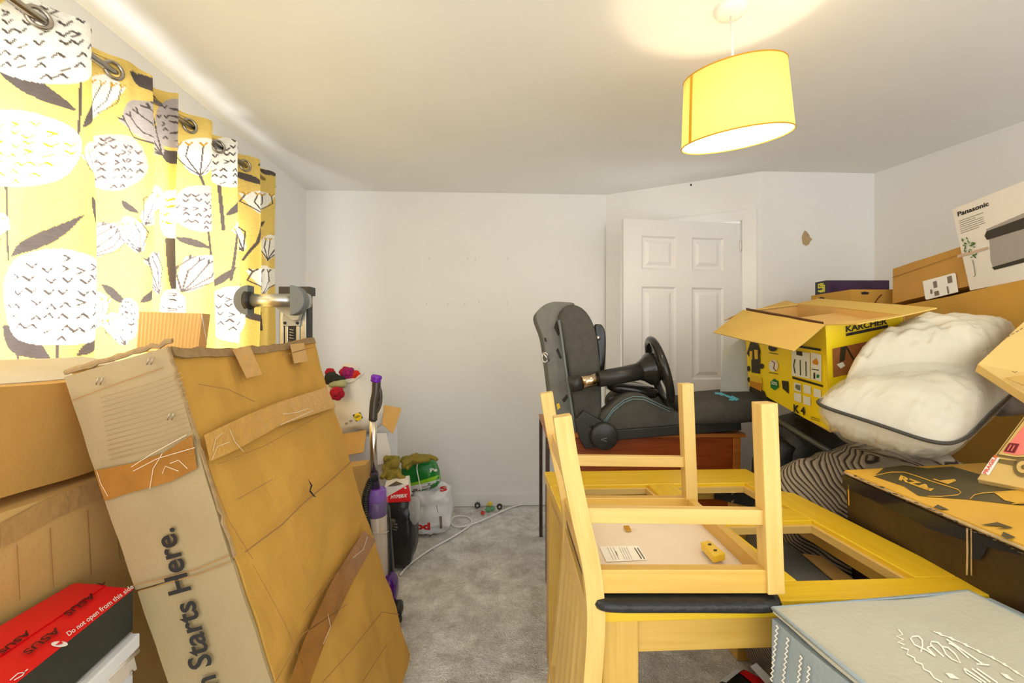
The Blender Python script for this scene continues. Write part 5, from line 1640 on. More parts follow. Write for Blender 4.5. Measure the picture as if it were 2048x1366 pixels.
# ---- white bread-maker carton standing on the ledge
pa = [W(1903, 419, 1.95), W(1927, 584, 1.95), W(2048, 558, 1.675), W(2048, 361, 1.655)]
p1_ = (pa[3] - pa[0]).normalized(); p2_ = (pa[1] - pa[0]); p2_ = p2_ - p1_ * p2_.dot(p1_); PHt = p2_.length; p2_.normalize()
p3_ = p1_.cross(p2_).normalized()
if p3_.dot(ex_) < 0: p3_ = -p3_
bm_ = thing('appliance_carton', 'white appliance carton with a bread maker picture on top of the labelled carton', 'cardboard box', pa[0] + p2_ * PHt + p1_ * .25 + p3_ * .02)
m_wcar = mk('white_carton_print', rgb(226, 220, 212), .5, var=.02, vs=4)
PLn = .62
hexa('body', [pa[0] + p2_ * PHt, pa[0] + p2_ * PHt + p3_ * .024, pa[0] + p3_ * .024, pa[0], pa[0] + p2_ * PHt + p1_ * PLn, pa[0] + p2_ * PHt + p3_ * .024 + p1_ * PLn, pa[0] + p3_ * .024 + p1_ * PLn, pa[0] + p1_ * PLn], m_wcar, bm_, .003)
hb1 = plane_hit(pa[0], pa[0] + p1_, pa[0] + p2_, .0015); hb2 = plane_hit(pa[0], pa[0] + p1_, pa[0] + p2_, .003)
hb3 = plane_hit(pa[0], pa[0] + p1_, pa[0] + p2_, .0045)
lettering('brand_lettering', bm_, m_ink, hb1, 'Panasonic', *Fp([[(1200, 352), (1436, 268)]])[0], (-1.0, -8.4), bold=.03)
for i, w in enumerate((180, 120, 175, 180, 178, 185, 140)):
    prints('caption', bm_, m_txt, hb1, Fp(stroke([(1212 + i * 2, 388 + i * 15.5), (1212 + i * 2 + w, 388 + i * 15.5 - w * .36)], 3.4)))
m_mach = mk('grey_machine_print', rgb(160, 152, 146), .5, var=.06)
m_mdk = mk('dark_machine_print', rgb(54, 48, 40), .5, var=.1)
prints('machine_picture', bm_, m_mach, hb1, Fp([[(1415, 450), (1900, 240), (1900, 640), (1470, 745), (1450, 690), (1440, 540)]]))
prints('machine_picture', bm_, m_mdk, hb2, Fp([[(1420, 465), (1900, 290), (1900, 385), (1425, 530), (1406, 500)]]))
prints('machine_picture', bm_, m_mdk, hb2, Fp([[(1462, 738), (1900, 610), (1900, 650), (1480, 758)]]))
prints('machine_picture', bm_, mk('shelf_print', rgb(196, 172, 148), .5, var=.04), hb2, Fp([[(1200, 645), (1432, 580), (1432, 600), (1200, 668)]]))
rs2 = random.Random(5)
for (cx_, cy2, n_, rx_, ry_) in ((1275, 565, 22, 60, 55), (1320, 648, 8, 28, 26)):
    for i in range(n_):
        a = rs2.uniform(0, 6.28); r = rs2.uniform(.2, 1)
        x, y = cx_ + rx_ * r * math.cos(a), cy2 + ry_ * r * math.sin(a)
        b2_ = a + rs2.uniform(-.6, .6)
        dx, dy = 13 * math.cos(b2_), 13 * math.sin(b2_)
        prints('leaf_picture', bm_, mk('leaf_print' if i % 2 else 'leaf_print_dark', rgb(92, 128, 52) if i % 2 else rgb(58, 92, 36), .6, var=.1), hb3, Fp([[(x - dx, y - dy), (x - dy * .4, y + dx * .4), (x + dx, y + dy), (x + dy * .4, y - dx * .4)]]))
ribbon('stem_picture', bm_, mk('stem_print', rgb(120, 112, 90), .6, var=.1), hb3, Fp([[(1318, 680), (1330, 740), (1338, 800), (1325, 808)]])[0], 1.4)

# ---- dark holdall and pole under the yellow carton
m_nylon = mk('black_nylon', (.018, .017, .015), .5, var=.35, vs=12, bump=.4, bs=30)
hl = thing('holdall', 'black nylon holdall crumpled beneath the yellow carton', 'bag', cw(1.42, 2.08, 0))
blob('body', cw(1.52, 2.09, .47), (.38, .20, .465), m_nylon, hl, ex=(.6, .55), nu=56, nv=36, amp=.035, fr=5, seed=5, rot=R3, ridge=.03)
blob('pocket', cw(1.20, 2.02, .72), (.07, .08, .13), m_nylon, hl, ex=(.7, .7), nu=28, nv=16, amp=.02, fr=9, seed=7, ridge=.02)
tube('zip_pull', [W(1536, 836, 1.86), W(1562, 841, 1.85)], .0025, m_steel, hl, 6)
tube('webbing_strap', catmull([W(1540, 845, 1.88), W(1570, 855, 1.87), W(1600, 876, 1.86), W(1612, 890, 1.86)], 5), .010, mk('dark_webbing', (.03, .026, .022), .6, var=.2), hl, 6, flat=.3)
pole2 = tag(tube('support_pole', [W(1525, 822, 1.92), W(1590, 862, 1.80), W(1668, 908, 1.66)], .010, mk('olive_black_tube', (.06, .058, .038), .3, var=.1), None, 12), 'dark olive tube sticking out under the yellow carton', 'pole')
# ---- pale grey plastic sheet between the door and the yellow carton
shp = thing('frosted_storage_lid', 'pale grey plastic sheet leaning between the door and yellow carton', 'plastic sheet', W(1465, 760, 2.5))
panel('sheet', W(1440, 790, 2.46), W(1500, 790, 2.40), W(1496, 668, 2.40), W(1446, 700, 2.46), mk('frosted_plastic', rgb(176, 178, 166), .35, var=.05), shp, th=.02, n=3, m=3)

# ---- corduroy beanbag
m_cord = stripes('brown_corduroy', rgb(156, 142, 122), rgb(62, 50, 40), 33, .95, 'V', .8, 0.0)
bn = thing('beanbag', 'brown grey corduroy beanbag slumped behind the dining table', 'beanbag', cw(1.30, 1.68, 0))
def bfn(q):
    return Vector((q.x * (1 + .18 * max(0, -q.z)), q.y * (1 + .12 * max(0, -q.z)), q.z if q.z < 0 else q.z * (.96 + .06 * math.sin(q.x * 4 + 1) + .05 * math.cos(q.y * 5))))
vs, fs, uv = blob_data(cw(1.35, 1.645, .43), (.47, .25, .445), ex=(.75, .6), nu=110, nv=70, amp=.03, fr=5, seed=9, rot=R3, fn=bfn, ridge=.03)
uv = [(v.x * 1.0, v.z * .8 - v.y * .6 + .018 * math.sin(v.x * 11) + .02 * noise.noise(v * 5) - .22 * max(0, 1.12 - v.x) ** 1.5) for v in vs]
bo = mobj('cover', vs, fs, m_cord, bn, True, uv)
hbn = mesh_hit(bo, .002)
tube('seam', catmull([hbn(x, y) for x, y in ((1545, 890), (1575, 902), (1600, 908), (1625, 902), (1660, 906))], 5), .003, m_dkc, bn, 6)

# ---- bedding in a clear zipped bag
m_pil = mk('white_bedding', rgb(200, 190, 168), .8, var=.03, vs=5, bump=.35, bs=22)
m_pip = mk('charcoal_piping', rgb(62, 58, 50), .6, var=.15)
c1, c2, c3 = W(1632, 801, 1.46), W(1905, 890, 1.24), W(2032, 768, 1.60)
c4 = cw(1.62, 1.72, 1.10)
low = (c1, c2, c3, c4)
v_, f_, sm_ = cushion_data(low, .125, .135, 60, 3.0, .05, .018, p=3.4, grow=.10)
pil1 = mobj('pillow', v_, f_, m_pil, None, True)
tag(pil1, 'plump white pillow at the front of the clear bedding bag', 'pillow', 'bagged pillows')
upc = (W(1664, 778, 1.50), W(1985, 800, 1.42), cw(1.88, 1.66, 1.16), cw(1.45, 1.70, 1.15))
v_, f_, _ = cushion_data(upc, .235, .05, 60, 7.0, .0, .022, p=4.0)
pil2 = mobj('pillow', v_, f_, m_pil, None, True)
tag(pil2, 'plump white pillow at the back of the clear bedding bag, by the big carton', 'pillow', 'bagged pillows')
bg_ = thing('bedding_bag', 'clear plastic zipped bedding bag with dark piping around white pillows', 'storage bag', W(1830, 935, 1.40))
m_film = film('clear_pvc', (.80, .79, .72), .20, .10)
v_, f_, seam_ = cushion_data(low, .150, .155, 44, 3.0, .03, .008, p=3.4, grow=.125)
mobj('film', v_, f_, m_film, bg_, True)
n_ = 44
tube('piping', seam_[:2 * n_ + 1], .0055, m_pip, bg_, 8)
tube('piping', seam_[2 * n_:] + [seam_[0]], .0055, m_pip, bg_, 8)
m_mesh = mk('grey_bag_gusset', rgb(110, 98, 84), .6, var=.2, vs=10, bump=.4, bs=26)
blob('gusset', W(2010, 800, 1.66), (.07, .07, .06), m_mesh, bg_, ex=(.8, .8), nu=36, nv=18, amp=.02, fr=8, seed=8, rot=R3)

# ---- black and gold gaming-chair carton
BX0, BX1, BZ = 1.075, 1.50, .872
far_l = WZ(1690, 945, BZ); far_r = WZ(1886, 926, BZ)
gdir = WZ(1940, 1051, BZ) - far_l; gdir.normalize()
gacr = Vector((-gdir.y, gdir.x, 0)); gacr = gacr if gacr.x > 0 else -gacr
gacr = (gacr + up_ * .07).normalized()
gup = gacr.cross(gdir).normalized(); gup = gup if gup.z > 0 else -gup
GW, GL = .405, .56
bgx = thing('gaming_chair_carton', 'large black and gold gaming chair carton beside the table', 'cardboard box', far_l + gdir * GL * .5 + gacr * GW * .5 - up_ * BZ)
m_bgold = mk('black_brown_card', rgb(62, 44, 24), .38, var=.35, vs=7, bump=.2, bs=40, detail=7)
m_gold = mk('gold_card', rgb(222, 172, 62), .45, var=.10, vs=6)
m_olive = mk('dark_olive_print', rgb(84, 74, 46), .4, var=.08)
softbox('body', far_l - gup * (BZ - .002), gdir, gacr, gup, GL, GW, BZ - .002, m_bgold, bgx, n=30, amp=.003, fr=5, seed=13)
panel('top_sheet', far_l + gacr * GW + gup * .003, far_l + gacr * GW + gdir * GL + gup * .003, far_l + gdir * GL + gup * .003, far_l + gup * .003, m_gold, bgx, th=.004, n=16, m=8, amp=0)
hz1 = plane_hit(far_l + gup * .007, far_l + gup * .007 + gdir, far_l + gup * .007 + gacr, .0012)
hz2 = plane_hit(far_l + gup * .007, far_l + gup * .007 + gdir, far_l + gup * .007 + gacr, .0024)
G = lambda polys: tr(polys, 1680, 900, 5.4647)
prints('printed_panel', bgx, m_olive, hz1, G([[(480, 200), (700, 170), (960, 205), (1130, 190), (1230, 185), (1500, 262), (1790, 350), (2160, 480), (2200, 590), (1980, 610), (1400, 545), (1050, 520), (860, 505), (700, 400), (370, 290)]]))
prints('printed_panel', bgx, m_gold, hz2, G([[(1690, 480), (1980, 452), (2160, 480), (2160, 590), (1960, 600), (1800, 560)]]))
for p in ([(370, 290), (560, 250), (700, 250), (800, 280), (1000, 350), (1290, 440), (1325, 475), (1290, 500), (1100, 518), (960, 515)], [(1420, 548), (1470, 500), (1560, 480), (1990, 450)], [(1880, 600), (2060, 585)]):
    ribbon('gold_line', bgx, m_gold, hz2, G([p])[0], 1.6)
lettering('brand_lettering', bgx, m_gold, hz2, 'RZA', *G([[(640, 330), (985, 455)]])[0], (4, -8), bold=.05)
prints('gold_logo', bgx, m_gold, hz2, G([[(860, 415), (1030, 430), (990, 462)]]))
prints('gold_logo', bgx, m_gold, hz2, G([[(1060, 345), (1250, 325), (1275, 345), (1180, 382)]]))
prints('gold_logo', bgx, m_gold, hz2, G([[(1010, 325), (1035, 322), (1110, 348), (1090, 355)]]))
rs3 = random.Random(9)
for i in range(26):
    x = 150 + i * 72 + rs3.uniform(-15, 15); y = 285 + (x - 150) * .46 + rs3.uniform(-14, 20)
    w, h = rs3.uniform(30, 75), rs3.uniform(4, 14)
    prints('scuff', bgx, m_bgold, hz2, G([[(x, y), (x + w, y + w * .42 - h), (x + w * 1.1, y + w * .46), (x + w * .2, y + w * .1 + h)]]))
for poly in ([(1015, 640), (1070, 605), (1195, 665), (1100, 660)], [(1540, 830), (1720, 800), (1895, 860), (1700, 880), (1820, 850)], [(1760, 950), (1790, 905), (1920, 965), (1830, 990)]):
    prints('peeled_patch', bgx, m_olive, hz2, G([poly]))
m_edge = mk('worn_tape_edge', rgb(196, 170, 124), .3, var=.3, vs=40)
tube('worn_edge', [far_l + gdir * (GL * i / 30) - gacr * .001 + up_ * .004 * noise.noise(Vector((i, 0, 0))) for i in range(31)], .004, m_edge, bgx, 6)
hl_ = plane_hit(far_l, far_l + gdir, far_l - gup, .005)
ribbon('side_seam', bgx, m_edge, hl_, G([[(1415, 850), (1418, 1100), (1412, 1366)]])[0], 4)
prints('side_seam', bgx, m_edge, hl_, G(stroke([(1460, 860), (1462, 1366)], 14)))
prints('black_tape', bgx, m_shiny, hl_, G([[(45, 262), (400, 425), (1400, 860), (1400, 990), (1000, 860), (400, 560), (45, 400)]]))
prints('black_tape', bgx, m_shiny, hl_, G([[(1465, 890), (2011, 1110), (2011, 1150), (1640, 1060), (1560, 1200), (1470, 1190)]]))
prints('side_mark', bgx, m_gold, hl_, G(stroke([(110, 385), (116, 600)], 12)))

# ---- fragile carton with truck print, and the loose carton above it, at the right edge
tk = [cw(1.224, 1.185, BZ + .036), cw(1.424, 1.25, 1.066), None, cw(1.375, .85, BZ + .042)]
tk[2] = tk[1] + tk[3] - tk[0]
tkn = (tk[3] - tk[0]).cross(tk[1] - tk[0]).normalized()
if tkn.dot(EYEV - tk[0]) > 0: tkn = -tkn
fr = thing('fragile_carton', 'tan carton printed with a pink delivery truck and fragile tape', 'cardboard box', (tk[0] + tk[3]) / 2)
m_tan = mk('pale_tan_card', rgb(208, 174, 104), .8, var=.05, vs=8)
hexa('body', tk + [p + tkn * .045 for p in tk], m_tan, fr, .002)
ht1 = plane_hit(tk[0], tk[1], tk[3], .0015); ht2 = plane_hit(tk[0], tk[1], tk[3], .003); ht3 = plane_hit(tk[0], tk[1], tk[3], .0045)
R_ = lambda polys: tr(polys, 1880, 640, 3.794)
m_pink = mk('pink_print', rgb(232, 120, 110), .6, var=.05)
m_bur = mk('burgundy_print', rgb(110, 20, 24), .6, var=.08)
m_dol = mk('dark_gold_print', rgb(112, 92, 48), .6, var=.08)
prints('truck_print', fr, m_dol, ht1, R_([[(425, 1035), (660, 720), (760, 760), (760, 1060), (640, 1060), (560, 1058)]]))
prints('truck_print', fr, m_tan, ht2, R_([[(445, 1025), (660, 740), (760, 770), (760, 1045), (620, 1045), (575, 1046)]]))
prints('truck_print', fr, m_pink, ht3, R_([[(535, 940), (660, 790), (760, 800), (760, 1030), (640, 1030), (585, 1034), (480, 1012)]]))
prints('handling_mark', fr, m_bur, plane_hit(tk[0], tk[1], tk[3], .006), R_([[(488, 1008), (530, 944), (607, 952), (570, 1022)]]))
prints('handling_arrow', fr, m_pink, plane_hit(tk[0], tk[1], tk[3], .0075), R_(stroke([(520, 1005), (545, 965)], 8)))
prints('handling_arrow', fr, m_pink, plane_hit(tk[0], tk[1], tk[3], .0075), R_(stroke([(548, 1008), (572, 968)], 8)))
prints('truck_bumper', fr, m_dol, ht2, R_([[(450, 1060), (590, 1075), (570, 1110), (440, 1085)]]))
prints('truck_wheel', fr, m_dol, ht2, R_([circ(630, 1125, 75, 72, 24)]))
prints('truck_wheel', fr, m_tan, ht3, R_([circ(632, 1125, 48, 46, 24)]))
prints('truck_wheel', fr, m_dol, plane_hit(tk[0], tk[1], tk[3], .006), R_([circ(640, 1128, 20, 18, 16)]))
prints('fragile_tape', fr, m_white, ht1, R_([[(398, 1042), (456, 1050), (373, 1180), (312, 1168)]]))
lettering('fragile_lettering', fr, mk('orange_red_print', rgb(220, 90, 50), .6, var=.05), ht2, 'FRAGILE', *R_([[(352, 1178), (440, 1040)]])[0], (-6.5, -3), bold=.03)
lc2 = [W(1955, 728, 1.34), W(2085, 610, 1.46), W(2240, 790, 1.20), W(2078, 800, 1.18)]
lc2 = [W(1955, 728, 1.34), W(2110, 585, 1.45), W(2330, 800, 1.22), W(2115, 830, 1.16)]
fl = thing('loose_carton', 'tan flattened carton with a dashed cut line leaning at the right edge', 'cardboard box', (lc2[0] + lc2[3]) / 2)
nl = (lc2[1] - lc2[0]).cross(lc2[3] - lc2[0]).normalized(); nl = -nl if nl.dot(EYEV - lc2[0]) > 0 else nl
hexa('body', lc2 + [p + nl * .03 for p in lc2], m_tan, fl, .002)
hf1 = plane_hit(lc2[0], lc2[1], lc2[3], .002)
for i in range(12):
    x = 320 + i * 32; y = 243 - i * 18.5
    prints('cut_dash', fl, m_dol, hf1, R_(stroke([(x, y), (x + 17, y - 10)], 6)))
prints('corner_mark', fl, m_dol, hf1, R_(stroke([(365, 262), (358, 240)], 5)))
ribbon('corner_mark', fl, m_dol, hf1, R_([[(545, 390), (565, 402), (585, 392)]])[0], 1.4)
panel('flap', W(2010, 755, 1.28), W(2040, 768, 1.22), W(2150, 800, 1.12), W(2150, 740, 1.12), m_tan, fl, th=.004, n=2, m=2)

# ---- laundry hamper front right
HZL = .765
hm0, hm1 = WZ(1546, 1217, HZL), WZ(1936, 1183, HZL)
hm_d = (WZ(1700, 1366, HZL) - hm0).normalized()
hw_ = (hm1 - hm0); HWd = hw_.length; hw_.normalize()
hm_d = (hm_d - hw_ * hm_d.dot(hw_)); hm_d.normalize()
hm = thing('laundry_hamper', 'grey fabric laundry hamper with white handwritten lettering on its lid', 'laundry hamper', hm0 + hw_ * HWd * .5 + hm_d * .19 - up_ * HZL)
m_fab = mk('pale_grey_fabric', rgb(186, 182, 164), .85, var=.05, vs=7, bump=.15, bs=90)
m_fab2 = mk('blue_grey_fabric', rgb(150, 160, 162), .85, var=.06, vs=9, bump=.2, bs=120)
HL = .42
hlid = panel('lid', hm0 + hm_d * HL, hm0 + hw_ * HWd + hm_d * HL, hm0 + hw_ * HWd, hm0, m_fab, hm, th=.010, n=12, m=12, amp=.006, fr=7, bend=lambda u, v: -.006 * math.sin(u * 3.1) * math.sin(v * 3.1))
bi = -.002
b0 = hm0 + hw_ * bi + hm_d * .002 - up_ * .016
softbox('body', b0 - up_ * (HZL - .017), hw_, hm_d, up_, HWd + .05, HL - .02, HZL - .017, m_fab2, hm, n=18, amp=.004, fr=6, seed=31)
tube('lid_piping', [hm0 + hm_d * HL, hm0, hm0 + hw_ * HWd, hm0 + hw_ * HWd + hm_d * HL], .004, m_fab2, hm, 6)
panel('body_rim', W(1930, 1193, .90), W(2060, 1262, .78), W(2060, 1300, .76), W(1934, 1215, .89), m_fab2, hm, th=.006, n=4, m=2) if False else None
H_ = lambda polys: tr(polys, 1700, 1150, 5.885)
hl1 = plane_hit((0, 0, HZL), (1, 0, HZL), (0, 1, HZL), .004)
hl1 = mesh_hit(hlid, .0032)
m_wpt = mk('white_fabric_print', rgb(246, 240, 226), .8, var=.02)
script = [[(835, 905), (855, 830), (850, 765), (805, 720), (740, 722), (712, 745), (760, 820), (850, 862), (905, 888), (1005, 955)], [(905, 852), (1000, 948)], [(905, 852), (960, 832), (1105, 962)],
          [(1105, 962), (980, 850), (945, 812), (960, 782), (1030, 792), (1090, 850), (1130, 930), (1200, 990), (1305, 1035), (1240, 930), (1150, 852), (1090, 840)], [(1160, 800), (1230, 832), (1400, 980)], [(1135, 755), (1300, 865), (1560, 1045)], [(1490, 1045), (1640, 1060)],
          [(1340, 1100), (1370, 1150), (1550, 1265)], [(1345, 1098), (1470, 1180), (1600, 1268)], [(1430, 1098), (1650, 1260)], [(1490, 1098), (1740, 1270)]]
for p in script:
    ribbon('script_lettering', hm, m_wpt, hl1, H_([p])[0], 3.0)
vine = [(570, 640), (620, 700), (545, 720), (630, 760), (560, 790), (640, 820), (600, 850), (690, 880), (670, 930), (760, 975), (770, 1020), (850, 1050), (870, 1110), (940, 1140), (990, 1210), (1085, 1260)]
ribbon('leaf_vine', hm, m_wpt, hl1, H_([vine])[0], 2.8)
ribbon('leaf_vine', hm, m_wpt, hl1, H_([[(985, 665), (1150, 730), (1300, 790), (1500, 890), (1700, 985), (1850, 1070), (2045, 1200)]])[0], 1.6)
for x, y in ((1060, 695), (1195, 748), (1365, 825), (1515, 898), (1680, 975), (1820, 1055), (1960, 1145)):
    prints('leaf_vine', hm, m_wpt, hl1, H_([[(x - 48, y - 24), (x, y - 20), (x + 50, y + 26), (x + 6, y + 18)]]))
prints('leaf_print', hm, m_wpt, hl1, H_([[(1120, 1150), (1200, 1160), (1290, 1225), (1180, 1215)]]))
prints('leaf_print', hm, m_wpt, hl1, H_([[(1770, 1150), (1850, 1170), (1940, 1250), (1840, 1215)]]))
hsd = plane_hit(b0, b0 + hm_d, b0 - up_, .0055)
Q = lambda polys: tr(polys, 1480, 880, 2.81)
for i, (x, y0, y1) in enumerate(((225, 1040, 1366), (285, 1110, 1366), (360, 1210, 1366), (405, 1270, 1366))):
    pts = [(x + (y0 - y) * .11 + (7 if k % 2 else -7), y) for k, y in enumerate(range(y0, y1, 15))]
    ribbon('leaf_print', hm, m_wpt, hsd, Q([pts])[0], 3.2)
# ================================================================== BACK-LEFT CLUTTER
# ---- upright vacuum cleaner
vz = 2.06
vac = thing('vacuum_cleaner', 'upright vacuum cleaner with purple bin and silver handle tube', 'vacuum cleaner', W(775, 1245, vz))
m_pur = mk('purple_plastic', rgb(112, 36, 170), .25, var=.06)
m_dpur = mk('dark_purple_plastic', rgb(72, 8, 112), .2, var=.08)
m_bgp = mk('grey_brown_gloss', rgb(74, 66, 56), .2, var=.08)
m_chr = mk('silver_tube', (.74, .69, .62), .25, 1.0, var=.05)
def vp(x, y, d=0.0): return W(x, y, vz + d)
lathe('handle_cap', vp(751, 764), (vp(754, 750) - vp(751, 764)), [(0, 0), (.022, 0), (.024, .006), (.022, .012), (.025, .018), (.024, .028), (.019, .033), (0, .033)], m_pur, vac, 24)
tube('handle_grip', catmull([vp(753, 763), vp(752, 785), vp(748, 808), vp(746, 840)], 6), .0195, m_bgp, vac, 16)
tube('handle_loop', catmull([vp(757, 772), vp(761, 785), vp(761, 805), vp(756, 820), vp(750, 828)], 5), .008, m_bgp, vac, 10)
tube('extension_tube', [vp(746, 838), vp(748, 948)], .0165, m_chr, vac, 20)
tube('tube_socket', [vp(748, 944), vp(749, 960), vp(750, 985)], [.019, .021, .026], mk('dark_violet_grey', rgb(58, 48, 68), .3, var=.1), vac, 16)
hose = catmull([vp(752, 955, -.02), vp(742, 962, -.04), vp(733, 985, -.05), vp(730, 1010, -.05), vp(734, 1045, -.05), vp(740, 1080, -.05)], 14)
tube('hose', hose, [.014 + .0025 * (i % 2) for i in range(len(hose))], m_dark, vac, 12, smooth=False)
bx = vp(752, 980); ax_v = (vp(756, 1150) - vp(752, 985)).normalized()
def vcyl(name, y0, y1, r0, r1, mat, cx0=752, cx1=752, seg=32):
    a, c = vp(cx0, y0), vp(cx1, y1)
    L = (c - a).length
    return lathe(name, a, c - a, [(0, 0), (r0 * .9, 0), (r0, .006), (r1, L - .004), (r1 * .95, L), (0, L)], mat, vac, seg)
vcyl('bin_lid', 976, 1001, .044, .047, m_pur, 753, 752)
vcyl('bin_band', 1000, 1031, .047, .047, m_dpur, 752, 752)
vcyl('dust_bin', 1030, 1152, .046, .044, mk('smoky_beige_plastic', rgb(196, 180, 158), .15, var=.06), 753, 757)
v_, f_ = lathe_data(vp(753, 974), ax_v, [(.051, 0), (.051, .42)], 32)
mobj('bin_cover', v_, f_, film('clear_bin_plastic', (.9, .88, .95), .12, .08), vac, True)
tube('bin_ring', [vp(755 + 22 * math.cos(t), 1062 + 4 * math.sin(t), -.047 * math.sin(t)) for t in [k * .35 for k in range(10)]], .002, mk('pale_ring', rgb(214, 204, 186), .4, var=.05), vac, 6)
bar('spine', vp(772, 1012, .05), vp(784, 1170, .05), .036, .03, m_dark, vac, bevel=.006)
tube('power_cord', catmull([vp(774, 1005, -.0), vp(780, 1060, -.0), vp(778, 1120, -.0), vp(783, 1170, -.0)], 6), .004, m_dark, vac, 8)
blob('motor_housing', vp(768, 1180), (.062, .07, .075), m_dpur, vac, ex=(.6, .7), nu=28, nv=16, amp=0)
hexa('floor_head', [vp(722, 1246, -.06), vp(798, 1246, -.06), vp(800, 1246, .10), vp(730, 1246, .10), vp(728, 1215, -.03), vp(792, 1215, -.03), vp(792, 1215, .08), vp(735, 1215, .08)], m_dark, vac, .006)
for dz_ in (-.02,):
    lathe('wheel', vp(790, 1216, dz_), ex_, [(0, 0), (.030, 0), (.034, .006), (.034, .026), (.028, .032), (0, .032)], m_dark, vac, 24)
    lathe('wheel_hub', vp(801, 1216, dz_), ex_, [(0, .012), (.012, .012), (.016, 0)], m_bgp, vac, 16)
lathe('wheel', vp(796, 1238, -.05), ex_, [(0, 0), (.012, 0), (.014, .004), (.014, .016), (0, .018)], m_dark, vac, 18)
hv = plane_hit(vp(740, 1025, -.049), vp(760, 1025, -.049), vp(750, 1000, -.049), .001)
lettering('brand_lettering', vac, m_white, hv, 'K', (735, 1032), (740, 1032), (0, -5), bold=.03)

# ---- white carton with brown flaps, carrier bag in it
wz_ = 2.74
wc_ = thing('white_carton', 'white carton with brown flaps folded open beneath the white carrier bag', 'cardboard box', Vector((W(730, 1000, wz_).x, W(730, 1000, wz_).y + .15, 0)))
wt0, wt1 = W(668, 872, wz_), W(770, 864, wz_)
m_whc = mk('white_card', rgb(222, 220, 220), .6, var=.02)
e1 = wt1 - wt0; e1.z = 0; e1.normalize()
e3 = Vector((-e1.y, e1.x, 0))
softbox('body', Vector((wt0.x, wt0.y, 0)), e1, e3, up_, .31, .30, wt0.z - .005, m_whc, wc_, n=16, amp=.002, seed=3)
panel('flap', W(664, 872, wz_ - .005), W(733, 860, wz_ - .005), W(728, 905, wz_ - .12), W(675, 914, wz_ - .12), m_cardin, wc_, th=.004, n=4, m=4, amp=.002)
panel('flap', W(764, 848, wz_), W(768, 811, wz_ + .12), W(803, 817, wz_ + .10), W(786, 868, wz_ - .04), m_cardin, wc_, th=.004, n=4, m=4, amp=.002)
panel('side_sleeve', W(754, 866, wz_ - .03), W(773, 866, wz_ - .02), W(786, 925, wz_ - .03), W(752, 930, wz_ - .05), m_whc, wc_, th=.004, n=3, m=4)
m_carr = mk('white_carrier_plastic', rgb(228, 222, 212), .35, var=.03, vs=7, bump=.3, bs=24)
cbag = thing('carrier_bag', 'white plastic carrier bag with a round yellow logo resting in the open carton', 'carrier bag', W(715, 868, wz_ + .1))
def cfn(q):
    t = (q.z + 1) / 2
    return Vector((q.x * (1.0 - .30 * t) - .10 * t, q.y * (1 - .2 * t), q.z))
bgo = blob('bag', W(708, 806, wz_ + .10), (.205, .15, .195), m_carr, cbag, ex=(.65, .6), nu=64, nv=40, amp=.022, fr=7, seed=12, rot=R3 @ Matrix.Rotation(math.radians(-12), 3, 'Y'), fn=cfn, ridge=.02)
hbg = mesh_hit(bgo, .004); hbg2 = mesh_hit(bgo, .006); hbg3 = mesh_hit(bgo, .008)
N_ = lambda polys: tr(polys, 640, 720, 6.831)
prints('logo', cbag, mk('navy_logo', rgb(44, 46, 52), .5, var=.05), hbg, N_([[(446, 750), (550, 712), (588, 792), (496, 842)]]), 3)
prints('logo_disc', cbag, mk('logo_yellow', rgb(244, 214, 30), .5, var=.04), hbg2, N_([circ(519, 778, 52, 54, 18)]), 1)
lettering('logo_lettering', cbag, mk('logo_navy_text', rgb(40, 40, 60), .5, var=.04), hbg3, 'LIDL', *N_([[(484, 796), (556, 770)]])[0], (-1, -3.5), bold=.03)
for p in ([(340, 860), (380, 850), (380, 875), (345, 885)], [(400, 825), (440, 815), (438, 840), (405, 850)]):
    prints('care_mark', cbag, m_mach, hbg, N_([p]), 2)
tube('bag_handle', catmull([W(690, 768, wz_ + .0), W(705, 764, wz_ - .02), W(718, 753, wz_), W(727, 748, wz_ + .05)], 6), .010, m_carr, cbag, 8, flat=.4)
tube('bag_handle', catmull([W(660, 778, wz_ - .05), W(659, 784, wz_ - .06), W(655, 790, wz_ - .06)], 4), .005, m_carr, cbag, 6)
# what pokes out of the bag
m_rose = mk('crimson_fabric', rgb(168, 20, 46), .8, var=.35, vs=40)
m_mag = mk('magenta_fabric', rgb(150, 24, 100), .8, var=.3, vs=40)
m_blg = mk('black_green_fabric', rgb(38, 40, 28), .8, var=.4, vs=30)
m_sage = mk('sage_fabric', rgb(168, 172, 132), .8, var=.15, vs=30)
fl1 = thing('fabric_flowers', 'crimson and magenta fabric flowers poking out of the white carrier bag', 'artificial flowers', W(695, 770, wz_))
for (x, y, r, mt, sd) in ((697, 747, .040, m_mag, 1), (686, 745, .022, m_rose, 2), (711, 749, .026, mk('orange_red_fabric', rgb(206, 48, 22), .8, var=.2, vs=40), 3), (660, 746, .030, m_rose, 4), (674, 787, .040, m_rose, 5), (690, 739, .018, m_rose, 6)):
    c = W(x, y, wz_ + .02 - (.10 if y > 780 else 0))
    dat = []
    for k in range(6):
        a = k * 1.047 + sd
        dd_ = ex_ * math.cos(a) + up_ * math.sin(a)
        v_, f_, _ = blob_data(c + dd_ * r * .5, (r * .6, r * .4, r * .55), nu=10, nv=8, amp=.004, fr=30, seed=sd + k)
        dat.append((v_, f_))
    v_, f_, _ = blob_data(c - ez_ * r * .25, (r * .45, r * .45, r * .45), nu=10, nv=8, amp=.003, fr=30, seed=sd)
    dat.append((v_, f_))
    multi('bloom', dat, mt, fl1)
blob('leaf_bunch', W(668, 758, wz_ - .03), (.060, .04, .030), m_blg, fl1, nu=24, nv=14, amp=.02, fr=20, seed=3)
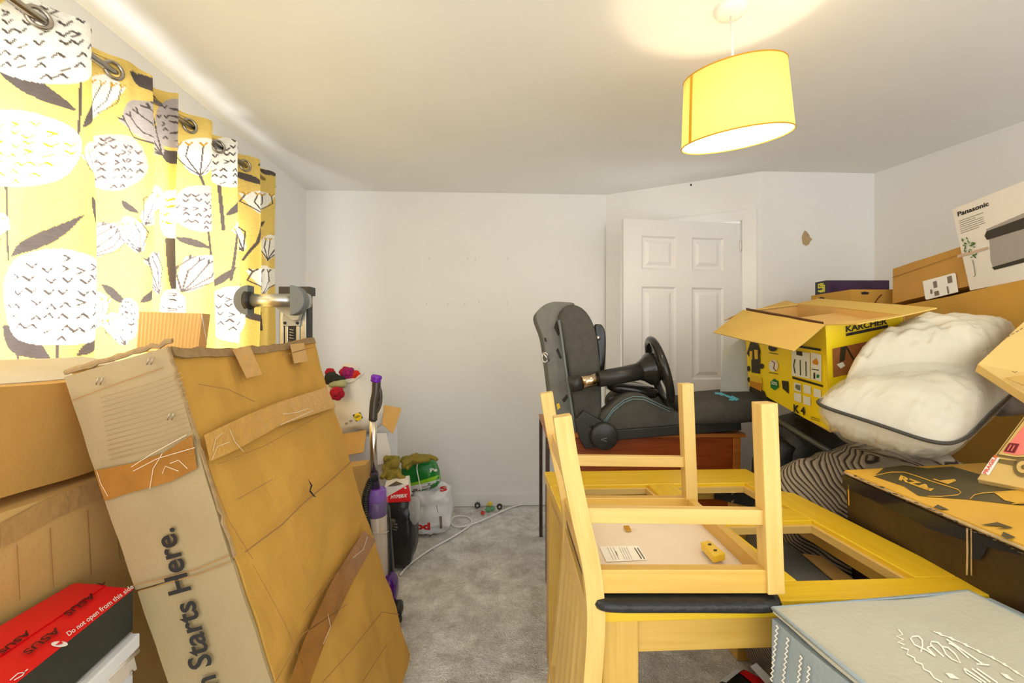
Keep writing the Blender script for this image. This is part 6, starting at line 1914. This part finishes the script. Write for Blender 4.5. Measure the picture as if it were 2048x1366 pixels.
blob('leaf_bunch', W(676, 768, wz_ - .05), (.055, .03, .022), m_sage, fl1, nu=24, nv=14, amp=.012, fr=20, seed=6)
sc2 = tag(blob('tissue_paper', W(702, 741, wz_ + .10), (.055, .03, .045), m_carr, None, nu=24, nv=14, amp=.02, fr=16, seed=9), 'crumpled white tissue paper behind the fabric flowers', 'paper')
tn = thing('small_carton', 'small tan carton peeking out beside the vacuum cleaner', 'cardboard box', Vector((W(712, 1000, 2.45).x, W(712, 1000, 2.45).y, 0)))
t0_ = W(690, 935, 2.45); t1_ = W(727, 936, 2.50)
softbox('body', Vector((t0_.x, t0_.y, 0)), (t1_ - t0_) * Vector((1, 1, 0)), Vector((0, 1, 0)), up_, .105, .12, t0_.z, m_card2, tn, n=8, amp=.001)

# ---- black bag with a plug, white/red memory box on it
bz_ = 2.46
blk = thing('black_bag', 'black plastic bag standing on the carpet beside the vacuum cleaner', 'bag', Vector((W(800, 1150, bz_).x, W(800, 1150, bz_).y + .05, 0)))
m_bin = mk('black_bin_plastic', (.020, .020, .022), .28, var=.3, vs=10, bump=.5, bs=22)
bcz = W(802, 1076, bz_ + .08)
def kfn(q): return Vector((q.x * (1 + .12 * q.z), q.y, q.z))
blob('bag', Vector((bcz.x, bcz.y, .205)), (.090, .085, .200), m_bin, blk, ex=(.55, .55), nu=44, nv=30, amp=.014, fr=10, seed=2, fn=kfn, rot=R3, ridge=.012)
m_clr = film('grey_clear_bag', (.75, .76, .74), .45, .15)
blob('bag_top', W(828, 1020, bz_ + .06), (.035, .04, .075), m_clr, blk, ex=(.7, .7), nu=24, nv=16, amp=.01, fr=12, seed=4)
plg = thing('power_plug', 'brown three pin plug hanging on the black plastic bag', 'plug', W(786, 1050, bz_ - .03))
blob('plug_body', W(784, 1046, bz_ - .04), (.020, .015, .022), m_bgp, plg, ex=(.5, .5), nu=20, nv=12, amp=0)
for x, y in ((788, 1047), (789, 1053), (787, 1058)):
    bar('pin', W(x - 2, y, bz_ - .045), W(x + 6, y + 2, bz_ - .055), .006, .005, m_steel, plg, bevel=.0005)
tube('plug_lead', catmull([W(781, 1050, bz_ - .04), W(778, 1075, bz_ - .04), W(781, 1110, bz_ - .03), W(783, 1140, bz_ - .03)], 5), .004, m_bgp, plg, 6)
hx = thing('red_white_box', 'red and white gaming accessory box on top of the black bag', 'box', W(800, 1006, bz_))
x0_, x1_, x2_, x3_ = W(769, 1006, bz_), W(821, 1003, bz_ + .02), W(817, 968, bz_ + .02), W(769, 974, bz_)
dv = ez_ * .16 - ex_ * .03
m_hxw = mk('white_box_print', rgb(232, 228, 222), .5, var=.02)
hexa('body', [x0_, x1_, x2_, x3_, x0_ + dv, x1_ + dv, x2_ + dv, x3_ + dv], m_hxw, hx, .002)
hxf = plane_hit(x0_, x1_, x3_, .0015); hxf2 = plane_hit(x0_, x1_, x3_, .003)
O_ = lambda polys: tr(polys, 690, 900, 7.587)
prints('red_print', hx, m_red, hxf, O_([[(622, 720), (960, 522), (985, 620), (1000, 780), (620, 800)]]))
lettering('brand_lettering', hx, m_white, hxf2, 'HYPERX', *O_([[(690, 735), (945, 712)]])[0], (.6, -6.5), bold=.04, shear=.2)
prints('brand_mark', hx, m_white, hxf2, O_([circ(916, 572, 20, 16, 10)]))
hxt = plane_hit(x3_, x2_, x3_ + dv, .0015)
prints('grey_print', hx, mk('dark_grey_print', rgb(84, 80, 74), .5, var=.05), hxt, O_([[(640, 556), (780, 476), (885, 520), (760, 548)]]))

# ---- white sack with red letters, compost pack and gloves on it
wsz = 2.92
m_sack = mk('white_sack_plastic', rgb(214, 214, 216), .3, var=.04, vs=6, bump=.4, bs=22)
ws = thing('plastic_sack', 'white plastic sack with red lettering on the carpet by the back wall', 'bag', Vector((W(868, 1060, wsz).x, W(868, 1060, wsz).y + .05, 0)))
wsc = W(866, 1015, wsz + .08)
sk = blob('sack', Vector((wsc.x, wsc.y, .162)), (.130, .115, .158), m_sack, ws, ex=(.6, .6), nu=64, nv=40, amp=.026, fr=9, seed=21, rot=R3, ridge=.022)
hsk = mesh_hit(sk, .004)
m_sred = mk('sack_red', rgb(196, 30, 34), .5, var=.06)
lettering('sack_lettering', ws, m_sred, hsk, 'od', *O_([[(1060, 1200), (1292, 1208)]])[0], (0, -13), bold=.05, sub=True)
lettering('sack_lettering', ws, m_sred, hsk, 'V', *O_([[(1038, 952), (1112, 952)]])[0], (-.5, -16), bold=.04, sub=True)
lettering('sack_lettering', ws, m_sred, hsk, 'S', *O_([[(1440, 632), (1555, 612)]])[0], (-1, -9), bold=.05, sub=True)
prints('sack_print', ws, m_txt, hsk, O_([[(1430, 1010), (1470, 1005), (1475, 1190), (1440, 1195)]]), 3)
prints('sack_print', ws, m_txt, hsk, O_(stroke([(1390, 840), (1400, 900), (1412, 950)], 9)), 2)
gpz = 2.90
gpk = thing('compost_pack', 'green and white plastic pack lying on the white sack', 'packet', W(845, 990, gpz))
gpo = blob('pack', W(842, 950, gpz + .07), (.118, .07, .098), mk('pack_green', rgb(30, 120, 44), .35, var=.25, vs=12, bump=.3, bs=22), gpk, ex=(.5, .5), nu=60, nv=40, amp=.010, fr=10, seed=31, rot=R3 @ Matrix.Rotation(math.radians(-10), 3, 'Y'), ridge=.008)
hgp = mesh_hit(gpo, .003); hgp2 = mesh_hit(gpo, .005)
prints('white_band', gpk, m_sack, hgp, O_([[(985, 540), (1180, 505), (1440, 440), (1450, 560), (1380, 640), (1150, 740), (1010, 775)]]), 4)
prints('lime_band', gpk, mk('lime_green', rgb(140, 196, 30), .4, var=.08), hgp2, O_([[(980, 510), (1150, 465), (1432, 375), (1442, 440), (1180, 512), (985, 548)]]), 4)
lettering('brand_lettering', gpk, m_white, hgp2, 'Pe', *O_([[(1290, 335), (1400, 320)]])[0], (0, -7), bold=.04, sub=True)
for a in ([(1180, 560), (1370, 515)], [(1190, 600), (1370, 555)], [(1200, 640), (1350, 605)]):
    prints('pack_print', gpk, m_txt, hgp2, O_(stroke(a, 9)), 2)
prints('barcode', gpk, m_txt, hgp2, O_([[(1030, 600), (1095, 585), (1105, 660), (1040, 675)]]), 2)
tube('string_tie', catmull([hgp2(*O_([[p]])[0][0]) for p in ((1105, 200), (1090, 280), (1110, 400), (1130, 500), (1150, 600), (1165, 700))], 5), .004, m_white, gpk, 6)
m_glv = mk('olive_leather', rgb(134, 118, 40), .75, var=.2, vs=20, bump=.3, bs=60)
def glove(label, segs, blobs):
    dat = []
    for c, r, sd, rot in blobs:
        v_, f_, _ = blob_data(c, r, nu=28, nv=18, amp=.014, fr=16, seed=sd, rot=rot, ex=(.7, .7), ridge=.012)
        dat.append((v_, f_))
    for pts, r in segs:
        pth_ = catmull(pts, 5)
        dat.append(tube_data(pth_, [r * (1 - .25 * i / len(pth_)) for i in range(len(pth_))], 10))
    o = multi('gardening_glove', dat, m_glv, None)
    return tag(o, label, 'glove', 'olive gardening gloves')
gz2 = 2.78
glove('olive leather gardening glove draped over the green pack',
      [([W(805, 922, gz2), W(815, 934, gz2 - .02), W(812, 938, gz2 - .03)], .014), ([W(825, 918, gz2), W(812, 928, gz2 - .02), W(806, 936, gz2 - .02)], .016), ([W(850, 914, gz2 + .05), W(868, 916, gz2 + .04), W(874, 920, gz2 + .03)], .014), ([W(845, 912, gz2 + .08), W(860, 913, gz2 + .08), W(871, 917, gz2 + .06)], .014), ([W(815, 915, gz2 + .08), W(806, 917, gz2 + .06), W(803, 924, gz2 + .04)], .013)],
      [(W(836, 917, gz2 + .06), (.085, .07, .026), 3, R3 @ Matrix.Rotation(math.radians(-4), 3, 'Y')), (W(816, 926, gz2 + .02), (.040, .04, .030), 5, R3)])
glove('olive leather gardening glove crumpled on the red and white box',
      [([W(775, 935, gz2 - .16), W(768, 950, gz2 - .18), W(763, 956, gz2 - .20)], .016), ([W(785, 940, gz2 - .16), W(782, 955, gz2 - .18), W(776, 961, gz2 - .20)], .016), ([W(792, 942, gz2 - .16), W(800, 953, gz2 - .18), W(810, 957, gz2 - .18)], .017), ([W(780, 918, gz2 - .14), W(772, 915, gz2 - .16), W(770, 922, gz2 - .17)], .015), ([W(772, 930, gz2 - .14), W(768, 938, gz2 - .16), W(773, 945, gz2 - .17)], .014)],
      [(W(785, 925, gz2 - .12), (.042, .045, .038), 8, R3), (W(787, 946, gz2 - .14), (.048, .05, .034), 9, R3)])

# ---- white lead on the carpet, loose toys by the skirting
m_lead = mk('white_lead', (.80, .78, .76), .4, var=.02)
def fl_(x, y, dz=.009):
    p = WZ(x, y, dz); return p
ld1 = tag(tube('power_lead', catmull([fl_(1096, 1002), fl_(1060, 1006), fl_(1030, 1012), fl_(1005, 1022), fl_(975, 1036), fl_(945, 1048), fl_(915, 1054), fl_(902, 1046), fl_(908, 1034), fl_(928, 1032), fl_(943, 1040), fl_(938, 1052), fl_(905, 1074), fl_(862, 1098), fl_(822, 1126), fl_(800, 1150)], 6), .0055, m_lead, None, 8), 'white power lead trailing across the grey carpet to the black bag', 'cable')
def toy(name, label, build, x, y):
    p = WZ(x, y, .0)
    t = thing(name, label, 'toy', p, None)
    build(t, p)
    return t
m_tdk = mk('toy_dark', rgb(58, 52, 46), .5, var=.2); m_tgr = mk('toy_green', rgb(96, 160, 110), .5, var=.1); m_tye = mk('toy_yellow', rgb(232, 206, 60), .5, var=.08); m_tre = mk('toy_red', rgb(206, 66, 48), .5, var=.08); m_twh = mk('toy_white', rgb(206, 204, 198), .5, var=.06)
def wheel_t(t, p):
    c = p + up_ * .022
    lathe('tyre', c - ez_ * .012, ez_, [(.010, 0), (.020, .002), (.022, .012), (.020, .022), (.010, .024)], m_tdk, t, 18)
    lathe('hub', c - ez_ * .016, ez_, [(0, 0), (.008, 0), (.010, .01), (0, .01)], m_twh, t, 12)
toy('round_toy', 'dark toy wheel with pale hub nearest the white sack', wheel_t, 955, 1016)
toy('round_toy', 'dark toy wheel with pale hub beside the green toy', wheel_t, 999, 1019)
toy('round_toy', 'small dark toy wheel alone by the skirting board', lambda t, p: lathe('tyre', p + up_ * .015, ez_, [(0, -.004), (.010, -.004), (.014, 0), (.015, .008), (.010, .014), (0, .014)], m_tdk, t, 16), 1023, 1010)
def green_t(t, p):
    lathe('green_disc', p + up_ * .016 - ez_ * .01, -ez_ + up_ * .5, [(0, .012), (.006, .012), (.018, .010), (.020, 0), (0, -.004)], m_tgr, t, 16)
    lathe('green_disc', p + ex_ * .035 + up_ * .018, -ez_ + up_ * .4, [(0, .010), (.006, .010), (.015, .008), (.017, 0), (0, -.004)], m_tgr, t, 16)
    tube('axle', [p + up_ * .016, p + ex_ * .035 + up_ * .018], .004, m_tdk, t, 8)
toy('toy_discs', 'pair of green toy discs on the carpet by the skirting board', green_t, 976, 1022)
toy('toy_ball', 'yellow toy piece on the carpet behind the green discs', lambda t, p: (blob('ball', p + up_ * .020, (.016, .014, .018), m_tye, t, nu=16, nv=10, amp=.003), tube('stalk', [p + up_ * .01 - ex_ * .03, p + up_ * .012], .004, m_tye, t, 6)), 980, 1013)
toy('toy_block', 'red toy piece on the carpet in front of the green discs', lambda t, p: (hexa('block', [p + ex_ * a + ez_ * b_ + up_ * c for c in (.002, .02) for a, b_ in ((-.014, -.01), (.014, -.012), (.016, .012), (-.012, .012))], m_tre, t, .003), blob('stud', p + up_ * .022, (.008, .008, .006), m_tre, t, nu=12, nv=8, amp=0)), 965, 1029)

# ---- glossy red and black packet under the table
pk = thing('glossy_packet', 'glossy red, white and black packet on the floor under the table', 'packet', WZ(1505, 1400, 0))
k0 = [W(1436, 1366, 1.36), W(1485, 1338, 1.42), W(1512, 1330, 1.46), W(1560, 1366, 1.40)]
pz0 = .0
P_ = W(1500, 1336, 1.44)
q0, q1, q2, q3 = W(1425, 1372, 1.32), W(1488, 1338, 1.46), W(1535, 1362, 1.46), W(1470, 1410, 1.30)
hexa('body', [Vector((p.x, p.y, 0.004)) for p in (q0, q1, q2, q3)] + [q0, q1, q2, q3], m_shiny, pk, .002)
hpk = plane_hit(q0, q1, q2, .002)
prints('red_band', pk, m_red, hpk, [[(1478, 1346), (1490, 1341), (1530, 1362), (1540, 1366), (1520, 1380)]])
panel('torn_flap', W(1500, 1333, 1.45), W(1512, 1326, 1.46), W(1548, 1362, 1.44), W(1532, 1368, 1.42), m_white, pk, th=.002, n=3, m=2, amp=.003)
panel('torn_flap', W(1440, 1362, 1.34), W(1472, 1340, 1.40), W(1482, 1342, 1.41), W(1452, 1366, 1.34), m_white, pk, th=.002, n=3, m=2, amp=.003)
# ---- charcoal box under the table
gbx = thing('storage_cube', 'charcoal grey storage cube under the dining table', 'storage box', cw(.75, 1.40, 0))
a_, b_, c_, d_ = [onplane(x, y, Vector((0, 0, .60)), up_) for x, y in ((1548, 1074), (1575, 1084), (1672, 1166), (1562, 1178))]
m_felt = mk('charcoal_felt', rgb(92, 92, 88), .9, var=.08)
hexa('body', [Vector((p.x, p.y, 0)) for p in (a_, b_, c_, d_)] + [a_, b_, c_, d_], m_felt, gbx, .004)
panel('lid_tab', b_.lerp(c_, .35) + up_ * .004, c_ + up_ * .004, c_ + up_ * .004 + (c_ - d_).normalized() * .06, b_.lerp(c_, .45) + up_ * .004 + (c_ - d_).normalized() * .05, m_card2, gbx, th=.004, n=2, m=2)
# ================================================================== sub-parts: print, tape and trim belong to the part that carries them
def base(o): return o.name.split('.')[0]
CARRY = {
 'tall_carton': [('body', ('parcel_tape', 'clear_tape', 'crease', 'puncture', 'tape_strand')), ('end_flap', ('printed_lettering', 'staple', 'flute_mark'))],
 'carton': [('body', ('parcel_tape', 'crease', 'shipping_label', 'label_print', 'carton_seam'))],
 'electronics_box': [('lid', ('warning_lettering', 'warning_icon')), ('tuck_flap', ('brand_lettering',))],
 'white_cabinet': [('hinge_plate', ('hinge_knuckle', 'screw'))],
 'exercise_machine': [('rail', ('rail_face', 'end_cap')), ('slider_plate', ('bolt', 'spring')), ('roller_tube', ('roller_end_cap', 'roller_end_knob', 'roller_collar'))],
 'dining_table': [('corner_brace', ('brace_bolt',))],
 'dining_chair': [('seat_board', ('care_label', 'label_print', 'seat_clip')), ('corner_block', ('screw_hole',))],
 'racing_seat': [('backrest_cover', ('cover_hole', 'warning_tag', 'strap_buckle')), ('backrest', ('backrest_piping',)), ('wheel_plate', ('plate_bolt',)), ('hinge_disc', ('hinge_mark',)), ('hinge_arm', ('pivot_hole',)), ('headrest', ('embroidered_logo',)), ('seat_bolster', ('stitching',)), ('wheel_rim', ('wheel_spoke', 'wheel_hub'))],
 'yellow_carton': [('side_panel', ('washer_picture', 'badge', 'badge_detail', 'badge_lettering', 'info_panel', 'info_bar', 'info_picture', 'info_tile', 'caption', 'model_lettering')), ('end_panel', ('brand_lettering', 'brand_bar', 'action_picture', 'action_figure'))],
 'brown_parcel': [('body', ('parcel_print', 'shipping_label', 'tape_mark'))],
 'game_box': [('body', ('end_print', 'end_logo'))],
 'appliance_carton': [('body', ('brand_lettering', 'caption', 'machine_picture', 'leaf_picture', 'stem_picture'))],
 'holdall': [('body', ('zip_pull', 'webbing_strap'))],
 'beanbag': [('cover', ('seam',))],
 'bedding_bag': [('film', ('piping',))],
 'gaming_chair_carton': [('top_sheet', ('printed_panel', 'gold_line', 'brand_lettering', 'gold_logo', 'scuff', 'peeled_patch')), ('body', ('worn_edge', 'side_seam', 'black_tape', 'side_mark'))],
 'fragile_carton': [('body', ('truck_print', 'handling_mark', 'handling_arrow', 'truck_bumper', 'truck_wheel', 'fragile_tape', 'fragile_lettering'))],
 'loose_carton': [('body', ('cut_dash', 'corner_mark'))],
 'laundry_hamper': [('lid', ('script_lettering', 'leaf_vine', 'lid_piping')), ('body', ('leaf_print',))],
 'vacuum_cleaner': [('wheel', ('wheel_hub',)), ('bin_band', ('brand_lettering',)), ('dust_bin', ('bin_ring', 'bin_cover')), ('handle_grip', ('handle_cap', 'handle_loop'))],
 'carrier_bag': [('bag', ('logo', 'logo_disc', 'logo_lettering', 'care_mark', 'bag_handle'))],
 'power_plug': [('plug_body', ('pin',))],
 'red_white_box': [('body', ('red_print', 'brand_lettering', 'brand_mark', 'grey_print'))],
 'plastic_sack': [('sack', ('sack_lettering', 'sack_print'))],
 'compost_pack': [('pack', ('white_band', 'lime_band', 'brand_lettering', 'pack_print', 'barcode', 'string_tie'))],
 'glossy_packet': [('body', ('red_band', 'torn_flap'))],
}
for o in list(S.objects):
    if o.parent is None and o.type == 'EMPTY' and base(o) in CARRY:
        kids = list(o.children)
        for main, names in CARRY[base(o)]:
            m = next((k for k in kids if base(k) == main), None)
            if m is None: continue
            for k in kids:
                if base(k) in names:
                    k.parent = m
                    k.matrix_parent_inverse = Matrix.Identity(4)
# single-mesh things get their origin at their base
for o in list(S.objects):
    if o.type == 'MESH' and o.parent is None and not o.children and o.get('kind') != 'structure':
        co = [v.co for v in o.data.vertices]
        c = Vector(((min(v.x for v in co) + max(v.x for v in co)) / 2, (min(v.y for v in co) + max(v.y for v in co)) / 2, min(v.z for v in co)))
        o.data.transform(Matrix.Translation(-c))
        o.location = c
